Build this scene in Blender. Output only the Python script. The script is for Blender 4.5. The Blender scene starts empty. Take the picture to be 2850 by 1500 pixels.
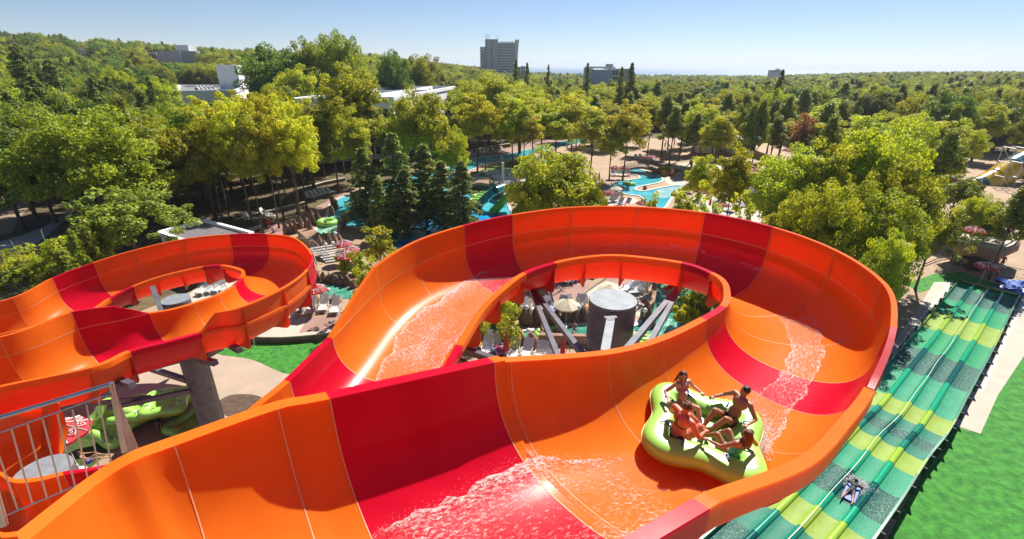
import bpy, math, random
import numpy as np
from mathutils import Vector, Matrix, Euler, noise as mnoise
random.seed(7); np.random.seed(7)
rad = math.radians
scene = bpy.context.scene
COL = scene.collection

# ------------------------------------------------------------------ camera
CAMZ = 20.0
FPX = 1327.6                      # focal length in pixels of the 2850 px wide photograph
PITCH = rad(23.08); ROLL = rad(.54)
FW = Vector((0, math.cos(PITCH), -math.sin(PITCH)))
_u = Vector((0, math.sin(PITCH), math.cos(PITCH))); _r = Vector((1, 0, 0))
RT = _r*math.cos(ROLL) + _u*math.sin(ROLL)
UP = -_r*math.sin(ROLL) + _u*math.cos(ROLL)
CAM = Vector((0, 0, CAMZ))
cd = bpy.data.cameras.new('camera'); cam = bpy.data.objects.new('camera', cd); COL.objects.link(cam)
cd.sensor_width = 36; cd.lens = 36*FPX/2850; cd.clip_start = .1; cd.clip_end = 60000
M = Matrix.Identity(4)
for i in range(3):
    M[i][0] = RT[i]; M[i][1] = UP[i]; M[i][2] = -FW[i]; M[i][3] = CAM[i]
cam.matrix_world = M
scene.camera = cam

def ray(x, y): return FW + RT*((x-1425)/FPX) - UP*((y-750)/FPX)
def at(x, y, z=0.0):
    """point of the place at height z that the photograph shows at pixel x, y"""
    d = ray(x, y); return CAM + d*((z-CAMZ)/d.z)
def dep(x, y, t): return CAM + ray(x, y)*t
def proj(p):
    v = Vector(p)-CAM; t = v.dot(FW); return (1425+v.dot(RT)/t*FPX, 750-v.dot(UP)/t*FPX, t)

# ------------------------------------------------------------------ sky, sun, exposure
SUN_AZ = rad(33)      # right of straight ahead (+Y)
SUN_EL = rad(47)
w = bpy.data.worlds.new('World'); scene.world = w; w.use_nodes = True
nt = w.node_tree; nt.nodes.clear()
sky = nt.nodes.new('ShaderNodeTexSky'); sky.sky_type = 'NISHITA'; sky.sun_disc = False
sky.sun_elevation = SUN_EL; sky.sun_rotation = SUN_AZ; sky.altitude = 100
sky.air_density = .8; sky.dust_density = .0; sky.ozone_density = 2.0
tint = nt.nodes.new('ShaderNodeMixRGB'); tint.blend_type = 'MULTIPLY'; tint.inputs[0].default_value = 1; tint.inputs[2].default_value = (.96, 1.0, 1.14, 1)
bg = nt.nodes.new('ShaderNodeBackground'); bg.inputs[1].default_value = .052
wo = nt.nodes.new('ShaderNodeOutputWorld')
nt.links.new(sky.outputs[0], tint.inputs[1]); nt.links.new(tint.outputs[0], bg.inputs[0]); nt.links.new(bg.outputs[0], wo.inputs[0])
sl = bpy.data.lights.new('sun', 'SUN'); sl.energy = 5; sl.angle = rad(.53); sl.color = (1, .95, .87)
so = bpy.data.objects.new('sun', sl); COL.objects.link(so)
sd = Vector((math.sin(SUN_AZ)*math.cos(SUN_EL), math.cos(SUN_AZ)*math.cos(SUN_EL), math.sin(SUN_EL)))
so.rotation_euler = sd.to_track_quat('Z', 'Y').to_euler()
so.location = (0, 0, 80)
vs = scene.view_settings; vs.view_transform = 'Standard'; vs.look = 'None'; vs.exposure = 0.82; vs.gamma = 1
vs.use_curve_mapping = False
scene.cycles.max_bounces = 8; scene.cycles.diffuse_bounces = 4; scene.cycles.transparent_max_bounces = 12
scene.cycles.volume_bounces = 0

# ------------------------------------------------------------------ helpers
def tag(o, label=None, cat=None, group=None, kind=None):
    if label: o['label'] = label
    if cat: o['category'] = cat
    if group: o['group'] = group
    if kind: o['kind'] = kind
    return o
def thing(name, label, cat, loc=(0, 0, 0), group=None, rz=0):
    o = bpy.data.objects.new(name, None); COL.objects.link(o); o.empty_display_size = .2
    o.location = loc; o.rotation_euler = (0, 0, rz)
    return tag(o, label, cat, group)
def origin(o):
    v = Vector((0, 0, 0))
    while o is not None: v = v + o.location; o = o.parent
    return v

class MB:
    """collects vertices and faces, builds ONE mesh object"""
    def __init__(s): s.v = []; s.f = []; s.m = []; s.uv = None
    def add(s, vs, fs, m=0):
        n = len(s.v); s.v += [tuple(p) for p in vs]
        s.f += [tuple(i+n for i in f) for f in fs]; s.m += [m]*len(fs); return s
    def box(s, c, d, rot=None, m=0, taper=1.0):
        x, y, z = d[0]/2, d[1]/2, d[2]/2; c = Vector(c)
        P = [Vector((a*x*(taper if k > 0 else 1), b*y*(taper if k > 0 else 1), k*z)) for k in (-1, 1) for b in (-1, 1) for a in (-1, 1)]
        if rot is not None:
            R_ = rot if isinstance(rot, Matrix) else Matrix.Rotation(rot, 3, 'Z')
            P = [R_ @ p for p in P]
        s.add([p+c for p in P], [(0, 2, 3, 1), (4, 5, 7, 6), (0, 1, 5, 4), (2, 6, 7, 3), (0, 4, 6, 2), (1, 3, 7, 5)], m); return s
    def bar(s, a, b, w_, h_, m=0):
        a = Vector(a); b = Vector(b); d = b-a; L = d.length; z = d.normalized()
        x = z.cross(Vector((0, 0, 1)));
        if x.length < 1e-4: x = Vector((1, 0, 0))
        x.normalize(); y = z.cross(x)
        R_ = Matrix((x, y, z)).transposed()
        return s.box((a+b)/2, (w_, h_, L), R_, m)
    def tube(s, pts, r, n=8, m=0, cap=True, closed=False):
        pts = [Vector(p) for p in pts]; N = len(pts)
        rs = r if hasattr(r, '__len__') else [r]*N
        V = []; up = None
        for i, p in enumerate(pts):
            if closed: t = pts[(i+1) % N]-pts[i-1]
            else: t = pts[min(i+1, N-1)]-pts[max(i-1, 0)]
            t.normalize()
            if up is None:
                up = Vector((0, 0, 1)) if abs(t.z) < .9 else Vector((1, 0, 0))
            x = t.cross(up)
            if x.length < 1e-4: x = t.cross(Vector((0, 1, 0)))
            x.normalize(); y = x.cross(t); up = y
            for k in range(n):
                a = 2*math.pi*k/n; V.append(p+(x*math.cos(a)+y*math.sin(a))*rs[i])
        F = []
        for i in range(N if closed else N-1):
            for k in range(n):
                j = (i+1) % N
                F.append((i*n+k, i*n+(k+1) % n, j*n+(k+1) % n, j*n+k))
        if cap and not closed:
            F.append(tuple(range(n-1, -1, -1))); F.append(tuple((N-1)*n+k for k in range(n)))
        s.add(V, F, m); return s
    def lathe(s, prof, c=(0, 0, 0), n=16, m=0):
        c = Vector(c); V = []; F = []
        for (r, z) in prof:
            for k in range(n):
                a = 2*math.pi*k/n; V.append(c+Vector((r*math.cos(a), r*math.sin(a), z)))
        for i in range(len(prof)-1):
            for k in range(n): F.append((i*n+k, i*n+(k+1) % n, (i+1)*n+(k+1) % n, (i+1)*n+k))
        if prof[0][0] > 1e-5: F.append(tuple(range(n-1, -1, -1)))
        if prof[-1][0] > 1e-5: F.append(tuple((len(prof)-1)*n+k for k in range(n)))
        s.add(V, F, m); return s
    def ell(s, c, r, n=10, k=7, m=0, rot=None):
        c = Vector(c); V = []; F = []
        for i in range(k+1):
            th = math.pi*i/k
            for j in range(n):
                a = 2*math.pi*j/n; p = Vector((r[0]*math.sin(th)*math.cos(a), r[1]*math.sin(th)*math.sin(a), -r[2]*math.cos(th)))
                if rot is not None: p = rot @ p
                V.append(c+p)
        for i in range(k):
            for j in range(n): F.append((i*n+j, i*n+(j+1) % n, (i+1)*n+(j+1) % n, (i+1)*n+j))
        s.add(V, F, m); return s
    def prism(s, poly, z0, z1, m=0):
        n = len(poly); A = sum(poly[i][0]*poly[(i+1) % n][1]-poly[(i+1) % n][0]*poly[i][1] for i in range(n))
        if A < 0: poly = poly[::-1]
        V = [(p[0], p[1], z0) for p in poly]+[(p[0], p[1], z1) for p in poly]
        F = [tuple(range(n-1, -1, -1)), tuple(range(n, 2*n))]+[(i, (i+1) % n, n+(i+1) % n, n+i) for i in range(n)]
        s.add(V, F, m); return s
    def grid(s, P, m=0, closed=False):
        """P[i][j] points"""
        n = len(P); k = len(P[0]); V = [p for row in P for p in row]; F = []
        for i in range(n-1):
            for j in range(k if closed else k-1): F.append((i*k+j, i*k+(j+1) % k, (i+1)*k+(j+1) % k, (i+1)*k+j))
        s.add(V, F, m); return s
    def mesh(s, name, mats, off=Vector((0, 0, 0)), smooth=True):
        me = bpy.data.meshes.new(name)
        o_ = tuple(off)
        me.from_pydata([(a-o_[0], b-o_[1], c-o_[2]) for a, b, c in s.v], [], s.f)
        if not isinstance(mats, (list, tuple)): mats = [mats]
        for m_ in mats: me.materials.append(m_)
        if len(mats) > 1: me.polygons.foreach_set('material_index', s.m)
        if smooth: me.polygons.foreach_set('use_smooth', [True]*len(me.polygons))
        me.update()
        return me
    def build(s, name, mats, parent=None, smooth=False, angle=None, base=None):
        if parent is not None: off = origin(parent)
        elif base is not None: off = Vector(base)
        else: off = Vector((0, 0, 0))
        me = s.mesh(name, mats, off, smooth or angle is not None)
        if angle is not None: me.set_sharp_from_angle(angle=rad(angle))
        o = bpy.data.objects.new(name, me); COL.objects.link(o); o.parent = parent
        if base is not None and parent is None: o.location = base
        return o

def kids(o): return list(o.children)
def copy_tree(o, loc=None, rz=None, sc=None, parent=None):
    c = o.copy(); COL.objects.link(c); c.parent = parent
    for ch in kids(o): copy_tree(ch, parent=c)
    if loc is not None: c.location = loc
    if rz is not None: c.rotation_euler = (0, 0, rz)
    if sc is not None: c.scale = (sc, sc, sc) if not hasattr(sc, '__len__') else sc
    return c
class Proto:
    """first use moves the original, later uses copy it"""
    def __init__(s, o): s.o = o; s.used = False
    def put(s, loc, rz=0, sc=None, label=None, group=None):
        if not s.used:
            s.used = True; c = s.o; c.location = loc; c.rotation_euler = (0, 0, rz)
            if sc is not None: c.scale = (sc, sc, sc) if not hasattr(sc, '__len__') else sc
            s.src = None
        else:
            c = copy_tree(s.o, loc, rz, sc if sc is not None else 1)
        if label: c['label'] = label
        if group: c['group'] = group
        return c

# ------------------------------------------------------------------ materials
def lin(h):
    c = [int(h[i:i+2], 16)/255 for i in (0, 2, 4)]
    return tuple(x/12.92 if x <= .04045 else ((x+.055)/1.055)**2.4 for x in c)
def nodes(name):
    m = bpy.data.materials.new(name); m.use_nodes = True; n = m.node_tree
    return m, n, n.nodes['Principled BSDF'], n.nodes['Material Output']
def mat(name, col, rough=.6, var=.15, scale=3.0, bump=0.0, bscale=20.0, metal=0.0, coat=0.0, spec=.5, col2=None, dist=.02, stretch=None, gen='Object', k=.80):
    col = tuple(c*k for c in col); col2 = tuple(c*k for c in col2) if col2 else None
    m, n, b, out = nodes(name)
    tc = n.nodes.new('ShaderNodeTexCoord'); src = tc.outputs[gen]
    if stretch:
        mp = n.nodes.new('ShaderNodeMapping'); mp.inputs['Scale'].default_value = stretch
        n.links.new(src, mp.inputs[0]); src = mp.outputs[0]
    nz = n.nodes.new('ShaderNodeTexNoise'); nz.inputs['Scale'].default_value = scale; nz.inputs['Detail'].default_value = 6
    nz.inputs['Roughness'].default_value = .6
    n.links.new(src, nz.inputs['Vector'])
    cr = n.nodes.new('ShaderNodeValToRGB'); cr.color_ramp.elements[0].position = .35; cr.color_ramp.elements[1].position = .68
    a = col2 if col2 else tuple(c*(1-var) for c in col); bb = col if col2 else tuple(min(1, c*(1+var)) for c in col)
    cr.color_ramp.elements[0].color = (*a, 1); cr.color_ramp.elements[1].color = (*bb, 1)
    n.links.new(nz.outputs[0], cr.inputs[0]); n.links.new(cr.outputs[0], b.inputs['Base Color'])
    b.inputs['Roughness'].default_value = rough; b.inputs['Metallic'].default_value = metal
    b.inputs['Coat Weight'].default_value = coat; b.inputs['Coat Roughness'].default_value = .06
    b.inputs['Specular IOR Level'].default_value = spec
    if bump:
        n2 = n.nodes.new('ShaderNodeTexNoise'); n2.inputs['Scale'].default_value = bscale; n2.inputs['Detail'].default_value = 5
        n.links.new(src, n2.inputs['Vector'])
        bp = n.nodes.new('ShaderNodeBump'); bp.inputs['Strength'].default_value = bump; bp.inputs['Distance'].default_value = dist
        n.links.new(n2.outputs[0], bp.inputs['Height']); n.links.new(bp.outputs[0], b.inputs['Normal'])
    return m
def plain(name, col, rough=.5, **k): return mat(name, col, rough, var=.06, **k)
# ================================================================== ground, terrain, sea, water, paving
def sstep(t): t = max(0, min(1, t)); return t*t*(3-2*t)
def interp(x, xs, ys):
    for i in range(len(xs)-1):
        if x <= xs[i+1]:
            t = max(0, (x-xs[i])/(xs[i+1]-xs[i])); return ys[i]*(1-t)+ys[i+1]*t
    return ys[-1]
def terrain(x, y):
    if y < 20: return 0.0
    az = math.degrees(math.atan2(x, y))
    A = interp(az, [-90, -50, -30, -14, -5, 1, 10, 26, 36, 48, 90], [34, 32, 17, 13, 5, -3, -6, -5, 2, 5, 6])
    s0 = interp(az, [-90, -35, -10, 90], [75, 100, 130, 160])
    return A*sstep((y-s0)/380)
FLOOR = mat('forest_floor_leaf_litter', (.23, .15, .065), .95, col2=(.075, .06, .028), scale=.5, bump=.6, bscale=4, dist=.1)
PAVE = mat('tan_stamped_concrete', (.46, .31, .19), .85, var=.13, scale=.3, bump=.25, bscale=3)
PALE = mat('cream_concrete', (.60, .53, .43), .85, var=.07, scale=.8, bump=.15, bscale=4)
ROSE = mat('rosy_paving', (.40, .235, .19), .85, var=.12, scale=.6, bump=.2, bscale=4)
SAND = mat('dry_bare_earth', (.42, .30, .19), .95, var=.12, scale=.25, bump=.3, bscale=2)
TURF = mat('bright_green_turf', (.075, .37, .035), .9, col2=(.022, .17, .012), scale=2.2, bump=1, bscale=14, dist=.05)
LAWN = mat('dry_green_lawn', (.16, .22, .03), .9, col2=(.09, .14, .02), scale=.6, bump=.6, bscale=10, dist=.05)
OLIVE = mat('olive_green_carpet', (.06, .10, .015), .95, var=.15, scale=4, bump=.3, bscale=40)
SOIL = mat('dark_soil', (.13, .085, .055), .95, var=.3, scale=3, bump=.8, bscale=8, dist=.05)
GREYC = mat('light_grey_concrete', (.50, .47, .43), .8, var=.08, scale=.7, bump=.15, bscale=5)
DARKP = mat('dark_wet_joint', (.13, .10, .08), .8, var=.2)
xs = [-2600, -1600]+[-1000+25*i for i in range(81)]+[1600, 2600]
ys = [-80, -20]+[20+20*i for i in range(60)]
g = MB(); g.grid([[(x, y, terrain(x, y)-(0 if y < 1180 else 4)) for x in reversed(xs)] for y in ys])
tag(g.build('ground', FLOOR, smooth=True), kind='structure')
SEA = mat('sea_water', (.05, .16, .30), .35, var=.05, scale=.01)
g = MB(); g.add([(-60000, 1100, -6), (60000, 1100, -6), (60000, 55000, -6), (-60000, 55000, -6)], [(0, 1, 2, 3)])
tag(g.build('sea', SEA), kind='structure')
def sheet(name, px, m, z, world=False):
    P = [Vector((a, b, z)) if world else at(a, b, z) for a, b in px]
    A = sum(P[i].x*P[(i+1) % len(P)].y-P[(i+1) % len(P)].x*P[i].y for i in range(len(P)))
    if A < 0: P.reverse()
    g = MB(); g.add([tuple(p) for p in P], [tuple(range(len(P)))])
    o = g.build(name, m); tag(o, kind='structure'); return o
def smoothpoly(px, k=4):
    n = len(px); out = []
    for i in range(n):
        p = [px[(i+j-1) % n] for j in range(4)]
        for t in range(k):
            u = t/k; out.append(tuple(cr(p[0][a], p[1][a], p[2][a], p[3][a], u) for a in (0, 1)))
    return out
def cr(p0, p1, p2, p3, t):
    return .5*((2*p1)+(p2-p0)*t+(2*p0-5*p1+4*p2-p3)*t*t+(3*p1-p0-3*p2+p3)*t*t*t)
sheet('park_paving', [(-900, 1500), (-500, 1120), (150, 960), (560, 800), (700, 690), (735, 650), (850, 600), (1000, 520), (1290, 443), (1500, 397), (1700, 385), (2100, 385), (2850, 430), (3400, 700), (3600, 1500)], PAVE, .004)
sheet('near_paving', [(-40, -30), (40, -30), (40, 16), (-40, 16)], PAVE, .003, world=True)
# lawns
sheet('turf_lawn', smoothpoly([(603, 984), (660, 955), (760, 951), (904, 947), (940, 950), (930, 1000), (815, 1043), (700, 1000)]), TURF, .010)
sheet('turf_lawn', [(3300, 760), (2850, 925), (2773, 1102), (2729, 1207), (2655, 1185), (2600, 1260), (2520, 1400), (2440, 1560), (3600, 1700), (4200, 1000)], TURF, .010)
sheet('turf_lawn', [(2520, 790), (2600, 762), (2680, 757), (2800, 800), (2820, 830), (2650, 785), (2560, 815)], TURF, .009)
sheet('island_lawn', smoothpoly([(1330, 485), (1345, 470), (1385, 458), (1440, 449), (1510, 443), (1560, 438), (1570, 450), (1500, 470), (1430, 484)]), LAWN, .012)
sheet('far_lawn', smoothpoly([(1040, 490), (1080, 470), (1110, 462), (1090, 480), (1050, 500)]), LAWN, .012)
sheet('olive_mat', [(150, 1235), (206, 1201), (335, 1222), (300, 1262), (232, 1318), (140, 1335)], OLIVE, .012)
sheet('concrete_pad', [(-60, 1470), (-60, 1425), (190, 1370), (330, 1400), (100, 1560)], GREYC, .010)
sheet('cream_terrace', [(727, 930), (777, 877), (858, 884), (828, 930)], PALE, .010)
sheet('rosy_terrace', [(860, 884), (975, 868), (965, 930), (830, 930)], ROSE, .010)
sheet('rosy_terrace', [(675, 930), (780, 872), (727, 930)], ROSE, .009)
sheet('cream_terrace', [(690, 835), (640, 775), (560, 785), (500, 845), (560, 870), (600, 860)], PALE, .009)
sheet('pale_apron', smoothpoly([(540, 960), (603, 985), (700, 1001), (812, 1043), (780, 1120), (700, 1180), (520, 1180), (300, 1120), (330, 1010), (430, 960)]), mat('pale_stamped_concrete', (.50, .40, .30), .85, var=.10, scale=.5, bump=.25, bscale=3), .008)
sheet('soil_bed', smoothpoly([(606, 1120), (640, 1100), (690, 1097), (728, 1106), (722, 1130), (690, 1155), (640, 1160), (612, 1145)]), SOIL, .014)
# hole of the big slide: terraces
sheet('rosy_terrace', smoothpoly([(1430, 800), (1530, 780), (1640, 782), (1600, 830), (1450, 850)]), ROSE, .009)
sheet('cream_terrace', [(1625, 810), (1690, 782), (1800, 812), (1780, 850), (1660, 850)], PALE, .010)
sheet('rosy_terrace', [(1700, 758), (1800, 765), (1790, 820), (1690, 782)], ROSE, .009)
sheet('cream_terrace', [(1775, 830), (1815, 820), (1810, 880), (1770, 880)], PALE, .011)
sheet('dark_drain', [(1623, 815), (1632, 815), (1705, 765), (1697, 764)], DARKP, .012)
sheet('cream_terrace', [(1690, 560), (1760, 548), (1780, 560), (1700, 590)], PALE, .009)
sheet('rosy_terrace', [(720, 640), (850, 590), (960, 535), (1010, 540), (925, 570), (905, 610), (800, 660)], ROSE, .009)
sheet('rosy_terrace', [(1270, 470), (1300, 452), (1450, 420), (1560, 395), (1560, 385), (1440, 405), (1290, 440), (1240, 462)], ROSE, .010)
sheet('cream_terrace', smoothpoly([(1850, 470), (1900, 455), (1990, 450), (2060, 455), (2000, 500), (1920, 520), (1870, 515), (1850, 500)]), PALE, .009)
sheet('cream_terrace', [(2050, 480), (2180, 470), (2260, 520), (2200, 620), (2080, 660), (1950, 640), (1900, 560)], PALE, .007)
sheet('bare_yard', [(-300, 560), (-100, 530), (60, 532), (95, 560), (60, 600), (30, 650), (-200, 680)], SAND, .012)
sheet('grey_path', [(-60, 690), (60, 655), (120, 632), (170, 600), (205, 585), (200, 596), (150, 640), (60, 715), (-60, 740)], GREYC, .016)
# walkways beside the green slide
sheet('slide_walkway', [(2668, 784), (2570, 900), (2460, 1055), (2405, 1060), (2470, 980), (2560, 850), (2600, 785)], PALE, .012)
sheet('slide_walkway', [(2830, 836), (2900, 800), (3000, 800), (2850, 990), (2777, 1100), (2729, 1207), (2655, 1182), (2690, 1090), (2755, 960)], PALE, .013)
LINE = plain('white_paint', (.8, .8, .78), .6)
sheet('white_line', [(2848, 838), (2853, 838), (2735, 1090), (2728, 1090)], LINE, .018)
sheet('white_line', [(2640, 785), (2648, 785), (2495, 975), (2490, 972)], LINE, .018)

# ---- pools and the lazy river
def watermat(name, c1, c2, scale=.6, foam=.0, bump=.35):
    m, n, b, out = nodes(name)
    tc = n.nodes.new('ShaderNodeTexCoord')
    nz = n.nodes.new('ShaderNodeTexNoise'); nz.inputs['Scale'].default_value = scale; nz.inputs['Detail'].default_value = 4
    n.links.new(tc.outputs['Object'], nz.inputs['Vector'])
    c = n.nodes.new('ShaderNodeValToRGB'); c.color_ramp.elements[0].position = .35; c.color_ramp.elements[1].position = .7
    c.color_ramp.elements[0].color = (*c1, 1); c.color_ramp.elements[1].color = (*c2, 1); n.links.new(nz.outputs[0], c.inputs[0])
    if foam:
        e = c.color_ramp.elements.new(.7+foam); e.color = (.75, .85, .85, 1)
    n.links.new(c.outputs[0], b.inputs['Base Color']); b.inputs['Roughness'].default_value = .08; b.inputs['IOR'].default_value = 1.33
    n2 = n.nodes.new('ShaderNodeTexNoise'); n2.inputs['Scale'].default_value = 2.2; n2.inputs['Detail'].default_value = 5; n2.inputs['Distortion'].default_value = 1
    n.links.new(tc.outputs['Object'], n2.inputs['Vector'])
    bp = n.nodes.new('ShaderNodeBump'); bp.inputs['Strength'].default_value = bump; bp.inputs['Distance'].default_value = .15
    n.links.new(n2.outputs[0], bp.inputs['Height']); n.links.new(bp.outputs[0], b.inputs['Normal'])
    return m
WBLUE = watermat('turquoise_pool_water', (.03, .34, .42), (.12, .50, .56), .5)
WDEEP = watermat('deep_blue_pool_water', (.0, .16, .42), (.02, .34, .62), .4)
WGRN = watermat('green_river_water', (.03, .20, .13), (.12, .36, .26), .9, foam=.12, bump=.6)
WPALE = watermat('pale_shallow_water', (.25, .48, .52), (.45, .65, .66), .6)
EDGE = plain('white_pool_edge', (.66, .64, .58), .7)
def pool(name, px, m, edge=True, z=.02, k=4, w_=.35):
    q = smoothpoly(px, k); sheet(name, q, m, z)
    if edge:
        P = [at(a, b, 0) for a, b in q]; n = len(P); rows = []
        A = sum(P[i].x*P[(i+1) % n].y-P[(i+1) % n].x*P[i].y for i in range(n)); sg = 1 if A > 0 else -1
        for i in range(n+1):
            p = P[i % n]; t = (P[(i+1) % n]-P[i-1 if i else n-1] if i < n else P[1]-P[n-1]); t.z = 0; t.normalize()
            o_ = Vector((t.y, -t.x, 0))*sg
            rows.append([p-o_*.05+Vector((0, 0, .0)), p-o_*.05+Vector((0, 0, .12)), p+o_*w_+Vector((0, 0, .12)), p+o_*w_])
        g = MB(); g.grid(rows); e = g.build('pool_kerb', EDGE); tag(e, kind='structure')
pool('pool_water', [(872, 676), (884, 634), (912, 606), (922, 570), (963, 546), (1030, 532), (1110, 500), (1180, 475), (1245, 474), (1262, 500), (1310, 515), (1370, 520), (1400, 545), (1420, 590), (1440, 640), (1300, 680), (1180, 700), (1100, 690), (1020, 640), (950, 630), (936, 650), (905, 668)], WBLUE)
sheet('deep_pool_water', smoothpoly([(1040, 640), (1120, 600), (1260, 585), (1380, 590), (1430, 620), (1340, 670), (1150, 700), (1060, 690)]), WDEEP, .024)
pool('river_water', [(1232, 476), (1262, 462), (1300, 446), (1325, 441), (1352, 436), (1400, 431), (1440, 424), (1480, 414), (1540, 400), (1600, 388), (1640, 392), (1600, 402), (1545, 413), (1500, 424), (1440, 440), (1385, 449), (1342, 458), (1318, 470), (1280, 480)], WBLUE, z=.02)
pool('river_water', [(1747, 472), (1772, 470), (1798, 478), (1826, 486), (1843, 499), (1833, 508), (1800, 515), (1770, 522), (1768, 529), (1793, 533), (1842, 523), (1884, 517), (1893, 522), (1875, 540), (1860, 562), (1845, 580), (1810, 575), (1786, 548), (1740, 540), (1700, 522), (1706, 512), (1730, 505), (1763, 500), (1782, 496), (1776, 489), (1755, 484)], WBLUE)
sheet('shallow_pool_water', smoothpoly([(1843, 524), (1884, 518), (1893, 522), (1872, 542), (1848, 552), (1826, 545), (1822, 532)]), WPALE, .026)
pool('river_water', [(1330, 850), (1380, 850), (1420, 915), (1500, 922), (1560, 908), (1640, 905), (1760, 912), (1800, 872), (1832, 800), (1850, 745), (1960, 745), (2000, 800), (1990, 880), (1900, 940), (1800, 960), (1640, 944), (1500, 950), (1400, 945), (1320, 905)], WGRN)
pool('river_water', [(880, 805), (905, 790), (965, 795), (975, 830), (900, 822)], WGRN, edge=False)
pool('river_water', [(868, 672), (884, 636), (912, 607), (940, 604), (950, 632), (938, 650), (915, 668), (930, 690), (880, 700)], watermat('pale_green_water', (.16, .40, .30), (.35, .58, .45), 1.0, foam=.15), edge=False, z=.028)
pool('river_water', [(2150, 560), (2250, 530), (2370, 520), (2400, 560), (2330, 600), (2250, 640), (2160, 620)], WPALE)
pool('river_water', [(2560, 535), (2640, 522), (2680, 528), (2690, 545), (2620, 550)], WPALE)
# ================================================================== the two orange and red raft slides
ORG = mat('orange_gelcoat', (.95, .255, .020), .28, k=1, var=.06, scale=1.6, coat=.08, spec=.18, bump=.012, bscale=1.3, dist=.3)
RED = mat('red_gelcoat', (.66, .004, .028), .28, k=1, var=.07, scale=1.6, coat=.08, spec=.18, bump=.012, bscale=1.3, dist=.3)
def glow(m, col, fac):
    """thin fibreglass lets some red light through"""
    n = m.node_tree; b = n.nodes['Principled BSDF']; out = n.nodes['Material Output']
    t = n.nodes.new('ShaderNodeBsdfTranslucent'); t.inputs[0].default_value = (*col, 1); mx = n.nodes.new('ShaderNodeMixShader'); mx.inputs[0].default_value = fac
    n.links.new(b.outputs[0], mx.inputs[1]); n.links.new(t.outputs[0], mx.inputs[2]); n.links.new(mx.outputs[0], out.inputs[0])
ORGX = mat('orange_gelcoat_outside', (.70, .20, .03), .42, var=.12, scale=2.5)
REDX = mat('red_gelcoat_outside', (.55, .015, .03), .42, var=.12, scale=2.5)
glow(ORG, (.98, .012, .004), .5); glow(RED, (.85, .004, .02), .34); glow(ORGX, (.98, .02, .006), .48); glow(REDX, (.85, .004, .02), .34)
BEAD = plain('pale_sealant', (.86, .48, .26), .5)

def S(i, o, h, D, EI=0, EO=0, c='o', joint=True, zi=0, zo=0):
    """station across the channel: pixels of inner and outer rim, metres below the camera"""
    I = at(i[0], i[1], CAMZ-h) if len(i) == 2 else Vector(i)
    O = at(o[0], o[1], CAMZ-h) if len(o) == 2 else Vector(o)
    return dict(I=I, O=O, D=D, EI=EI, EO=EO, c=c, joint=joint)
def from_out(px, h, perp, w=3.7):
    O = at(px[0], px[1], CAMZ-h); p = Vector((perp[0], perp[1], 0)).normalized()
    return (O+p*w), O
def cr(p0, p1, p2, p3, t):
    return .5*((2*p1)+(p2-p0)*t+(2*p0-5*p1+4*p2-p3)*t*t+(3*p1-p0-3*p2+p3)*t*t*t)
NP = 26
def profile(I, O, D, out=0.0):
    """points from inner rim down and up to outer rim; out offsets the shell outwards"""
    w = O-I; W = w.length; mid = (I+O)/2; wn = w/W; P = []
    for k in range(NP+1):
        th = math.pi*k/NP; n = 2.45
        c, s_ = math.cos(th), math.sin(th)
        x = -math.copysign(abs(c)**(2/n), c); z = abs(s_)**(2/n)
        p = mid+wn*(x*W/2)+Vector((0, 0, -z*D))
        if out:
            nx = -math.copysign(abs(c)**(2-2/n), c); nz = abs(s_)**(2-2/n)*1.2
            v = (wn*nx+Vector((0, 0, -nz)))
            if v.length < 1e-3: v = Vector((0, 0, -1))
            p = p+v.normalized()*out
        P.append(p)
    return P
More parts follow.
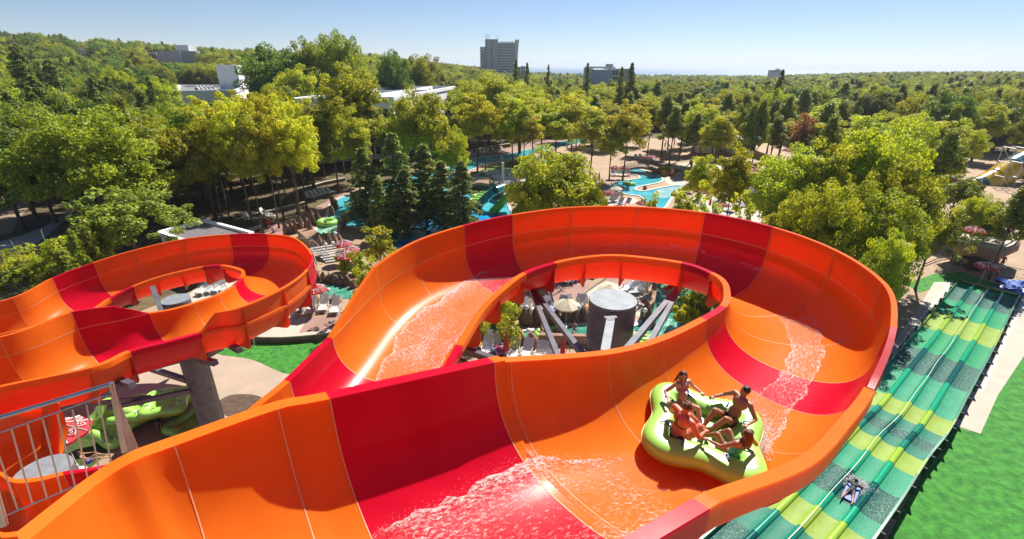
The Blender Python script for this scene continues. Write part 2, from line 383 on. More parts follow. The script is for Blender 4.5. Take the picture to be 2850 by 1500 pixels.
def build_slide(root, st, sub=8, drop=.24, outer_rib=1.0):
    n = len(st); samples = []      # dense stations
    def g(i): return st[max(0, min(n-1, i))]
    for i in range(n-1):
        for k in range(sub+(1 if i == n-2 else 0)):
            t = k/sub; q = {}
            for key in ('I', 'O', 'D'): q[key] = cr(g(i-1)[key], g(i)[key], g(i+1)[key], g(i+2)[key], t)
            for key in ('EI', 'EO'): q[key] = g(i)[key]*(1-t)+g(i+1)[key]*t
            q['seg'] = i; samples.append(q)
    root['samples'] = 0
    TH = .035
    X = Vector((0, 0, -1))
    for i in range(n-1):
        seg = samples[i*sub:(i+1)*sub+1]
        red = st[i]['c'] == 'r'; A, B = (RED, REDX) if red else (ORG, ORGX)
        mb = MB()
        ins = [profile(q['I'], q['O'], q['D']) for q in seg]; outs = [profile(q['I'], q['O'], q['D'], TH) for q in seg]
        mb.grid(ins, 0); mb.grid([list(reversed(r)) for r in outs], 1)
        mb.build('floor_panel', [A, B], root, smooth=True)
        # rims: flat lip outwards and a turned-down edge
        for side in (0, 1):
            E = 'EI' if side == 0 else 'EO'
            P = [q['I'] if side == 0 else q['O'] for q in seg]
            Wn = [((q['I']-q['O']) if side == 0 else (q['O']-q['I'])).normalized() for q in seg]
            hs = [q[E] for q in seg]
            tall = max(hs) > .04
            if not tall:
                rows = []
                for p, wn in zip(P, Wn):
                    rows.append([p, p+wn*.20+Vector((0, 0, .0)), p+wn*.215-Vector((0, 0, .02)), p+wn*.215-Vector((0, 0, drop if side == 1 else .24)), p+wn*.18-Vector((0, 0, drop if side == 1 else .24)), p+wn*.17-Vector((0, 0, .035)), p+wn*.02-Vector((0, 0, .035))])
                mr = MB(); mr.grid(rows if side == 1 else [list(r) for r in rows], 0)
                # end caps
                mr.build('rim', [A], root, smooth=False, angle=35)
            else:
                ml = MB(); rows = []
                for p, wn in zip(P, Wn):   # ledge at the old rim height
                    rows.append([p+wn*.03, p+wn*.19, p+wn*.20-Vector((0, 0, .14)), p+wn*.16-Vector((0, 0, .14))])
                ml.grid(rows); ml.build('joint_flange', [B], root, angle=35)
                mw = MB(); r1 = []; r2 = []
                for p, wn, h_ in zip(P, Wn, hs):
                    h_ = max(h_, .02); l = [Vector((0, 0, h_*k/4))+wn*(.05*math.sin(k/4*1.5)) for k in range(5)]
                    r1.append([p+a for a in l]); r2.append([p+wn*TH+a for a in reversed(l)])
                mw.grid(r1, 0); mw.grid(r2, 1)
                mw.build('wall_panel', [A, B], root, smooth=True)
                mt = MB(); rows = []
                for p, wn, h_ in zip(P, Wn, hs):
                    t_ = p+Vector((0, 0, max(h_, .02)))+wn*.05
                    rows.append([t_, t_+wn*.13, t_+wn*.135-Vector((0, 0, .06)), t_+wn*.1-Vector((0, 0, .06)), t_+wn*.1-Vector((0, 0, .02)), t_-Vector((0, 0, .02))])
                mt.grid(rows); mt.build('top_rim', [A], root, angle=35)
    # beads and ribs at joints
    for i in range(n):
        q = st[i]
        if not q['joint']: continue
        j = min(i*sub, len(samples)-1); s0 = samples[max(0, j-1)]; s1 = samples[min(len(samples)-1, j+1)]
        tan = ((s1['I']+s1['O'])-(s0['I']+s0['O'])).normalized()
        p = profile(q['I'], q['O'], q['D'], -.006)
        if q['EI'] > .1: p = [q['I']+Vector((0, 0, q['EI']*k/3))+(q['O']-q['I']).normalized()*.006 for k in (3, 2, 1)]+p
        if q['EO'] > .1: p = p+[q['O']+Vector((0, 0, q['EO']*k/3))-(q['O']-q['I']).normalized()*.006 for k in (1, 2, 3)]
        mb = MB(); mb.grid([[a-tan*.008 for a in p], [a+tan*.008 for a in p]]); mb.build('joint_bead', BEAD, root, smooth=True)
        # rib plates under the shell
        inn = profile(q['I'], q['O'], q['D'], TH-.005); outp = []
        W = (q['O']-q['I']).length
        for k in range(NP+1):
            a = abs(k/NP-.5)*2      # 0 bottom .. 1 rim
            o_ = .12+(.36 if k < NP/2 else .36*outer_rib)*math.exp(-((a-.58)/.15)**2)
            outp.append(profile(q['I'], q['O'], q['D'], o_)[k])
        mb = MB(); t2 = tan*.02
        mb.grid([[x-t2 for x in inn], [x-t2 for x in outp]]); mb.grid([[x+t2 for x in outp], [x+t2 for x in inn]])
        mb.grid([[x-t2 for x in outp], [x+t2 for x in outp]])
        mb.build('rib', REDX if q['c'] == 'r' else ORGX, root)
        for E, P0, sg in (('EI', q['I'], -1), ('EO', q['O'], 1)):
            if q[E] > .1:
                wn = (q['O']-q['I']).normalized()*sg; P1 = [P0+wn*.03, P0+wn*.20, P0+wn*.16+Vector((0, 0, q[E]*.7)), P0+wn*.13+Vector((0, 0, q[E]-.03)), P0+wn*.05+Vector((0, 0, q[E]-.03))]
                mb = MB(); mb.add([x-t2 for x in P1]+[x+t2 for x in P1], [(0, 1, 2, 3, 4), (9, 8, 7, 6, 5)]+[(k, 5+k, 5+(k+1) % 5, (k+1) % 5) for k in range(5)])
                mb.build('wall_rib', ORGX if q['c'] == 'o' else REDX, root)
    # lengthwise beads where the extension walls begin
    for E, key in (('EI', 'I'), ('EO', 'O')):
        run = []
        for q in samples+[None]:
            if q is not None and q[E] > .03:
                sg = (q['O']-q['I']).normalized()*(.008 if key == 'I' else -.008); run.append(q[key]+sg)
            else:
                if len(run) > 2:
                    mb = MB(); mb.grid([[p+Vector((0, 0, .012)) for p in run], [p-Vector((0, 0, .012)) for p in run]]); mb.build('lengthwise_bead', BEAD, root, smooth=True)
                run = []
    return samples

# ---- right slide: from the tower under the camera round the big bowl
rs_root = thing('water_slide', 'big orange and red raft slide in front, winding round a grey steel column', 'water slide', (0, 0, 14))
def st_up(px, h, perp, w=3.75, **k):
    I = at(px[0], px[1], CAMZ-h); O = I+Vector((perp[0], perp[1], 0)).normalized()*w
    return S(tuple(I), tuple(O), h, **k)
RS = [
 st_up((60, 1520), 3.6, (.80, -.6), D=1.9, c='o'),
 st_up((258, 1358), 3.95, (.82, -.58), D=1.9, c='o', joint=False),
 st_up((369, 1286), 4.0, (.78, -.62), D=1.9, c='o', joint=False),
 st_up((486, 1241), 4.12, (.62, -.78), D=1.9, c='o'),
 st_up((774, 1139), 4.3, (.60, -.80), D=1.9, c='o'),
 st_up((918, 1110), 4.42, (.61, -.79), D=1.9, c='r'),
 S((1377, 1009), (1930, 1386), 4.72, 1.88, c='o'),
 S((1423, 1007), (1973, 1364), 4.82, 1.88, c='o'),
 S((1697, 986), (2222, 1272), 5.42, 1.75, c='o'),
 S((1849, 947), (2335, 1165), 5.88, 1.55, c='o'),
 S((1968, 890), (2405, 1075), 6.2, 1.42, EO=.0, c='r'),
 S((2022, 855), (2440, 990), 6.38, 1.35, EO=.85, c='o'),
 S((2034, 826), (2425, 871), 6.40, 1.38, EO=.9, c='o'),
 S((2024, 785), (2301, 767), 6.45, 1.42, EO=.9, c='o'),
 S((1985, 757), (2135, 695), 6.47, 1.48, EO=.9, c='r'),
 S((1900, 728), (1952, 650), 6.52, 1.5, EO=.9, c='o'),
 S((1732, 708), (1772, 631), 6.62, 1.5, EO=.9, c='o'),
 S((1630, 712), (1590, 631), 6.8, 1.5, EO=.9, c='o'),
 S((1541, 728), (1427, 653), 6.98, 1.5, EO=.9, c='r'),
 S((1455, 757), (1294, 686), 7.08, 1.5, EO=.9, c='o'),
 S((1387, 806), (1165, 734), 7.15, 1.5, EO=.9, c='o'),
 S((1329, 864), (1055, 807), 7.28, 1.5, EO=.85, c='o'),
 S((1268, 960), (926, 942), 7.42, 1.5, EO=.0, c='r'),
]
for (ox, oy, h_, px_, py_, c_) in [(806, 1062, 7.52, .93, -.38, 'o'), (700, 1150, 7.62, .86, -.52, 'o'), (560, 1285, 7.8, .80, -.60, 'o'), (480, 1400, 8.0, .84, -.54, 'o')]:
    I, O = from_out((ox, oy), h_, (px_, py_)); RS.append(dict(I=I, O=O, D=1.5, EI=0, EO=0, c=c_, joint=True))
RSAMP = build_slide(rs_root, RS, drop=.40, outer_rib=.0)

# ---- left slide
ls_root = thing('water_slide', 'orange and red raft slide further back on the left with its own tight loop', 'water slide', (-16, 22, 8))
K0O = at(240, 1022, CAMZ-10.3); K0I = at(21, 991, CAMZ-10.3)
d0 = Vector((-3.2, -1.6, .15)); d1 = Vector((-3.0, -2.0, .15))
LS = [
 dict(I=K0I+d0+Vector((-2.5, -.8, .3)), O=K0O+d1*1.0+Vector((-2.2, -2.6, .3)), D=1.8, EI=.8, EO=0, c='o', joint=True),
 dict(I=K0I+d0, O=K0O+d1*.85, D=1.8, EI=.8, EO=0, c='o', joint=True),
 S((21, 991), (240, 1022), 10.3, 1.8, EI=.8, c='o'),
 S((217, 917), (354, 975), 10.42, 1.75, EI=.8, c='r'),
 S((330, 893), (460, 948), 10.5, 1.65, EI=.7, c='r', joint=False),
 S((416, 873), (552, 924), 10.58, 1.6, EI=0, c='o'),
 S((480, 862), (610, 910), 10.62, 1.55, EO=.75, c='o', joint=False),
 S((541, 845), (680, 898), 10.68, 1.5, EO=.85, c='o'),
 S((611, 820), (792, 845), 10.8, 1.45, EO=.9, c='o'),
 S((655, 795), (856, 792), 11.0, 1.4, EO=.9, c='r'),
 S((676, 772), (868, 748), 11.25, 1.4, EO=.9, c='o'),
 S((677, 750), (822, 699), 11.6, 1.4, EO=.9, c='o'),
 S((621, 736), (748, 686), 11.95, 1.45, EO=.9, c='r'),
 S((568, 740), (646, 686), 12.15, 1.5, EO=.9, c='o'),
 S((503, 753), (522, 699), 12.35, 1.5, EO=.9, c='o'),
 S((434, 771), (389, 730), 12.65, 1.5, EO=.9, c='o'),
 S((366, 796), (274, 767), 12.95, 1.5, EO=.9, c='r'),
 S((300, 830), (161, 812), 13.25, 1.5, EO=.9, c='o'),
]
p = LS[-1]
for k in range(4):
    q = LS[-1]; w_ = (q['I']-q['O']); w_.z = 0; w_.normalize()
    tdir = Vector((-w_.y, w_.x, 0)); 
    if tdir.x > 0: tdir = -tdir
    a_ = rad(8); w2 = Matrix.Rotation(a_, 3, 'Z') @ w_
    if k == 0: O = at(53, 868, CAMZ-13.5)
    else: O = q['O']+Vector((-2.4-.2*k, -1.9-.3*k, -.2))
    LS.append(dict(I=O+w2*3.7, O=O, D=1.5, EI=0, EO=.9 if k < 3 else .5, c='o', joint=True))
LSAMP = build_slide(ls_root, LS)
# ================================================================== water running down the slides
def foam(name, amount=.5, white=(.95, .90, .86), scale=3.0, tint=None, a0=.35):
    """thin clear sheet with streaks of white water; uv: along the flow, across"""
    m, n, b, out = nodes(name)
    b.inputs['Base Color'].default_value = (*white, 1); b.inputs['Roughness'].default_value = .35; b.inputs['IOR'].default_value = 1.33
    uv = n.nodes.new('ShaderNodeTexCoord')
    mp = n.nodes.new('ShaderNodeMapping'); mp.inputs['Scale'].default_value = (.42, 1.0, 1); n.links.new(uv.outputs['UV'], mp.inputs[0])
    n1 = n.nodes.new('ShaderNodeTexNoise'); n1.inputs['Scale'].default_value = scale*7.5; n1.inputs['Detail'].default_value = 8; n1.inputs['Roughness'].default_value = .82; n1.inputs['Distortion'].default_value = .6
    n.links.new(mp.outputs[0], n1.inputs[0])
    n2 = n.nodes.new('ShaderNodeTexNoise'); n2.inputs['Scale'].default_value = .8; n2.inputs['Detail'].default_value = 3; n.links.new(mp.outputs[0], n2.inputs[0])
    ad = n.nodes.new('ShaderNodeMath'); ad.operation = 'ADD'; n.links.new(n1.outputs[0], ad.inputs[0])
    m2 = n.nodes.new('ShaderNodeMath'); m2.operation = 'MULTIPLY_ADD'; m2.inputs[1].default_value = .28; m2.inputs[2].default_value = -.13; n.links.new(n2.outputs[0], m2.inputs[0]); n.links.new(m2.outputs[0], ad.inputs[1])
    at_ = n.nodes.new('ShaderNodeAttribute'); at_.attribute_name = 'edge'
    ad2 = n.nodes.new('ShaderNodeMath'); ad2.operation = 'ADD'; n.links.new(ad.outputs[0], ad2.inputs[0]); n.links.new(at_.outputs['Fac'], ad2.inputs[1])
    c = n.nodes.new('ShaderNodeValToRGB'); c.color_ramp.elements[0].position = .60-.2*amount; c.color_ramp.elements[1].position = .74-.2*amount
    c.color_ramp.elements[0].color = (0, 0, 0, 1); c.color_ramp.elements[1].color = (1, 1, 1, 1); n.links.new(ad2.outputs[0], c.inputs[0])
    gl = n.nodes.new('ShaderNodeBsdfGlossy'); gl.inputs['Roughness'].default_value = .22
    tr = n.nodes.new('ShaderNodeBsdfTransparent'); tr.inputs[0].default_value = (*(tint or (1, .95, .93)), 1)
    mxg = n.nodes.new('ShaderNodeMixShader'); mxg.inputs[0].default_value = .035; n.links.new(tr.outputs[0], mxg.inputs[1]); n.links.new(gl.outputs[0], mxg.inputs[2])
    mx = n.nodes.new('ShaderNodeMixShader'); n.links.new(mxg.outputs[0], mx.inputs[1]); n.links.new(b.outputs[0], mx.inputs[2])
    ml = n.nodes.new('ShaderNodeMath'); ml.operation = 'MULTIPLY'; ml.inputs[1].default_value = a0+.35; n.links.new(c.outputs[0], ml.inputs[0]); n.links.new(ml.outputs[0], mx.inputs[0])
    n.links.new(mx.outputs[0], out.inputs[0])
    bp = n.nodes.new('ShaderNodeBump'); bp.inputs['Strength'].default_value = .9; bp.inputs['Distance'].default_value = .05
    n.links.new(n1.outputs[0], bp.inputs['Height'])
    for s_ in (b, gl): n.links.new(bp.outputs[0], s_.inputs['Normal'])
    return m
WF = foam('rushing_white_water', .37, a0=.35); WT = foam('thin_sparkling_water', .08, a0=.1)
def u2f(u):
    x = 2*u-1; return math.acos(max(-1, min(1, -math.copysign(abs(x)**(2.45/2), x))))/math.pi
def prof_at(q, f, out):
    I, O, D = q['I'], q['O'], q['D']; w_ = O-I; W = w_.length; wn = w_/W; th = math.pi*f; n = 2.45
    c, s_ = math.cos(th), math.sin(th)
    x = -math.copysign(abs(c)**(2/n), c); z = abs(s_)**(2/n)
    p = (I+O)/2+wn*(x*W/2)+Vector((0, 0, -z*D))
    nx = -math.copysign(abs(c)**(2-2/n), c); nz = abs(s_)**(2-2/n)*1.2
    v = wn*nx+Vector((0, 0, -nz)); v = v.normalized() if v.length > 1e-3 else Vector((0, 0, -1))
    return p+v*out
def stream(name, samples, sub, keys, m, label, th=.03, nu=26, sd_=1, lift=0.0, edges=(1, 1)):
    """keys: (station index, u0, u1)"""
    i0 = int(keys[0][0]*sub); i1 = int(keys[-1][0]*sub); rows = []; UV = []; ED = []; L = 0; prev = None
    fine = 3
    for ii in range((i1-i0)*fine+1):
        s_ = i0+ii/fine; a = int(s_); t = s_-a
        qa = samples[min(a, len(samples)-1)]; qb = samples[min(a+1, len(samples)-1)]
        q = {k: (qa[k]*(1-t)+qb[k]*t) for k in ('I', 'O', 'D')}
        u0 = interp(s_/sub, [k[0] for k in keys], [k[1] for k in keys]); u1 = interp(s_/sub, [k[0] for k in keys], [k[2] for k in keys])
        mid = (q['I']+q['O'])/2
        if prev is not None: L += (mid-prev).length
        prev = mid
        wob = .035*mnoise.noise(Vector((L*2.2, 3.1*sd_, 0)))+.02*mnoise.noise(Vector((L*6, 7.7*sd_, 0)))
        wob2 = .035*mnoise.noise(Vector((L*2.2, 13.1*sd_, 0)))+.02*mnoise.noise(Vector((L*6, 17.7*sd_, 0)))
        u0 += wob; u1 += wob2
        row = []
        for j in range(nu+1):
            v = j/nu; u = u0+(u1-u0)*v; e = min(v, 1-v)
            h = th*(1-(1-min(1, e*8))**2)+(.010*mnoise.noise(Vector((L*5, u*18, sd_)))+.005*mnoise.noise(Vector((L*14, u*50, sd_))))*min(1, e*6)
            row.append(prof_at(q, u2f(u), -.006-max(0, h)-lift))
            UV.append((L, u*(q['O']-q['I']).length)); 
            en = min(1, min(ii/(fine*6), ((i1-i0)*fine-ii)/(fine*6)))
            es = .10*math.exp(-((v if edges[0] else 1)/.05))+.10*math.exp(-(((1-v) if edges[1] else 1)/.05))
            ED.append(es-.35*(1-en))
        rows.append(row)
    g = MB(); g.grid(rows); me = g.mesh(name, m)
    uvl = me.uv_layers.new(name='UVMap'); idx = np.empty(len(me.loops), dtype=np.int32); me.loops.foreach_get('vertex_index', idx)
    uvl.data.foreach_set('uv', np.array(UV, dtype=np.float32)[idx].ravel())
    at_ = me.attributes.new('edge', 'FLOAT', 'POINT'); at_.data.foreach_set('value', np.array(ED, dtype=np.float32))
    o = bpy.data.objects.new(name, me); COL.objects.link(o); tag(o, label, 'water', kind='stuff'); return o
stream('running_water', RSAMP, 8, [(4.6, .30, .9), (5.2, .26, .95), (6, .20, .95), (7, .19, .93), (7.6, .30, .9), (8.35, .42, .80)], WF, 'wide sheet of white water spreading in the foreground of the slide', sd_=1)
stream('running_water', RSAMP, 8, [(8.3, .40, .72), (9, .48, .74), (9.6, .47, .70), (10, .46, .68), (11, .49, .69), (12, .52, .76), (13, .60, .86), (13.6, .66, .92)], WF, 'narrow wake of white water behind the raft', th=.05, sd_=2, nu=18)
stream('running_water', RSAMP, 8, [(13.3, .62, .94), (14, .62, .97), (16, .6, .96), (17, .5, .93), (18, .4, .9), (18.4, .35, .88)], WT, 'thin water in the shade of the far bend', th=.02, sd_=3, nu=18)
stream('running_water', RSAMP, 8, [(18.1, .30, .86), (19, .28, .86), (20, .2, .76), (21, .2, .78), (22, .22, .70), (23, .25, .66), (25, .3, .62)], WF, 'white water pouring down the far left side of the big slide', th=.05, sd_=4)
stream('running_water', LSAMP, 8, [(1, .45, .85), (2, .5, .85), (3.2, .55, .85)], WT, 'thin water at the near bend of the left slide', th=.02, sd_=5, nu=14)
stream('running_water', LSAMP, 8, [(9.3, .45, .75), (10.5, .45, .8), (12, .5, .85), (13, .5, .85), (14, .4, .8)], WT, 'thin water in the far bend of the left slide', th=.03, sd_=6, nu=14)
# droplets thrown up along the wake and the leading edge of the sheet
DROP = plain('water_droplets', (.98, .98, .98), .5)
glow(DROP, (.95, .95, .95), .6)
def drops(center_fn, n, r0, r1, label, seed):
    rnd = random.Random(seed); g = MB()
    for k in range(n):
        p = center_fn(rnd); r = rnd.uniform(r0, r1)
        v = [p+Vector(a)*r for a in ((1, 0, 0), (-1, 0, 0), (0, 1, 0), (0, -1, 0), (0, 0, 1.3), (0, 0, -1.3))]
        g.add(v, [(0, 2, 4), (2, 1, 4), (1, 3, 4), (3, 0, 4), (2, 0, 5), (1, 2, 5), (3, 1, 5), (0, 3, 5)])
    tag(g.build('water_spray', DROP, smooth=True), label, 'spray', kind='stuff')
def spr(samples, s0, s1, ufn, hmax, sub=8):
    def f(rnd):
        s_ = rnd.uniform(s0, s1)*sub; a_ = int(s_); t_ = s_-a_; qa, qb = samples[min(a_, len(samples)-1)], samples[min(a_+1, len(samples)-1)]; q = {k: qa[k]*(1-t_)+qb[k]*t_ for k in ('I', 'O', 'D')}; u = ufn(s_/sub, rnd)
        return prof_at(q, u2f(max(.02, min(.98, u))), -.04-hmax*rnd.random()**2.2)
    return f
drops(spr(RSAMP, 5.0, 8.2, lambda s, r: interp(s, [5, 6, 7, 8.2], [.27, .2, .19, .4])+r.gauss(0, .015), .05), 900, .0025, .006, 'fine spray along the upper edge of the foreground water', 1)
drops(spr(RSAMP, 8.5, 10.0, lambda s, r: interp(s, [8.5, 9, 10], [.44, .48, .46])+r.gauss(0, .02), .22), 700, .003, .009, 'spray thrown up by the wake behind the raft', 2)
drops(spr(RSAMP, 9.0, 13, lambda s, r: .6+r.gauss(0, .09), .08), 600, .003, .007, 'droplets over the wake in the right bend', 3)
drops(spr(RSAMP, 18.3, 23, lambda s, r: interp(s, [18, 19, 20, 21, 22, 23], [.85, .86, .76, .78, .7, .66])+r.gauss(0, .03)-r.random()*.4, .06), 900, .003, .008, 'droplets over the white water on the left bend', 4)
# ================================================================== columns, struts, railing
GALV = mat('shaded_galvanised_steel', (.17, .17, .20), .55, var=.2, scale=2.5, metal=.35, bump=.05)  # dark purple-grey: shade under the slides is put into the steel colour
GALVT = mat('sunlit_galvanised_steel', (.30, .32, .34), .6, var=.16, scale=3, metal=.1)  # paler copy of the steel: sunlight on the column tops put into the colour
STEEL = mat('brushed_steel_pipe', (.55, .56, .60), .22, var=.1, metal=.9)
c1 = at(1706, 832, CAMZ-6.35); c1b = Vector((c1.x, c1.y, 0))
col = thing('support_column', 'thick grey steel column seen through the loop of the big slide', 'column', c1b)
g = MB(); g.lathe([(.70, 0), (.70, c1.z-.02)], c1b, 40); g.build('shaft', GALV, col, angle=40)
g = MB(); g.lathe([(.0, c1.z), (.70, c1.z), (.71, c1.z-.03), (.71, c1.z-.06)][::-1], c1b, 40); g.build('cap', GALVT, col, angle=40)
def strut(a, b, w_=.17, name='strut', m=GALV, p=None):
    g = MB(); g.bar(a, b, w_, w_); return g.build(name, m, p)
def colpt(h, ang, r=.68): return Vector((c1.x+r*math.cos(ang), c1.y+r*math.sin(ang), CAMZ-h))
uL = at(1473, 794, CAMZ-8.75); uR = at(1899, 790, CAMZ-8.1)
strut(uL, dep(1640, 1010, 13.2), p=col); strut(uL, dep(1560, 1010, 13.5), .16, p=col)
strut(uR, dep(1735, 985, 12.6), .18, p=col); strut(uR, dep(1800, 970, 13.0), .16, p=col)
strut(at(1440, 765, CAMZ-8.8), at(1506, 816, CAMZ-8.8), .3, 'cross_beam', p=col)
strut(at(1935, 765, CAMZ-8.2), at(1852, 813, CAMZ-8.2), .26, 'cross_beam', p=col)
strut(dep(1699, 895, 12.95), dep(1683, 985, 11.6), .22, 'arm', GALVT, p=col)
g = MB(); g.box(dep(1699, 889, 13.1), (.34, .12, .16), .1); g.box(dep(1699, 897, 12.9), (.2, .12, .22), .1); g.build('bracket', GALV, col)
strut(dep(1250, 958, 17.2), dep(1400, 1010, 14.6), .2, 'cross_beam', p=col); strut(dep(1245, 985, 17), dep(1300, 1015, 16), .18, 'cross_beam', p=col)
hp = dep(1703, 868, 13.2); g = MB(); g.tube([hp, hp-Vector((0, .03, 0))], .03, 10); g.build('drain_hole', plain('black_hole', (.005, .005, .005)), col)
for k in range(14):
    a = 2*math.pi*k/14; g = MB(); g.box(c1b+Vector((.715*math.cos(a), .715*math.sin(a), c1.z-1.62)), (.05, .05, .05), a); g.build('bolt', GALVT, col)
g = MB(); g.lathe([(.70, c1.z-1.72), (.74, c1.z-1.72), (.74, c1.z-1.66), (.70, c1.z-1.66)], c1b, 36); g.build('flange_ring', GALV, col, angle=40)
# gusset plates with bolt holes are the ribs; purple spray pipes stand by the pool below
c2 = at(488, 832, CAMZ-11.4); b2 = Vector((c2.x, c2.y, 0))
col2 = thing('support_column', 'grey steel column with pale cap inside the loop of the left slide', 'column', b2)
g = MB(); g.lathe([(.66, 0), (.66, c2.z-.02)], b2, 32); g.build('shaft', GALV, col2, angle=40)
g = MB(); g.lathe([(.67, c2.z-.06), (.67, c2.z-.03), (.66, c2.z), (0, c2.z)], b2, 32); g.build('cap', GALVT, col2, angle=40)
strut(dep(425, 800, 25.5), dep(452, 875, 24), .22, p=col2)
c3 = at(536, 1000, CAMZ-12.5); b3 = Vector((c3.x, c3.y, 0))
col3 = thing('support_column', 'tall leaning grey pole under the near bend of the left slide', 'column', b3)
g = MB(); g.lathe([(.5, 0), (.49, c3.z+.6)], b3, 28); g.build('shaft', GALV, col3, angle=40)
for a, b, w_ in [((505, 1000, 21), (358, 1040, 21.5), .22), ((420, 1026, 23), (520, 1058, 22.0), .22), ((300, 1155-20, 20.5), (530, 1088, 22), .2), ((165, 1135, 19), (420, 1105, 21.5), .16)]:
    strut(dep(*a), dep(*b), w_, 'brace', p=col3)
for a, b in [((313, 1052, 19.2), (369, 1072, 18.4)), ((312, 1062, 18.9), (330, 1075, 18.6)), ((640, 960, 22), (668, 975, 21.2)), ((575, 990, 22), (617, 965, 22.6)), ((560, 1000, 21.6), (600, 1010, 21.0))]:
    strut(dep(*a), dep(*b), .24, 'cross_beam', p=col3)
c4 = at(118, 1311, CAMZ-11.7); b4 = Vector((c4.x, c4.y, 0))
col4 = thing('support_column', 'wide concrete-grey column top behind the railing', 'column', b4)
g = MB(); g.lathe([(.72, 0), (.72, c4.z-.02)], b4, 36); g.build('shaft', GALV, col4, angle=40)
g = MB(); g.lathe([(.73, c4.z-.06), (.73, c4.z-.03), (.72, c4.z), (0, c4.z)], b4, 36); g.build('cap', GALVT, col4, angle=40)

# ---- lower slide at the left edge, seen through the railing
lo = thing('water_slide', 'lowest red and orange slide at the left edge below the railing', 'water slide', (c4.x, c4.y, 7))
LW = [S((-330, 1250), (-330, 1560), 11.0, 1.4, c='o'), S((-120, 1262), (-150, 1560), 11.1, 1.4, c='o'), S((-20, 1310), (-30, 1480), 11.2, 1.4, c='o'), S((37, 1343), (20, 1482), 11.25, 1.4, c='o'),
      S((110, 1338), (110, 1465), 11.3, 1.35, c='o'), S((177, 1322), (220, 1430), 11.3, 1.3, c='r'), S((240, 1312), (310, 1395), 11.35, 1.3, c='r'), S((302, 1300), (400, 1365), 11.4, 1.3, c='r'), S((400, 1275), (520, 1330), 11.5, 1.3, c='r')]
build_slide(lo, LW, sub=5)
# its high outer wall further back: a curved bank of panels with an end flange
for k, (xa, xb) in enumerate([(-160, -75), (-75, 5), (5, 85), (85, 158)]):
    g = MB(); rows = []; rows2 = []
    for q in range(5):
        x = xa+(xb-xa)*q/4; d_ = 17.2-.9*math.cos((x-20)/140*1.2)
        top = dep(x, 1152-.10*x, d_); bot = dep(x+4, 1300-.02*x, d_*1.0)
        bot = Vector((bot.x, bot.y, bot.z)); mid = (top+bot)/2+Vector((0, .35, -.1))
        rows.append([top, (top*2+mid)/3+Vector((0, .1, 0)), mid, (mid+bot)/2+Vector((0, .02, -.05)), bot+Vector((.1, -.6, -.15))]); rows2.append([p+Vector((0, .05, 0)) for p in reversed(rows[-1])])
    g.grid(rows, 0); g.grid(rows2, 1); g.build('wall_panel', [ORG, ORGX], lo, smooth=True)
g = MB(); a = dep(158, 1118, 16.6); b = dep(154, 1288, 16.9)
g.bar(a, b, .42, .05); g.bar(a+Vector((-.3, -.02, 0)), b+Vector((-.3, -.02, 0)), .04, .3); g.build('end_flange', ORGX, lo)

# ---- stair railing at lower left
rail = thing('railing', 'shiny steel stair railing with thin balusters at the lower left', 'railing', dep(160, 1380, 6.5))
def vert(top, bot, t):
    a = ray(*top)*t; b = ray(*bot); s_ = math.hypot(a.x, a.y)/math.hypot(b.x, b.y); return CAM+a, CAM+b*s_
def zc(cx, cy): return (cx/2.712, 1000+cy/2.712)
A, B = vert(zc(842, 185), zc(938, 700), 6.5)
g = MB(); g.tube([A+Vector((0, 0, .02)), B], .032, 14); g.build('post', STEEL, rail, angle=50)
L0 = dep(*zc(-260, 515), 6.2); L1 = dep(*zc(0, 440), 6.25)
g = MB(); g.tube([L0, L1, A], .03, 14); g.build('handrail', STEEL, rail, angle=50)
tops = [(-60, 575), (85, 525), (205, 485), (320, 445), (430, 405), (545, 375), (650, 335), (740, 290)]
bots = [(20, 1190), (135, 1140), (245, 1095), (355, 1050), (465, 1010), (570, 970), (668, 922), (757, 880), ]
tops = [(-160, 610)]+tops
bots = bots+[(850, 835)]
tp = []; bp_ = []
for k, (t_, b_) in enumerate(zip(tops, bots)):
    a, b = vert(zc(*t_), zc(*b_), 6.2+.035*k); tp.append(a); bp_.append(b)
    g = MB(); g.tube([a, b], .0095, 8); g.build('baluster', STEEL, rail, angle=50)
a2, b2_ = vert(zc(832, 270), zc(915, 800), 6.5)
g = MB(); g.tube(tp[:1]+[tp[-1], a2], .011, 8); g.build('upper_rail', STEEL, rail, angle=50)
g = MB(); g.tube([bp_[0], bp_[-1], b2_], .011, 8); g.build('lower_rail', STEEL, rail, angle=50)
a3, b3_ = vert(zc(-40, 1000), zc(30, 1250), 5.9)
g = MB(); g.tube([a3, b3_], .045, 12); g.build('post', STEEL, rail, angle=50)
for k in range(7):
    f_ = k/6; a, b = vert(zc(868+f_*8, 236+f_*20), zc(968+75*f_, 705-35*f_), 6.62+.9*f_)
    g = MB(); g.tube([a, b], .006, 6); g.build('baluster', STEEL, rail, angle=50)
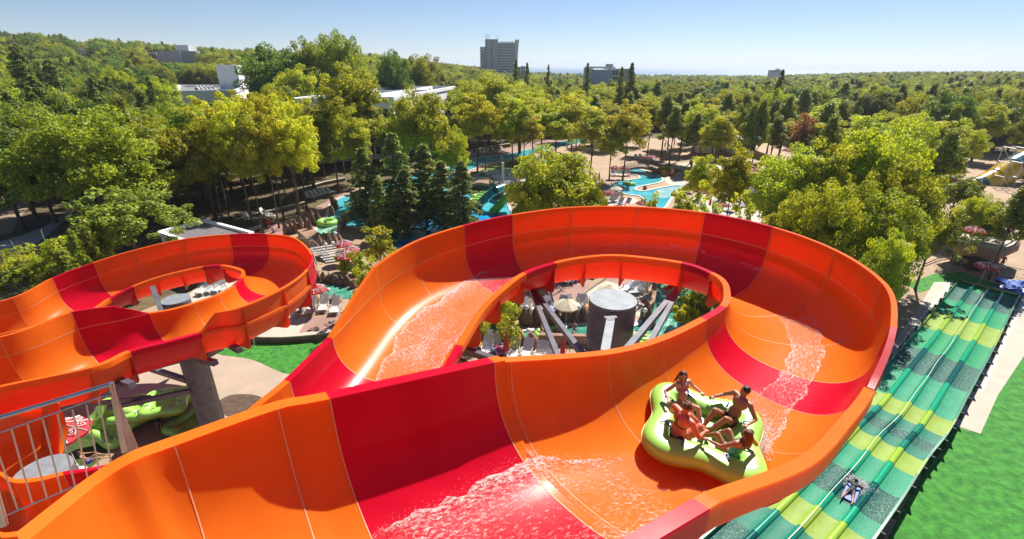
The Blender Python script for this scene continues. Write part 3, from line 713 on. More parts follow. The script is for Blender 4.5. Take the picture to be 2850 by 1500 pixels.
# ================================================================== green mat-racer slide
gs = thing('mat_racer_slide', 'long green and lime multi-lane slide running beside the lawn', 'water slide', at(2411, 1261, .5))
def lanemat(name, c, rough=.25, sparkle=0.0):
    m = mat(name, tuple(x*(.66 if c[0] > .3 else .60) for x in c), rough, var=.10, scale=1.2, bump=.25, bscale=5, dist=.06)
    n = m.node_tree; b = n.nodes['Principled BSDF']; b.inputs['Roughness'].default_value = .5; b.inputs['Specular IOR Level'].default_value = .1
    if sparkle:  # pale flecks paint wet sparkles into the lane colour
        tc = n.nodes.new('ShaderNodeTexCoord'); v = n.nodes.new('ShaderNodeTexNoise'); v.inputs['Scale'].default_value = 16; v.inputs['Detail'].default_value = 3
        n.links.new(tc.outputs['Object'], v.inputs[0]); r_ = n.nodes.new('ShaderNodeValToRGB'); r_.color_ramp.elements[0].position = .52; r_.color_ramp.elements[1].position = .62
        n.links.new(v.outputs[0], r_.inputs[0]); mx = n.nodes.new('ShaderNodeMixRGB'); mx.inputs[2].default_value = (.30, .52, .42, 1)
        src = b.inputs['Base Color'].links[0].from_socket; n.links.new(src, mx.inputs[1])
        mu = n.nodes.new('ShaderNodeMath'); mu.operation = 'MULTIPLY'; mu.inputs[1].default_value = sparkle*.6; n.links.new(r_.outputs[0], mu.inputs[0])
        n.links.new(mu.outputs[0], mx.inputs[0]); n.links.new(mx.outputs[0], b.inputs['Base Color'])
    return m
GM = {'t': (lanemat('dark_teal_lane', (.02, .17, .13), .3, .6), plain('dark_teal_divider', (.0, .10, .085), .15)),
      'g': (lanemat('green_lane', (.012, .50, .20), .25, .18), plain('emerald_divider', (.0, .38, .17), .2)),
      's': (lanemat('sea_green_lane', (.05, .52, .28), .25, .25), plain('emerald_divider_two', (.0, .40, .20), .2)),
      'l': (lanemat('lime_lane', (.45, .64, .09), .25, .18), plain('lime_divider', (.36, .58, .04), .2)),
      'b': (lanemat('blue_green_lane', (.04, .36, .23), .25, .2), plain('teal_divider', (.0, .25, .16), .2))}
cpx = [(2748, 806, .4), (2716, 853, .42), (2663, 935, .5), (2583, 1048, .55), (2511, 1150, .65), (2446, 1219, .62), (2356, 1328, .8), (2202, 1500, 1.0), (1960, 1760, 1.4)]
CP = [at(*c) for c in cpx]
def cpath(n=240):
    out = []
    for i in range(len(CP)-1):
        p = [CP[max(0, i-1)], CP[i], CP[i+1], CP[min(len(CP)-1, i+2)]]
        for k in range(30): out.append(cr(*p, k/30))
    out.append(CP[-1]); return out
PATH = cpath(); SL = [0]
for i in range(1, len(PATH)): SL.append(SL[-1]+(PATH[i]-PATH[i-1]).length)
def pt(s):
    s = max(0, min(SL[-1]-.001, s)); i = max(0, min(len(SL)-2, int(np.searchsorted(SL, s))-1)); t = (s-SL[i])/(SL[i+1]-SL[i])
    p = PATH[i].lerp(PATH[i+1], t)
    a, b = PATH[max(0, i-6)], PATH[min(len(PATH)-1, i+7)]; d = (b-a); d.z = 0; d.normalize(); return p, d
def sof(px):
    best = min(range(len(PATH)), key=lambda i: (proj(PATH[i])[0]-px[0])**2+(proj(PATH[i])[1]-px[1])**2); return SL[best]
ends = [((2740, 818), 'g'), ((2716, 853), 't'), ((2691, 893), 'g'), ((2663, 938), 'l'), ((2618, 991), 'g'), ((2580, 1051), 't'), ((2528, 1122), 's'), ((2505, 1165), 'l'), ((2487, 1185), 'b'), ((2468, 1206), 't'), ((2446, 1222), 'b'), ((2413, 1262), 'l'), ((2369, 1314), 's'), ((2322, 1384), 't'), ((2287, 1426), 's'), ((2233, 1480), 'l'), ((2170, 1540), 'b'), ((2100, 1610), 't'), ((1970, 1750), 's')]
HW = 2.12; LANE = HW*2/4
s0 = 0
TEALW = plain('green_side_wall', (.01, .20, .09), .3); LIMEW = plain('lime_side_wall', (.24, .40, .03), .3); DARKW = plain('dark_frame', (.03, .05, .04), .6)
def cross(s, u, z=0):
    p, d = pt(s); r = Vector((d.y, -d.x, 0))   # right of travel towards the camera
    return p+r*u+Vector((0, 0, z))
for (px, c) in ends:
    s1 = max(sof(px), s0+.6); ns = max(2, int((s1-s0)/.5)); ss = [s0+(s1-s0)*k/ns for k in range(ns+1)]
    lm, dm = GM[c]
    for k in range(4):
        u0 = -HW+LANE*k+.17*(k > 0); u1 = -HW+LANE*(k+1)-.17*(k < 3)
        g = MB(); g.grid([[cross(s, u0+(u1-u0)*j/6, .05*(abs(j/3-1)**3)+.004) for j in range(7)] for s in ss][::-1]); 
        g.build('lane_panel', lm, gs, smooth=True)
    for k in (1, 2, 3):
        u = -HW+LANE*k; g = MB(); rows = []
        prof_ = [(-.17, 0), (-.155, .12), (-.12, .2), (-.05, .235), (.05, .235), (.12, .2), (.155, .12), (.17, 0)]
        for j, s in enumerate(ss):
            f_ = .93+.07*(j/ns); rows.append([cross(s, u+a, b*f_) for a, b in prof_])
        g.grid(rows[::-1]); 
        g.add(rows[-1], [tuple(range(8))]); g.add(rows[0], [tuple(range(7, -1, -1))])
        g.build('divider', dm, gs, angle=60)
    wm = {'l': LIMEW}.get(c, TEALW)
    for sg in (-1, 1):
        g = MB(); rows = [[cross(s, sg*HW, 0), cross(s, sg*(HW+.02), .30), cross(s, sg*(HW+.12), .31), cross(s, sg*(HW+.13), .2), cross(s, sg*(HW+.06), .19), cross(s, sg*(HW+.06), -.25)] for s in ss]
        g.grid(rows if sg > 0 else rows[::-1]); g.build('side_wall', wm, gs, angle=40)
        nr = max(1, int((s1-s0)/1.6))
        for r_ in range(nr):
            s = s0+(s1-s0)*(r_+.5)/nr; p, d = pt(s); a = cross(s, sg*(HW+.17), .02)
            g = MB(); g.box(a, (.24, .06, .5), math.atan2(-d.x, d.y)+0); g.build('wall_rib', DARKW, gs)
    s0 = s1
# far end sill, white hose over the middle, and the base frame
g = MB(); rows = [[cross(.0, u, 0), cross(.0, u, .32), cross(-.0, u, .32)+(PATH[0]-PATH[3]).normalized()*.2, cross(0, u, 0)+(PATH[0]-PATH[3]).normalized()*.22] for u in (-HW-.13, HW+.13)]
g.grid(rows); g.build('end_wall', TEALW, gs)
g = MB(); g.bar(cross(.05, -HW+.1, .24), cross(.05, HW-.1, .24), .05, .08); g.build('yellow_strip', plain('yellow_foam', (.8, .55, .03), .6), gs)
HOSE = plain('cream_hose', (.80, .76, .60), .5)
ss = [1.2+k*.5 for k in range(int((SL[-1]-1.2)/.5))]
g = MB(); g.tube([cross(s, .03*math.sin(s), .262) for s in ss], .022, 6); g.build('cream_hose', HOSE, gs, smooth=True)
g = MB()
for sg in (-1, 1):
    rows = [[cross(s, sg*(HW+.03), -.26), cross(s, sg*(HW+.03), -1.6)] for s in [SL[-1]*k/40 for k in range(41)]]
    g.grid(rows)
g.build('base_frame', plain('brown_base_boards', (.20, .10, .06), .8), gs)
# ================================================================== body builder
def tcap(g, a, b, ra, rb, n=10):
    a = Vector(a); b = Vector(b); d = (b-a).normalized() if (b-a).length > 1e-5 else Vector((0, 0, 1))
    pts = []; rs = []
    for k in range(4): t = math.pi/2*(1-k/4); pts.append(a-d*ra*math.sin(t)); rs.append(max(.0008, ra*math.cos(t)))
    pts.append(a); rs.append(ra); pts.append(b); rs.append(rb)
    for k in range(1, 5): t = math.pi/2*k/4; pts.append(b+d*rb*math.sin(t)); rs.append(max(.0008, rb*math.cos(t)))
    g.tube(pts, rs, n)
def remesh(g, voxel, name, m, smooth=6):
    me = g.mesh('tmp', m); o = bpy.data.objects.new('tmp', me); COL.objects.link(o)
    r = o.modifiers.new('r', 'REMESH'); r.mode = 'VOXEL'; r.voxel_size = voxel; r.use_smooth_shade = True
    s_ = o.modifiers.new('s', 'SMOOTH'); s_.factor = .5; s_.iterations = smooth
    dg = bpy.context.evaluated_depsgraph_get(); dg.update()
    out = bpy.data.meshes.new_from_object(o.evaluated_get(dg)); out.name = name
    bpy.data.objects.remove(o); bpy.data.meshes.remove(me)
    out.materials.clear(); out.materials.append(m)
    for p in out.polygons: p.use_smooth = True
    return out
def ik(a, c, l1, l2, pole):
    a, c, pole = Vector(a), Vector(c), Vector(pole); d = c-a; L = min(d.length, (l1+l2)*.998); dn = d.normalized(); c = a+dn*L
    x = (l1*l1-l2*l2+L*L)/(2*L); h = math.sqrt(max(0, l1*l1-x*x)); pv = pole-dn*pole.dot(dn); pv.normalize()
    return a+dn*x+pv*h, c
SKIN = {}
def skin(name, c): SKIN[name] = mat('skin_'+name, c, .5, var=.10, scale=5); return SKIN[name]
skin('fair', (.62, .33, .20)); skin('tan', (.45, .21, .11)); skin('bounce_reddened', (.72, .19, .10)); skin('brown', (.33, .15, .08))  # the raft woman's skin has the slide's red reflections put into its colour
HAIRM = {'brown': mat('brown_hair', (.10, .040, .015), .45, var=.35, scale=25, bump=.6, bscale=60, stretch=(1, 1, .25)), 'black': mat('black_hair', (.02, .012, .010), .45, var=.3, scale=30, bump=.5, bscale=70), 'auburn': mat('auburn_hair', (.17, .055, .018), .45, var=.35, scale=25, bump=.6, bscale=60)}
EYE = plain('eye_dark', (.03, .02, .015), .2); LIPM = plain('lips', (.45, .10, .08), .4); EYEW = plain('eye_white', (.8, .78, .74), .3)
def figure(label, S_=1.0, hip=(0, 0, 0), chest=(0, -.1, .45), neck=None, head=None, look=(0, 1, 0), hands=None, feet=None, elbow=((.6, -.3, -.6), (-.6, -.3, -.6)), knee=((.2, 0, 1), (-.2, 0, 1)), toe=None,
           build=1.0, skinm='fair', hair=('brown', 'short'), wear=(), voxel=.010, fingers=True, shoulder=None, parent_loc=(0, 0, 0), female=False, chest_right=None, grip=True):
    """body in local metres, forward +y. Returns the Empty-free root mesh thing with hair and clothes as children"""
    s = S_; hip = Vector(hip); chest = Vector(chest); up = (chest-hip).normalized()
    neck = Vector(neck) if neck else chest+up*.13*s; lookv = Vector(look).normalized()
    head = Vector(head) if head else neck+up*.115*s+lookv*.02*s
    r_ = Vector(chest_right).normalized() if chest_right else Vector((1, 0, 0)); sw = .165*s*build; hw = .085*s*build
    fwd = up.cross(r_)
    g = MB(); caps = []
    def C(nm, a, b, ra, rb):
        tcap(g, a, b, ra*s, rb*s); caps.append((nm, Vector(a), Vector(b)))
    B = build
    # trunk: three stacked ellipses
    for (c_, a_, b_, h_, nm) in ((hip+up*.03*s, .150*B, .105*B, .11, 'pelvis'), ((hip*.55+chest*.45)+up*0, .118*B, .085*B, .15, 'belly'), (chest-up*.01*s, .145*B, .098*B, .15, 'chest')):
        M_ = Matrix((r_, up.cross(r_), up)).transposed(); g.ell(c_, (a_*s, b_*s, h_*s), 14, 9, rot=M_); caps.append((nm, c_-up*.05*s, c_+up*.05*s))
    C('neck', chest+up*.06*s, head-up*.02*s, .052*B, .045)
    if female:
        for sg in (-1, 1): g.ell(chest+r_*sg*.062*s+fwd*.075*s-up*.02*s, (.055*s, .05*s, .055*s), 10, 7)
    # head with face
    hr = .94*s if s > .9 else .98*s*(1+.12*(1-s))
    hup = (up*.7+Vector((0, 0, .6))).normalized(); hx = lookv.cross(hup).normalized(); hup = hx.cross(lookv).normalized(); MH = Matrix((hx, lookv, hup)).transposed()
    g.ell(head+hup*.02*hr, (.078*hr, .094*hr, .105*hr), 16, 11, rot=MH); g.ell(head-hup*.055*hr+lookv*.032*hr, (.052*hr, .055*hr, .055*hr), 12, 8, rot=MH)
    if voxel < .02:
        tcap(g, head+lookv*.088*hr+hup*.018*hr, head+lookv*.105*hr-hup*.022*hr, .010*hr, .016*hr)
        for sg in (-1, 1): g.ell(head+hx*sg*.08*hr-hup*.005*hr-lookv*.005*hr, (.012*hr, .02*hr, .03*hr), 8, 6, rot=MH)
    caps.append(('head', head-hup*.03*s, head+hup*.05*s))
    sh = shoulder or (chest+up*.075*s+r_*sw, chest+up*.075*s-r_*sw)
    arms = []
    for i, sg in enumerate((1, -1)):
        S0 = Vector(sh[i]); H = Vector(hands[i]); E_, H = ik(S0, H, .27*s, .235*s, elbow[i]); 
        C('shoulder', chest+up*.07*s, S0, .055*B, .055*B); C('uparm', S0, E_, .047*B, .036*B); C('forearm', E_, H, .036*B, .023)
        d = (H-E_).normalized(); arms.append((H, d, sg))
        side = d.cross(Vector((0, 0, 1))); side = side.normalized() if side.length > .1 else r_
        dn = side.cross(d); dn = dn if dn.z < 0 else -dn
        if fingers:
            pm = H+d*.045*s; g.ell(pm, (.038*s, .045*s, .015*s), 10, 6, rot=Matrix((side, d, dn)).transposed()); caps.append(('hand', H, pm))
            for k in range(4):
                o_ = side*(k-1.5)*.019*s; base = H+d*.075*s+o_; l = (.030, .034, .032, .025)[k]*s
                if grip: p1 = base+d*l*.7+dn*l*.6; p2 = p1+dn*l*.8-d*l*.25; p3 = p2-d*l*.7+dn*l*.1
                else: p1 = base+d*l+dn*l*.15; p2 = p1+d*l*.8+dn*l*.3; p3 = p2+d*l*.5+dn*l*.3
                C('hand', H+d*.04*s+o_*.8, base, .0105, .0100); C('hand', base, p1, .0098, .009); C('hand', p1, p2, .009, .0085); C('hand', p2, p3, .0085, .0075)
            th0 = H+d*.02*s+side*-sg*.028*s; th1 = th0+side*-sg*.026*s+d*.028*s+dn*.006*s; th2 = th1+d*.018*s+dn*.026*s
            C('hand', th0, th1, .013, .011); C('hand', th1, th2, .011, .009)
        else:
            C('hand', H, H+d*.10*s+dn*.02*s, .026, .020)
    for i, sg in enumerate((1, -1)):
        S0 = hip+r_*sg*hw; F_ = Vector(feet[i]); K, F_ = ik(S0, F_, .40*s, .39*s, knee[i])
        C('thigh', S0, K, .085*B, .055*B); C('shin', K, K*.6+F_*.4, .052*B, .052*B); C('calf', K*.65+F_*.35, F_, .052*B, .033)
        t = Vector(toe) if toe else Vector((0, .6, -.5)); t.normalize()
        C('foot', F_-t*.03*s, F_+t*.11*s, .036, .030); C('foot', F_+t*.10*s, F_+t*.16*s, .030, .020)
        if voxel < .02:
            sd2 = t.cross((F_-K).normalized()).normalized()
            for k in range(5): b0 = F_+t*.155*s+sd2*(k-2)*.016*s; C('foot', b0, b0+t*(.028-.003*abs(k-1))*s, .010, .009)
    me = remesh(g, voxel*max(s, .75), 'person', SKIN[skinm], 5)
    o = bpy.data.objects.new('person', me); COL.objects.link(o); tag(o, label, 'person')
    # nearest capsule of each face, for clothes
    if wear:
        nf = len(me.polygons); ctr = np.empty(nf*3); me.polygons.foreach_get('center', ctr); ctr = ctr.reshape(-1, 3)
        D_ = []; T_ = []
        for nm, a, b in caps:
            a_ = np.array(a); ab = np.array(b)-a_; t = np.clip(((ctr-a_)@ab)/max(1e-9, ab@ab), 0, 1); D_.append(np.linalg.norm(ctr-(a_+t[:, None]*ab), axis=1)); T_.append(t)
        nb = np.argmin(np.array(D_), 0); names = np.array([c[0] for c in caps])[nb]; tt = np.array(T_)[nb, np.arange(nf)]
        ax = (ctr-np.array(hip))@np.array(up)/s; sd_ = (ctr-np.array(chest))@np.array(r_)/s; fd = (ctr-np.array(chest))@np.array(fwd)/s
        trunk = np.isin(names, ['pelvis', 'belly', 'chest', 'shoulder', 'neck'])
        L = (chest-hip).length/s
        vn = np.empty(len(me.vertices)*3); me.vertices.foreach_get('normal', vn); vn = vn.reshape(-1, 3); vc = np.empty(len(me.vertices)*3); me.vertices.foreach_get('co', vc); vc = vc.reshape(-1, 3)
        for kind, mt in wear:
            if kind == 'shorts': sel = ((names == 'pelvis') & (ax < .10)) | ((names == 'thigh') & (tt < .55))
            elif kind == 'briefs': sel = (np.isin(names, ['pelvis']) & (ax < .07)) | ((names == 'thigh') & (tt < .10))
            elif kind == 'top': sel = trunk & (ax > L-.095) & (ax < L-.015)
            elif kind == 'straps': sel = np.isin(names, ['chest', 'neck', 'shoulder']) & (ax > L-.03) & (np.abs(np.abs(sd_)-.075) < .012)
            elif kind == 'backstraps': sel = np.isin(names, ['chest', 'belly', 'pelvis']) & ((np.abs(sd_) < .010) & (ax > L-.12) & (ax < L+.06) | ((ax > L-.14) & (ax < L-.115)))
            elif kind == 'swimsuit': sel = (trunk & (ax < L-.02)) | ((names == 'thigh') & (tt < .08))
            elif kind == 'shirt': sel = np.isin(names, ['pelvis', 'belly', 'chest', 'shoulder']) & (ax > .0) | ((names == 'uparm') & (tt < .7))
            elif kind == 'band': sel = (names == 'forearm') & (tt > .86) & (sd_ > 0)
            idx = np.nonzero(sel)[0]
            if len(idx) == 0: continue
            used = {}; V = []; Fc = []
            for fi in idx:
                f_ = []
                for vi in me.polygons[int(fi)].vertices:
                    if vi not in used: used[vi] = len(V); V.append(tuple(vc[vi]+vn[vi]*.0075))
                    f_.append(used[vi])
                Fc.append(tuple(f_))
            gm = MB(); gm.add(V, Fc); c_ = gm.build({'shorts': 'shorts', 'briefs': 'swim_briefs', 'top': 'bikini_top', 'straps': 'shoulder_straps', 'backstraps': 'back_straps', 'swimsuit': 'swimsuit', 'shirt': 'shirt', 'band': 'wristband'}[kind], mt, None, smooth=True)
            c_.parent = o
    # hair
    if hair:
        hm, st_ = hair; g = MB()
        g.ell(head+hup*.042*hr-lookv*.018*hr, (.089*hr, .094*hr, .092*hr), 14, 9, rot=MH)
        if st_ == 'curly':
            rr = random.Random(5)
            for k in range(34):
                a = rr.uniform(0, 6.28); e = rr.uniform(.0, 1.5); d = hx*math.cos(a)*math.cos(e)+lookv*(math.sin(a)*math.cos(e)-.25)+hup*(math.sin(e))
                g.ell(head+hup*.035*hr-lookv*.02*hr+d.normalized()*.088*hr, (.026, .026, .026), 8, 5)
        if st_ == 'long':
            rr = random.Random(9); back = -lookv
            for k in range(15):
                a = (k/14-.5)*2.6; d = (back*math.cos(a)+hx*math.sin(a)); p0 = head+hup*.05*hr+d*.075*hr
                p1 = p0-hup*.10*hr+d*.025*hr; p2 = p1-Vector((0, 0, 1))*.10*s+d*.01+Vector((rr.uniform(-.02, .02), rr.uniform(-.02, .02), 0)); p3 = p2-Vector((0, 0, 1))*(.06+.08*rr.random())*s+Vector((rr.uniform(-.03, .03), rr.uniform(-.03, .03), 0))
                tcap(g, p0, p1, .026*s, .024*s, 7); tcap(g, p1, p2, .023*s, .017*s, 7); tcap(g, p2, p3, .017*s, .005*s, 7)
        hme = remesh(g, .010 if voxel < .02 else voxel*.8, 'hair', HAIRM[hm], 2)
        h = bpy.data.objects.new('hair', hme); COL.objects.link(h); h.parent = o
        # keep the face clear: push hair vertices in front of the brow inwards
        lv = np.array(lookv); hu = np.array(hup); hc = np.array(head)
        co = np.empty(len(hme.vertices)*3); hme.vertices.foreach_get('co', co); co = co.reshape(-1, 3); rel = co-hc; f_ = rel@lv; u_ = rel@hu
        msk = (f_ > .045*hr) & (u_ < .055*hr); co[msk] -= np.outer(f_[msk]-.035*hr, lv); hme.vertices.foreach_set('co', co.ravel()); hme.update()
    if voxel < .02:
        for sg in (-1, 1):
            g = MB(); e_ = head+hx*sg*.030*hr+lookv*.0865*hr+hup*.012*hr; g.ell(e_, (.013*hr, .006*hr, .008*hr), 8, 6, rot=MH); c_ = g.build('eye', EYEW, None, smooth=True); c_.parent = o
            g = MB(); g.ell(e_+lookv*.004, (.007*hr, .005*hr, .007*hr), 8, 6, rot=MH); g.ell(e_+hup*.02*hr-lookv*.002, (.018*hr, .006*hr, .005*hr), 8, 5, rot=MH); c_ = g.build('iris_and_brow', EYE, None, smooth=True); c_.parent = o
        g = MB(); g.ell(head+lookv*.087*hr-hup*.052*hr, (.024*hr, .009*hr, .007*hr), 10, 6, rot=MH); c_ = g.build('mouth', LIPM, None, smooth=True); c_.parent = o
    return o

# ================================================================== the four-lobed raft
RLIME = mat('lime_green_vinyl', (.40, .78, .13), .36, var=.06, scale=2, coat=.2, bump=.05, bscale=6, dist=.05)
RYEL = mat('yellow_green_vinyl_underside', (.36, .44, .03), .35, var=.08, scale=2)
RSEAM = plain('pale_welded_seam', (.62, .78, .35), .4); BLUEH = plain('blue_handle', (.02, .06, .50), .3); PRINT = plain('blue_print', (.10, .42, .55), .4); PRINTD = plain('dark_green_print', (.05, .22, .09), .4)
def rlobe(a): return 1.27+.20*math.cos(4*a)
def make_raft(detail=True, nA=112, nC=14):
    root = thing('raft', 'raft', 'raft')
    def ring(a, off, z): r = rlobe(a)-off; return Vector((r*math.cos(a), r*math.sin(a), z))
    def outline(a, off):    # offset along the true normal keeps tube width even
        e = .01; p = ring(a, 0, 0); q = ring(a+e, 0, 0)-ring(a-e, 0, 0); nrm = Vector((q.y, -q.x, 0)).normalized(); return p-nrm*off
    up_rows = []; lo_rows = []
    for i in range(nA+1):
        a = 2*math.pi*i/nA; crease = 1-.035*math.exp(-((((a/(math.pi/2)) % 1)-.5)/.035)**2)
        c = []; 
        for k in range(nC+1):
            th = math.pi*k/nC-.0; x = math.cos(th); z = math.sin(th)
            c.append(outline(a, .285-.285*math.copysign(abs(x)**.85, x))+Vector((0, 0, .27+.27*crease*abs(z)**.85)))
        up_rows.append(c); c = []
        for k in range(nC//2+1):
            th = -math.pi/2*k/(nC//2); x = math.cos(th); z = math.sin(th)
            c.append(outline(a, .285-.285*abs(x)**.7)+Vector((0, 0, .27+.27*math.copysign(abs(z)**.8, z))))
        lo_rows.append(c)
    g = MB(); g.grid([list(reversed(r)) for r in up_rows]); g.build('upper_tube', RLIME, root, smooth=True)
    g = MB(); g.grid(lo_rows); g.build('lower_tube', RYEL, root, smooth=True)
    if detail:
        g = MB(); g.tube([outline(2*math.pi*i/nA, -.006)+Vector((0, 0, .275)) for i in range(nA)], .011, 6, closed=True); g.build('seam', RSEAM, root, smooth=True)
    # floor with concentric welds
    g = MB(); V = []; NR = 12
    rows = []
    for j in range(NR+1):
        f_ = j/NR; row = []
        for i in range(nA//2+1):
            a = 4*math.pi*i/nA; row.append(Vector((math.cos(a), math.sin(a), 0))*(rlobe(a)-.42)*f_+Vector((0, 0, .24+.03*math.cos(f_*5*2*math.pi))))
        rows.append(row)
    g.grid(rows); g.build('floor', RLIME, root, smooth=True)
    for k in range(4):
        for sg in (-1, 1):
            a = k*math.pi/2+sg*rad(29); c = outline(a, .34)+Vector((0, 0, .52)); t = Vector((-math.sin(a), math.cos(a), 0)); r_ = Vector((math.cos(a), math.sin(a), 0))
            g = MB(); g.tube([c-r_*.09, c-r_*.07+Vector((0, 0, .05)), c+r_*.0+Vector((0, 0, .07)), c+r_*.07+Vector((0, 0, .05)), c+r_*.09], .014, 8); g.box(c-r_*.09+Vector((0, 0, .012)), (.05, .07, .02), math.atan2(r_.y, r_.x)); g.box(c+r_*.09+Vector((0, 0, .005)), (.05, .07, .02), math.atan2(r_.y, r_.x))
            g.build('handle', BLUEH, root, angle=50)
    if detail:
        for k in range(4):     # faded print on every lobe: a wave mark and a line of lettering
            a = k*math.pi/2; c = outline(a, .25); r_ = Vector((math.cos(a), math.sin(a), 0)); t = Vector((-r_.y, r_.x, 0))
            g = MB()
            for q in range(7):
                th = q/6*2-1; p = c+t*(.12*th)+Vector((0, 0, .5445)); g.add([p-r_*.02, p-r_*.02+t*.045, p+t*.045+r_*.03*(1-th*th), p+r_*.03*(1-th*th)], [(0, 1, 2, 3)])
            g.build('wave_print', PRINT, root)
            g = MB()      # worn, unreadable remains of printed lettering: short slanted strokes
            for q in range(8):
                p = c+t*(-.16+.036*q)-r_*.06+Vector((0, 0, .5445)); d = (r_*(.035+.012*(q % 3))+t*(.010 if q % 2 else -.006)); e = t*.007
                g.add([p-e, p+e, p+d+e, p+d-e], [(0, 1, 2, 3)])
            g.build('worn_print', PRINTD, root)
    return root
raft = make_raft(); raft['label'] = 'lime green four-lobed raft carrying four riders down the orange slide'
rc = CAM + Vector((3.93, 7.70, -7.02))
RROT = Matrix.Rotation(rad(3.5), 3, Vector((1, .35, 0))) @ Matrix.Rotation(rad(3), 3, 'Y')
LOBE0 = rad(23)
raft.scale = (.97, .97, .78); raft.location = rc; raft.rotation_euler = (RROT @ Matrix.Rotation(LOBE0, 3, 'Z')).to_euler()
def rider(k, fn, seat_r=.70):
    """frame of a rider on lobe k: +y towards the middle of the raft"""
    a = LOBE0+k*math.pi/2; c = RROT @ Vector((math.cos(a)*seat_r, math.sin(a)*seat_r, .28)); o = fn()
    o.location = rc+c; Mx = RROT @ Matrix.Rotation(a+math.pi/2, 3, 'Z'); o.rotation_euler = Mx.to_euler(); return o
BLK = plain('black_swimwear', (.015, .012, .015), .5); TURQ = plain('turquoise_swimwear', (.05, .50, .48), .5); PURP = mat('purple_pink_bikini', (.30, .03, .22), .5, col2=(.60, .12, .35), scale=40); DKRED = plain('dark_red_trunks', (.09, .015, .02), .6); WB = plain('pink_wristband', (.75, .12, .25), .5)
rider(1, lambda: figure('girl in a purple bikini top with long brown hair, at the back of the raft', 1.0, hip=(0, 0, 0), chest=(.0, -.12, .42), look=(.45, .8, -.25), hands=((.47, .02, .30), (-.40, .05, .30)), feet=((.10, .58, -.08), (-.02, .62, -.08)), knee=((.2, .1, 1), (-.1, .1, 1)), skinm='fair', hair=('brown', 'long'), wear=[('top', PURP), ('straps', PURP), ('briefs', PURP)], female=False, build=1.05))
rider(2, lambda: figure('woman in black straps with short curly brown hair, back red from slide reflections, seen from behind', 1.12, hip=(0, -.02, .02), chest=(.0, -.02, .47), look=(.25, .8, -.35), hands=((.30, .34, .30), (-.34, .32, .28)), feet=((.06, .68, .0), (-.08, .66, .02)), knee=((.2, 0, 1), (-.2, 0, 1)), skinm='bounce_reddened', hair=('auburn', 'curly'), wear=[('backstraps', BLK), ('briefs', BLK)], female=True, build=1.25))
rider(0, lambda: figure('smiling boy with short black hair and no shirt, on the right of the raft', 1.06, hip=(0, 0, 0), chest=(.02, -.14, .44), look=(.35, .75, -.25), hands=((.46, .10, .28), (-.42, .06, .28)), feet=((.10, .62, -.08), (-.05, .60, -.06)), skinm='tan', hair=('black', 'short'), wear=[('shorts', DKRED), ('band', WB)], build=1.14))
rider(3, lambda: figure('girl with long wet brown hair and a turquoise swimsuit, nearest rider on the right', 1.03, hip=(0, -.02, 0), chest=(.0, -.12, .40), look=(-.3, .9, -.15), hands=((.40, .08, .28), (-.46, .22, .30)), feet=((.08, .52, -.05), (-.08, .55, -.04)), skinm='tan', hair=('auburn', 'long'), wear=[('swimsuit', TURQ), ('straps', TURQ)], build=1.08))
# foam round the raft
def around(rnd):
    a = rnd.uniform(rad(-25), rad(50)); r = rlobe(a-LOBE0)+abs(rnd.gauss(0, .10)); return rc+RROT @ Vector((r*math.cos(a), r*math.sin(a), .05+.30*rnd.random()**2))
drops(around, 900, .006, .018, 'white foam boiling at the right edge of the raft', 7)
# ================================================================== trees
def leafmat(name, c1, c2, trans=.35, tcol=None, rough=.55):
    trans = min(.55, trans+.06); m, n, b, out = nodes(name); c1 = tuple(c*1.02 for c in c1); c2 = tuple(c*1.02 for c in c2)
    a = n.nodes.new('ShaderNodeAttribute'); a.attribute_name = 'tint'
    r = n.nodes.new('ShaderNodeValToRGB'); r.color_ramp.elements[0].color = (*c1, 1); r.color_ramp.elements[1].color = (*c2, 1)
    n.links.new(a.outputs['Fac'], r.inputs[0])
    oi = n.nodes.new('ShaderNodeObjectInfo'); hs = n.nodes.new('ShaderNodeHueSaturation')
    mr = n.nodes.new('ShaderNodeMapRange'); mr.inputs[3].default_value = .85; mr.inputs[4].default_value = 1.4; n.links.new(oi.outputs['Random'], mr.inputs[0])
    m2 = n.nodes.new('ShaderNodeMapRange'); m2.inputs[3].default_value = .485; m2.inputs[4].default_value = .515; n.links.new(oi.outputs['Random'], m2.inputs[0])
    n.links.new(mr.outputs[0], hs.inputs['Value']); n.links.new(m2.outputs[0], hs.inputs['Hue']); n.links.new(r.outputs[0], hs.inputs['Color'])
    n.links.new(hs.outputs[0], b.inputs['Base Color']); b.inputs['Roughness'].default_value = rough; b.inputs['Specular IOR Level'].default_value = .35
    t = n.nodes.new('ShaderNodeBsdfTranslucent'); mx = n.nodes.new('ShaderNodeMixShader'); mx.inputs[0].default_value = trans
    g_ = n.nodes.new('ShaderNodeMixRGB'); g_.blend_type = 'MULTIPLY'; g_.inputs[0].default_value = 1; g_.inputs[2].default_value = (*(tcol or (1.5, 1.25, .5)), 1)
    n.links.new(hs.outputs[0], g_.inputs[1]); n.links.new(g_.outputs[0], t.inputs[0])
    n.links.new(b.outputs[0], mx.inputs[1]); n.links.new(t.outputs[0], mx.inputs[2]); n.links.new(mx.outputs[0], out.inputs[0])
    return m
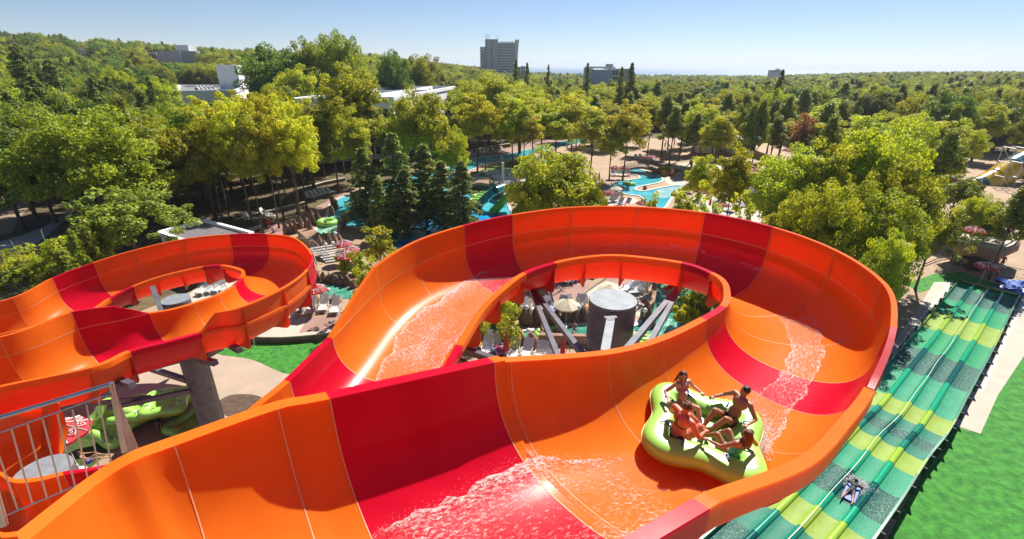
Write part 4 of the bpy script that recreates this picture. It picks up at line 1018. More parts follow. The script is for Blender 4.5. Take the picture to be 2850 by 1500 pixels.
LM = {
 'green': leafmat('mid_green_leaves', (.11, .17, .016), (.36, .41, .035), .42),
 'dark': leafmat('dark_green_leaves', (.055, .11, .018), (.20, .28, .035), .3),
 'yellow': leafmat('yellow_green_leaves', (.24, .31, .018), (.58, .57, .035), .42),
 'fresh': leafmat('fresh_green_leaves', (.17, .26, .018), (.50, .52, .045), .45),
 'pine': leafmat('pine_needles', (.08, .13, .018), (.33, .36, .04), .28),
 'spruce': leafmat('spruce_needles', (.06, .12, .035), (.30, .36, .085), .28),
 'brown': leafmat('reddish_dry_leaves', (.26, .11, .04), (.46, .25, .10), .25),
}
BARK = mat('grey_brown_bark', (.16, .11, .075), .9, var=.3, scale=2, bump=.6, bscale=14, stretch=(1, 1, .25)); BIRCH = mat('pale_birch_bark', (.50, .45, .38), .8, var=.25, scale=5)
def leaves(centres, radii, per, size, rng, up=.35, out=.7, elong=1.5, droop=0, flat=1.0):
    centres = np.array(centres); radii = np.array(radii); n = len(centres)
    ci = np.repeat(np.arange(n), per); N = len(ci)
    d = rng.normal(size=(N, 3)); d /= np.linalg.norm(d, axis=1)[:, None]
    rr = rng.uniform(.35, 1.0, N)**.5
    P = centres[ci]+d*radii[ci][:, None]*rr[:, None]*np.array([1, 1, flat])
    nrm = d*out+rng.normal(size=(N, 3))*.55; nrm[:, 2] += up; nrm /= np.linalg.norm(nrm, axis=1)[:, None]
    t = np.cross(nrm, rng.normal(size=(N, 3))); t /= np.linalg.norm(t, axis=1)[:, None]
    if droop: t[:, 2] -= droop; t /= np.linalg.norm(t, axis=1)[:, None]; nrm = np.cross(t, np.cross(nrm, t)); nrm /= np.linalg.norm(nrm, axis=1)[:, None]
    b = np.cross(nrm, t); s = size*rng.uniform(.6, 1.3, N)[:, None]
    Q = np.stack([P-t*s*elong*.5, P+b*s*.42+nrm*s*.08, P+t*s*elong*.5, P-b*s*.42+nrm*s*.08], 1)
    tint = np.clip(.5+.22*rng.normal(size=N)+.25*(rng.uniform(size=n)[ci]-.5)*2, 0, 1)
    return Q, tint
def leafmesh(name, Q, tint, m):
    N = len(Q); me = bpy.data.meshes.new(name); me.vertices.add(N*4); me.vertices.foreach_set('co', Q.reshape(-1).astype(np.float32))
    me.loops.add(N*4); me.loops.foreach_set('vertex_index', np.arange(N*4, dtype=np.int32))
    me.polygons.add(N); me.polygons.foreach_set('loop_start', np.arange(0, N*4, 4, dtype=np.int32)); 
    me.update(calc_edges=True)
    a = me.attributes.new('tint', 'FLOAT', 'FACE'); a.data.foreach_set('value', tint.astype(np.float32))
    me.materials.append(m); me.validate(); return me
def trunkmesh(name, H, r, targets, rng, m, lean=.02, fork=.35):
    g = MB(); k = 7; pts = [Vector((H*lean*math.sin(2.1*i/k+1)*(i/k), H*lean*math.cos(1.7*i/k)*(i/k), H*i/k)) for i in range(k+1)]
    g.tube(pts, [r*(1.25 if i == 0 else 1-.82*i/k) for i in range(k+1)], 7)
    for t in targets:
        t = Vector(t); z0 = max(H*fork*.5, t.z-(.45+.5*math.hypot(t.x, t.y)*.5)-.1*H); z0 = min(z0, H*.9); f_ = z0/H; i = min(k-1, int(f_*k)); p0 = pts[i].lerp(pts[i+1], f_*k-i)
        md = p0.lerp(t, .5)+Vector((0, 0, .12*(t-p0).length*.6)); g.tube([p0, md, t], [r*(1-.8*f_)*.5, r*.25, r*.07], 5, cap=False)
    return g.mesh(name, m)
TREES = {}
def treeproto(kind, label, build_fn):
    tr, cr_, dims, nm = build_fn(); root = thing(nm, label, 'tree')
    a = bpy.data.objects.new('trunk', tr); COL.objects.link(a); a.parent = root
    b = bpy.data.objects.new('crown', cr_); COL.objects.link(b); b.parent = root
    TREES[kind] = dict(p=Proto(root), w=dims[0], h=dims[1], root=root, n=0)
def round_tree(seed, W, Hc, H, ncl, per, size, m, cr_=1.0, bottom=.25, shape=1.0, bark=BARK, r=.22, nm='broadleaf_tree', inner=.3, limbs=16, up=.35, flat=.75, hollow=.55):
    def f():
        rng = np.random.default_rng(seed); C = []; Rr = []
        base = H-Hc; lob = rng.normal(size=(9, 3)); lob /= np.linalg.norm(lob, axis=1)[:, None]; la = rng.uniform(-.22, .22, 9)
        while len(C) < ncl:
            d = rng.normal(size=3); d /= np.linalg.norm(d)
            if d[2] < -.55: continue
            q = rng.uniform(hollow, 1) if rng.uniform() > inner else rng.uniform(.15, hollow)
            bump = 1+sum(la[i]*max(0, d@lob[i])**3 for i in range(9))
            rz = d[2]*Hc/2*q*bump*1.0; wz = (rz+Hc/2)/Hc
            prof_ = (math.sin(math.pi*min(1, max(.02, wz*.86+.12)))**.55) if shape == 1 else max(.12, (1-wz)**.8+.12)
            C.append((d[0]*W/2*q*bump*(prof_ if shape != 1 else 1), d[1]*W/2*q*bump*(prof_ if shape != 1 else 1), base+Hc/2+rz)); Rr.append(cr_*rng.uniform(.6, 1.25))
        Q, t = leaves(C, Rr, per, size, rng, up=up, flat=flat)
        idx = rng.choice(len(C), limbs, replace=False)
        return trunkmesh('trunk', H*.93, r, [C[i] for i in idx], rng, bark), leafmesh('crown', Q, t, LM[m]), (W, H), nm
    return f
def spruce(seed, W, H, m='spruce', nb=150, nm='spruce_tree', dens=36, size=.26, bare=.12, pw=.85):
    def f():
        rng = np.random.default_rng(seed); C = []; Rr = []; T = []
        for i in range(nb):
            u = (i+rng.uniform())/nb; z = H*(bare+(1-bare)*u**.9); L = W/2*(1-u)**pw*rng.uniform(.65, 1.1)+.15; a = rng.uniform(0, 6.283)
            k = max(2, int(L/.42)); T.append((L*math.cos(a)*.8, L*math.sin(a)*.8, z-L*.15))
            for j in range(k):
                q = (j+1)/k; C.append((L*q*math.cos(a), L*q*math.sin(a), z+.10*L*q-.34*L*q*q+rng.normal()*.04)); Rr.append(.20+.24*(1-q)*min(1, L/2))
        Q, t = leaves(C, Rr, dens//3, size, rng, up=.5, out=.35, elong=2.2, droop=.35, flat=.45)
        g = trunkmesh('trunk', H*.97, .17, T[:40:2], rng, BARK, lean=.004, fork=.1)
        return g, leafmesh('crown', Q, t, LM[m]), (W, H), nm
    return f
treeproto('round', 'tree', round_tree(1, 12, 11.5, 15, 210, 190, .22, 'green', 1.15, r=.28))
treeproto('round2', 'tree', round_tree(2, 11, 10.5, 15, 190, 190, .22, 'fresh', 1.1, r=.26))
treeproto('dark', 'tree', round_tree(3, 11, 12, 15, 160, 150, .26, 'dark', 1.2, r=.26))
treeproto('ash', 'tree', round_tree(4, 6.0, 10.0, 15, 110, 150, .21, 'yellow', .85, r=.15, nm='ash_tree', limbs=14, inner=.35))
treeproto('ash2', 'tree', round_tree(14, 6.4, 10.5, 15, 110, 150, .21, 'fresh', .85, r=.15, nm='ash_tree', limbs=14, inner=.35))
treeproto('tall', 'tree', round_tree(5, 7.0, 16, 20, 160, 130, .21, 'fresh', .85, r=.18, nm='tall_poplar_tree', limbs=26, inner=.4, hollow=.4))
treeproto('pine', 'tree', round_tree(6, 8, 7, 11, 120, 110, .20, 'pine', .62, r=.2, nm='pine_tree', limbs=24, up=.6, inner=.25))
treeproto('pine2', 'tree', round_tree(16, 7, 9, 14, 90, 120, .24, 'pine', .85, r=.2, nm='pine_tree', limbs=20, up=.6, inner=.3, shape=2))
treeproto('spruce', 'tree', spruce(7, 5.2, 13))
treeproto('cedar', 'tree', spruce(8, 7.5, 17, nb=130, nm='cedar_tree', dens=54, size=.30, pw=.7))
treeproto('sapling', 'tree', round_tree(9, 5, 6, 9, 44, 50, .20, 'fresh', .45, r=.07, nm='young_tree', limbs=26, inner=.5, hollow=.3))
treeproto('birch', 'tree', round_tree(10, 6, 6.5, 9, 46, 48, .18, 'fresh', .5, r=.07, bark=BIRCH, nm='birch_tree', limbs=30, inner=.5, hollow=.3))
treeproto('cone', 'tree', spruce(11, 2.6, 6, m='pine', nb=150, nm='cypress_tree', dens=60, size=.16, bare=.01, pw=.6))
treeproto('brown', 'tree', round_tree(12, 6, 9, 13, 80, 70, .28, 'brown', .85, r=.14, nm='withered_tree'))
def put_tree(kind, x, y, H, W, label, group=None, z=None):
    T = TREES[kind]; T['n'] += 1
    if z is None: z = terrain(x, y)
    sx = W/T['w']; sz = H/T['h']
    return T['p'].put((x, y, z-.05), random.uniform(0, 6.283), (sx, sx, sz), label, group)
def V2S(x, y): return (x*1.10636, y*1.10636)
def Tt(kind, vx, vy, d, w_, label, group=None):
    """crown top seen at vx, vy (2576 px wide view), d metres ahead, w_ pixels wide"""
    p = dep(*V2S(vx, vy), d); z0 = terrain(p.x, p.y); return put_tree(kind, p.x, p.y, p.z-z0, w_*d/1200*1.02, label, group)
def Tb(kind, bx, by, vty, w_, label, group=None):
    """trunk base at photograph pixel bx, by on the ground, top at height of view row vty"""
    p = at(bx, by, 0); d = (p-CAM).dot(FW); q = ray(bx-8, vty*1.10636); z = CAMZ+q.z*math.hypot(p.x, p.y)/math.hypot(q.x, q.y)
    return put_tree(kind, p.x, p.y, z, w_*d/1200, label, group)
# -- hand-placed trees, left side
Tt('round', 185, 268, 50, 330, 'broad leafy tree with the widest crown at the left edge above the pines')
Tt('round2', 365, 295, 56, 220, 'broad tree just right of the widest crown, dark below')
Tt('round', 60, 345, 60, 200, 'rounded tree half cut by the left edge of the photo')
Tt('dark', 430, 330, 66, 190, 'dark shaded tree between the broad crown and the yellow row')
Tt('pine', 295, 470, 44, 250, 'puffy pine right behind the left slide')
Tt('pine', 215, 560, 42, 110, 'small pine left of the puffy pine')
Tt('cone', 176, 580, 39, 50, 'narrow cypress beside the left slide')
Tt('cone', 212, 572, 40, 56, 'second, paler cypress touching the narrow one')
Tt('cone', 153, 632, 38, 82, 'squat round cypress closest to the slide rim')
Tt('birch', 95, 560, 39, 190, 'sparse birch with pale bare branches at the far left')
Tt('birch', 20, 590, 40, 140, 'sparse birch cut by the left edge')
Tt('pine', 40, 655, 40, 150, 'low pine in the left corner above the slide')
Tt('pine', 105, 690, 38, 90, 'small pine tuft under the sparse birch')
row = [('ash', 622, 624, 262, 108, 'leftmost slim trunk of the yellow row'), ('ash2', 641, 621, 300, 90, 'slim tree second in the yellow row'), ('ash', 704, 630, 245, 110, 'leaning slim tree in the yellow row behind the flat roof'), ('ash2', 734, 648, 275, 80, 'slim tree beside the folded chairs'),
       ('ash', 777, 635, 250, 95, 'slim yellow tree in a ring of earth on the red paving'), ('ash', 790, 608, 238, 90, 'slim yellow tree behind the one in the earth ring'), ('ash2', 800, 573, 245, 80, 'slim tree inside the low curved wall'), ('ash', 829, 598, 262, 85, 'twin-stemmed yellow tree by the curved wall'), ('ash', 839, 624, 250, 110, 'tallest yellow tree at the right end of the row'), ('ash', 854, 586, 285, 100, 'yellow tree nearest the blue pool')]
for k, bx, by, ty, w_, lb in row: Tb(k, bx, by, ty, w_, lb, 'slim yellowing trees in a row left of the pool')
for k, (vx, vy, d, w_) in enumerate([(470, 300, 70, 90), (585, 255, 74, 100), (500, 250, 82, 110), (668, 228, 80, 100), (740, 240, 84, 110), (600, 235, 90, 110), (420, 262, 88, 130), (530, 300, 66, 70), (395, 320, 74, 110), (760, 262, 76, 80)]):
    Tt('ash' if k % 3 else 'ash2', vx, vy, d, w_, '%s yellowing slim tree from the left in the grove behind the yellow row' % ['third', 'seventh', 'fourth', 'ninth', 'tenth', 'eighth', 'second', 'fifth', 'first', 'last'][k], 'slim trees in the grove behind the yellow row')
Tt('tall', 850, 140, 78, 150, 'tallest airy green tree left of the white pavilion')
Tt('tall', 905, 160, 82, 130, 'second airy tall tree, touching the white pavilion')
Tt('tall', 815, 205, 74, 100, 'thin airy tree between the yellow row and the tallest one')
Tt('tall', 880, 255, 70, 110, 'lower airy tree in front of the tall pair')
Tt('round', 840, 78, 128, 120, 'highest tree on the skyline left of the hotel tower'); Tt('round', 780, 95, 132, 120, 'second highest skyline tree, left of the highest')
Tt('dark', 690, 118, 130, 180, 'large dark tree behind the white house with the chimney block'); Tt('round2', 740, 165, 118, 150, 'round pale green tree right of the chimney block')
Tt('dark', 985, 130, 150, 90, 'dark rounded tree behind the white pavilion roof'); Tt('round', 1060, 136, 170, 110, 'olive tree on the skyline behind the pavilion')
Tt('round2', 1062, 222, 72, 165, 'full green tree standing in front of the white pavilion'); Tt('round2', 1130, 318, 74, 80, 'green tree under the right wing of the pavilion')
for vx, vy, d, w_, lb in [(908, 372, 60, 128, 'leftmost blue-green spruce by the pool'), (985, 335, 62, 145, 'tallest spruce of the clump in the middle'), (1062, 362, 60, 140, 'spruce right of the tallest one'), (1015, 425, 57, 125, 'nearer spruce in front of the tallest one'), (1110, 405, 59, 125, 'spruce near the twin tube slides'), (1160, 405, 57, 120, 'rightmost spruce beside the tube slides'), (948, 450, 56, 90, 'short spruce at the front left of the clump')]:
    Tt('spruce', vx, vy, d, w_, lb, 'spruces in front of the pool')
Tt('sapling', 950, 545, 40, 150, 'thin leafy sapling left of the big slide rim'); Tt('sapling', 905, 640, 36, 90, 'wispy sapling by the boulder wall'); Tt('sapling', 1000, 600, 41, 100, 'sapling just behind the big slide rim')
# centre
Tt('round2', 1230, 186, 118, 210, 'big rounded yellow-green tree below the hotel tower'); Tt('round2', 1310, 215, 112, 140, 'rounded tree right of the big one under the hotel')
for k, bx, by, ty, w_, lb in [('ash', 1329, 482, 232, 92, 'tree in the stone planter at the end of the lawn island'), ('ash2', 1351, 473, 245, 70, 'slim tree beside the stone planter'), ('ash', 1426, 479, 245, 85, 'tree behind the row of loungers, left one'), ('ash2', 1440, 487, 240, 90, 'tree behind the loungers, second'), ('ash', 1459, 491, 262, 80, 'leaning tree at the right end of the lounger row'), ('ash2', 1480, 461, 238, 90, 'tree on the lawn island near its right end'), ('ash', 1506, 442, 245, 95, 'tree at the far tip of the lawn island'), ('ash2', 1545, 470, 262, 110, 'tree at the right of the lawn island'), ('ash', 1590, 465, 235, 100, 'yellow crowned tree right of the lawn island'), ('ash2', 1640, 500, 262, 100, 'tree left of the winding river loungers'), ('ash', 1733, 500, 258, 90, 'tree growing among loungers on the river spit'), ('ash2', 1695, 502, 300, 80, 'tree on the river spit, left one')]:
    Tb(k, bx, by, ty, w_, lb, 'slim trees round the lawn island')
Tt('round2', 1412, 372, 50, 235, 'leafy tree right behind the top of the big slide'); Tt('round2', 1340, 450, 49, 110, 'lower crown left of the leafy tree behind the slide'); Tt('round', 1480, 440, 51, 100, 'lower crown right of the leafy tree behind the slide')
Tb('pine2', 1860, 470, 275, 75, 'pine on the cream terrace, left one'); Tb('pine2', 1889, 447, 262, 80, 'pine on the cream terrace, further one'); Tb('pine2', 1920, 478, 290, 70, 'pine on the cream terrace, nearest'); Tb('ash2', 1985, 500, 280, 80, 'slim tree on the terrace edge')
Tt('sapling', 1648, 462, 45, 80, 'lone small tree poking above the middle of the slide rim'); Tt('sapling', 1735, 440, 46, 130, 'light green small tree right of the lone one'); Tt('ash2', 1770, 385, 60, 80, 'bright young tree before the red parasols'); Tt('ash2', 1865, 362, 52, 105, 'bright slim tree by the red parasols'); Tt('sapling', 1800, 480, 44, 90, 'low bushy tree at the slide rim'); Tt('sapling', 1885, 470, 40, 90, 'low tree close to the dark red panel of the slide')
Tb('brown', 1930, 430, 308, 60, 'reddish withered tree near the kiosk'); Tt('brown', 2030, 285, 92, 60, 'reddish withered tree right of the restaurant')
Tb('pine2', 2062, 500, 270, 62, 'tall thin pine among the red parasols, left one'); Tb('pine2', 2085, 500, 258, 68, 'tall thin pine among the red parasols, right one'); Tt('pine2', 1960, 300, 95, 80, 'green tree by the restaurant front'); Tt('pine2', 2100, 300, 80, 90, 'olive pine behind the parasols')
# right
for k, vx, vy, d, w_, lb in [('round2', 2225, 308, 46, 230, 'tallest tree of the big clump on the right'), ('round2', 2020, 372, 47, 210, 'left crown of the big clump on the right'), ('ash2', 2110, 350, 44, 130, 'middle crown of the big clump with a forked trunk'), ('round2', 2300, 400, 42, 190, 'lower right crown of the big clump'), ('round2', 2110, 455, 37, 190, 'front crown of the clump just outside the slide'), ('round', 2230, 470, 38, 220, 'darker front crown of the clump'), ('ash2', 2010, 480, 40, 110, 'small crown at the left foot of the clump'), ('round2', 2255, 585, 34, 125, 'lowest crown hanging over the end of the walkway'), ('pine', 2380, 520, 44, 130, 'olive pine right of the clump'), ('pine2', 2400, 340, 62, 120, 'pine behind the clump towards the yellow slide'), ('pine', 2405, 345, 66, 90, 'greyish pine beside the yellow tube'), ('round2', 2470, 488, 50, 90, 'pale tree left of the snack terrace'), ('pine2', 2585, 478, 46, 120, 'pine at the right edge above the terrace'), ('pine2', 2515, 515, 50, 100, 'pine leaning over the snack terrace'), ('pine', 2430, 440, 58, 120, 'pine in front of the blue mats'), ('round2', 2500, 255, 110, 110, 'rounded yellow-green tree at the right edge'), ('cedar', 1970, 175, 150, 50, 'tall narrow cedar sticking out of the right-hand woods'), ('cedar', 2165, 245, 110, 60, 'dark pointed cedar in the right-hand woods'), ('cedar', 1592, 158, 150, 50, 'pointed spruce right of the blue-grey hotel'), ('cedar', 1565, 168, 152, 36, 'smaller pointed spruce beside it'), ('cedar', 1298, 148, 160, 36, 'pointed tree at the foot of the hotel tower'), ('cedar', 1326, 158, 155, 36, 'pointed tree right of the hotel tower'), ('cedar', 1480, 158, 155, 34, 'pointed tree left of the blue-grey hotel'), ('cedar', 1380, 162, 158, 26, 'thin pointed tree against the sea')]:
    Tt(k, vx, vy, d, w_, lb)
# left dark cedars
for k, (vx, vy, d, w_) in enumerate([(30, 115, 95, 120), (75, 190, 80, 130), (10, 230, 70, 120), (120, 150, 110, 110), (370, 190, 105, 50), (150, 230, 88, 100), (290, 170, 120, 80), (250, 200, 100, 110)]):
    Tt('cedar' if k != 6 else 'round2', vx, vy, d, w_, ['big cedar at the upper left edge', 'wide dark cedar below it', 'cedar cut by the left edge', 'cedar behind the wide one', 'narrow dark cypress shape before the grey house', 'cedar above the broadest crown', 'pale tree before the far left house', 'dense cedar in the middle of the left woods'][k])
# -- scattered trees over the busy terraces on the right
rr_ = random.Random(21); ORD = ['first', 'second', 'third', 'fourth', 'fifth', 'sixth', 'seventh', 'eighth', 'ninth', 'tenth', 'eleventh', 'twelfth', 'thirteenth', 'fourteenth', 'fifteenth']
CN = {}; SX = sorted(1890+rr_.random()*740 for _ in range(34)); ORD2 = ORD
for k in range(34):
    sx_ = SX[k]; sy_ = 405+rr_.random()*(60+ (sx_-1890)*.16); kd = ['pine2', 'ash2', 'pine2', 'round2', 'pine', 'ash2'][k % 6]
    sy_ = min(sy_, 515); p = at(sx_, sy_); d_ = (p-CAM).dot(FW); put_tree(kd, p.x, p.y, rr_.uniform(9.5, 14), rr_.uniform(5.5, 8.5) if kd != 'round2' else 8.5, ORD[CN.setdefault(k % 6, 0)]+' '+['olive pine', 'light green slim tree', 'tall olive pine', 'full leafy tree', 'puffy pine', 'pale slim tree'][k % 6]+' from the left, shading the crowded terraces right of the river', 'trees over the crowded terraces'); CN[k % 6] += 1
for k in range(13):
    sx_ = 1570+k*32+rr_.random()*20; sy_ = 392+rr_.random()*50; p = at(sx_, sy_); put_tree(['ash', 'ash2', 'pine2'][k % 3], p.x, p.y, rr_.uniform(11, 14.5), rr_.uniform(6, 8), '%s slim tree from the left on the pale ground beyond the lawn island' % ORD[k], 'trees on the pale ground beyond the island')
# -- woods behind the park: individuals near, the rest as stands of instances
def inside(x, y, P):
    r = False; n = len(P)
    for i in range(n):
        a, b = P[i], P[(i+1) % n]
        if (a[1] > y) != (b[1] > y) and x < (b[0]-a[0])*(y-a[1])/(b[1]-a[1])+a[0]: r = not r
    return r
CLEAR = [tuple(at(a, b, 0).xy) for a, b in [(-700, 1500), (-700, 760), (-100, 720), (120, 700), (330, 690), (560, 640), (680, 600), (850, 545), (1000, 490), (1290, 420), (1500, 382), (1700, 372), (2000, 366), (2300, 398), (2600, 455), (3300, 600), (3900, 1500)]]
SIGHT = [(440, 200, 720, 285, 175), (1000, 235, 1290, 320, 125), (395, 120, 560, 175, 345), (1330, 90, 1450, 180, 520), (1640, 165, 1770, 218, 260), (1440, 185, 1480, 215, 300), (2040, 365, 2160, 440, 135), (1960, 305, 2020, 335, 160), (190, 125, 255, 158, 420), (1955, 180, 2000, 203, 600), (820, 275, 900, 300, 130), (2690, 420, 2900, 545, 92)]
FOOT = []
rng = np.random.default_rng(42); cand = []
y = 58.0
while y < 900:
    sp = 7.2 if y < 200 else (8.5 if y < 400 else 11)
    xw = y*1.16+30; x = -xw
    while x < xw:
        px_, py_ = x+rng.uniform(-.42, .42)*sp, y+rng.uniform(-.42, .42)*sp; x += sp
        if inside(px_, py_, CLEAR): continue
        H = rng.uniform(10.5, 15.5)*(1 if y > 90 else .95)
        if px_/py_ < -.25: H *= 1.08
        z0 = terrain(px_, py_); a, b, d = proj((px_, py_, z0+H)); a2, b2, _ = proj((px_, py_, z0))
        if a < -120 or a > 2970: continue
        if any(r_[0]-30*60/d < a < r_[2]+30*60/d and b < r_[3] and b2 > r_[1]-20 and d < r_[4]+30 for r_ in SIGHT):
            ok = False
            for r_ in SIGHT:
                if r_[0]-30*60/d < a < r_[2]+30*60/d and b < r_[3] and d < r_[4]:
                    # shorten so that the crown ends under the building's visible foot
                    q = ray(a, r_[3]+2); zt = CAMZ+q.z*math.hypot(px_, py_)/math.hypot(q.x, q.y); H = min(H, zt-z0)
                elif r_[0]-10 < a < r_[2]+10 and r_[4]-2 < d < r_[4]+28 and b < r_[3]+5: H = 0
            if H < 5: continue
        cand.append((d, px_, py_, z0, H, a))
    y += sp
cand.sort()
sel = cand[:235]; rest = cand[235:]
def kindof(a, d, r):
    n_ = mnoise.noise(Vector((a*.004, d*.02, 0)))
    if a < 500: return ['cedar', 'round', 'round2', 'dark', 'dark', 'pine2'][int(r*6)]
    if a < 1500: return ['round', 'round2', 'dark', 'round', 'pine2', 'round2'][int(r*6)]
    return ['pine2', 'round', 'pine2', 'dark', 'round2', 'round'][int(r*6)]
KN = {'cedar': 'cedar', 'round': 'full green tree', 'round2': 'yellow-green tree', 'dark': 'dark green tree', 'pine2': 'pine'}
for d, x, y, z0, H, a in sel:
    k = kindof(a, d, rng.uniform()); wd = {'cedar': 6.2, 'round': 9.5, 'round2': 9, 'dark': 9.5, 'pine2': 6.8}[k]*rng.uniform(.85, 1.2)
    side = 'left-hand' if a < 900 else ('middle' if a < 1700 else 'right-hand')
    put_tree(k, x, y, H*(1.1 if k == 'cedar' else 1), wd, '%s in the %s part of the woods behind the park' % (KN[k], side), '%ss of the %s woods' % (KN[k], side), z0)
def stand(name, pts, src, label):
    me = bpy.data.meshes.new(name); me.from_pydata([p[:3] for p in pts], [], [])
    for nm, ty, vals in (('sc', 'FLOAT_VECTOR', [(p[3], p[3], p[4]) for p in pts]), ('ro', 'FLOAT_VECTOR', [(0, 0, p[5]) for p in pts])):
        a = me.attributes.new(nm, ty, 'POINT'); a.data.foreach_set('vector', np.array(vals, dtype=np.float32).ravel())
    o = bpy.data.objects.new(name, me); COL.objects.link(o); tag(o, label, 'woods', kind='stuff')
    gt = bpy.data.node_groups.new(name, 'GeometryNodeTree'); gt.interface.new_socket('Geometry', in_out='INPUT', socket_type='NodeSocketGeometry'); gt.interface.new_socket('Geometry', in_out='OUTPUT', socket_type='NodeSocketGeometry')
    N = gt.nodes; L = gt.links; gi = N.new('NodeGroupInput'); go = N.new('NodeGroupOutput'); ip = N.new('GeometryNodeInstanceOnPoints'); oi = N.new('GeometryNodeObjectInfo')
    oi.inputs['Object'].default_value = src; oi.inputs['As Instance'].default_value = True; oi.transform_space = 'ORIGINAL'
    a1 = N.new('GeometryNodeInputNamedAttribute'); a1.data_type = 'FLOAT_VECTOR'; a1.inputs[0].default_value = 'sc'
    a2 = N.new('GeometryNodeInputNamedAttribute'); a2.data_type = 'FLOAT_VECTOR'; a2.inputs[0].default_value = 'ro'
    L.new(gi.outputs[0], ip.inputs['Points']); L.new(oi.outputs['Geometry'], ip.inputs['Instance']); L.new(a1.outputs[0], ip.inputs['Scale'])
    er = N.new('FunctionNodeEulerToRotation'); L.new(a2.outputs[0], er.inputs[0]); L.new(er.outputs[0], ip.inputs['Rotation'])
    L.new(ip.outputs[0], go.inputs[0]); md = o.modifiers.new('trees', 'NODES'); md.node_group = gt
bins = {}
for d, x, y, z0, H, a in rest:
    k = kindof(a, d, rng.uniform()); T = TREES[k]; wd = {'cedar': 7, 'round': 12, 'round2': 11, 'dark': 12, 'pine2': 8}[k]*rng.uniform(.85, 1.2)*(1.15 if d > 400 else 1)
    bins.setdefault(k, []).append((x, y, z0, wd/T['w'], H/T['h'], rng.uniform(0, 6.28)))
for k, pts in bins.items():
    stand('woods', pts, [c for c in TREES[k]['root'].children if c.name.startswith('crown')][0], 'distant woods reaching back to the horizon, the %ss among them' % KN[k])
# unused protos leave the scene
for k, T in TREES.items():
    if not T['p'].used:
        for c in list(T['root'].children): bpy.data.objects.remove(c)
        bpy.data.objects.remove(T['root'])
# ================================================================== buildings
WHITE = mat('white_render_wall', (.84, .84, .85), .8, k=1, var=.06, scale=.6, bump=.1, bscale=6)
GREYW = mat('grey_concrete_wall', (.55, .55, .57), .85, k=1, var=.10, scale=.3)
BLUEW = mat('blue_grey_brick_wall', (.40, .46, .58), .85, var=.12, scale=.5); BEIGE = mat('beige_wall', (.52, .47, .40), .85, var=.08, scale=.4)
ROOF = mat('grey_bitumen_roof', (.24, .24, .22), .9, var=.15, scale=.4, bump=.2, bscale=3); GLASS = plain('dark_window_glass', (.04, .05, .06), .1)
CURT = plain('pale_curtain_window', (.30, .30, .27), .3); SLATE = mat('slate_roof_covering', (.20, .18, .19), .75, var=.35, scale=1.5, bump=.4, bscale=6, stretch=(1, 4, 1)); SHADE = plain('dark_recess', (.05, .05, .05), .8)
def wallbox(root, P, z0, z1, m, name='wall'):
    g = MB(); g.prism([(p[0], p[1]) for p in P], z0, z1); return g.build(name, m, root)
def flatroof(root, P, z, rim=.5, w_=.5, m=ROOF, rm=WHITE):
    P = [Vector((p[0], p[1], 0)) for p in P]; n = len(P); c = sum(P, Vector((0, 0, 0)))/n
    g = MB(); g.prism([(p+(c-p).normalized()*.45).xy for p in P], z+.03, z+.06); g.build('roof', m, root)
    for i in range(n):
        a, b = P[i], P[(i+1) % n]; g = MB(); d = (b-a).normalized(); g.bar(a+Vector((0, 0, z+rim/2))+d*.02, b+Vector((0, 0, z+rim/2))-d*.02, w_, rim); g.build('parapet', rm, root)
def window(root, a, b, z0, z1, m=GLASS, out=.05, frame=None):
    a = Vector((a[0], a[1], 0)); b = Vector((b[0], b[1], 0)); d = (b-a).normalized(); n = Vector((d.y, -d.x, 0))
    if n.dot(Vector((0, 0, 0))-a) < 0: n = -n
    g = MB(); g.bar(a+n*out*.5+Vector((0, 0, (z0+z1)/2)), b+n*out*.5+Vector((0, 0, (z0+z1)/2)), .12, z1-z0); w_ = g.build('window', m, root)
    return w_
# white pavilion in the middle
A = at(1093, 281, 12.6); Bc = at(1266, 247, 12.6); D = at(800, 287, 12.6); Bc = A+(Bc-A)*1.0; C_ = D+(Bc-A)
b2r = thing('pavilion', 'white flat-roofed pavilion with long parapets in the middle distance', 'building', (A.x, A.y, 0))
wallbox(b2r, [A, Bc, C_, D], -.5, 12.6, WHITE); flatroof(b2r, [A, Bc, C_, D], 12.6, .9, .6)
ax = (D-A); 
for k in range(9):
    for lv, (z0, z1) in enumerate([(8.6, 11.0), (4.6, 7.2), (1.2, 3.6)]):
        f0 = .02+.11*k; window(b2r, A+ax*f0, A+ax*(f0+.042), z0, z1, [GLASS, CURT][(k+lv) % 2]); window(b2r, A+ax*(f0+.047), A+ax*(f0+.09), z0, z1, GLASS)
ay = (Bc-A)
for k in range(12):
    for z0, z1 in [(7.2, 10.2), (3.2, 6.0)]: window(b2r, A+ay*(.05+.078*k), A+ay*(.05+.078*k+.05), z0, z1, GLASS if k % 3 else CURT)
g = MB(); A0 = Vector((A.x, A.y, 0)); ax.z = 0; ay.z = 0; m_ = A0+ax*.30+Vector((0, 0, 13.2)); n_ = m_+ay*.9; g.bar(m_, n_, .5, 1.1); g.build('roof_parapet', WHITE, b2r)
g = MB(); g.bar(A0+ay*.55+Vector((0, 0, 13.1)), A0+ay*.55+ax*.7+Vector((0, 0, 13.1)), .4, .8); g.build('roof_parapet', WHITE, b2r)
for f_, h_ in [(.74, 4.6), (.93, 5.2)]:
    p = A0+ay*f_+ax*.07+Vector((0, 0, 12.6)); g = MB(); g.tube([p+Vector((0, 0, .0)), p+Vector((0, 0, h_))], .09, 6); g.bar(p+Vector((-.9, 0, h_)), p+Vector((.9, 0, h_)), .12, .12); g.build('aerial', GREYC, b2r)
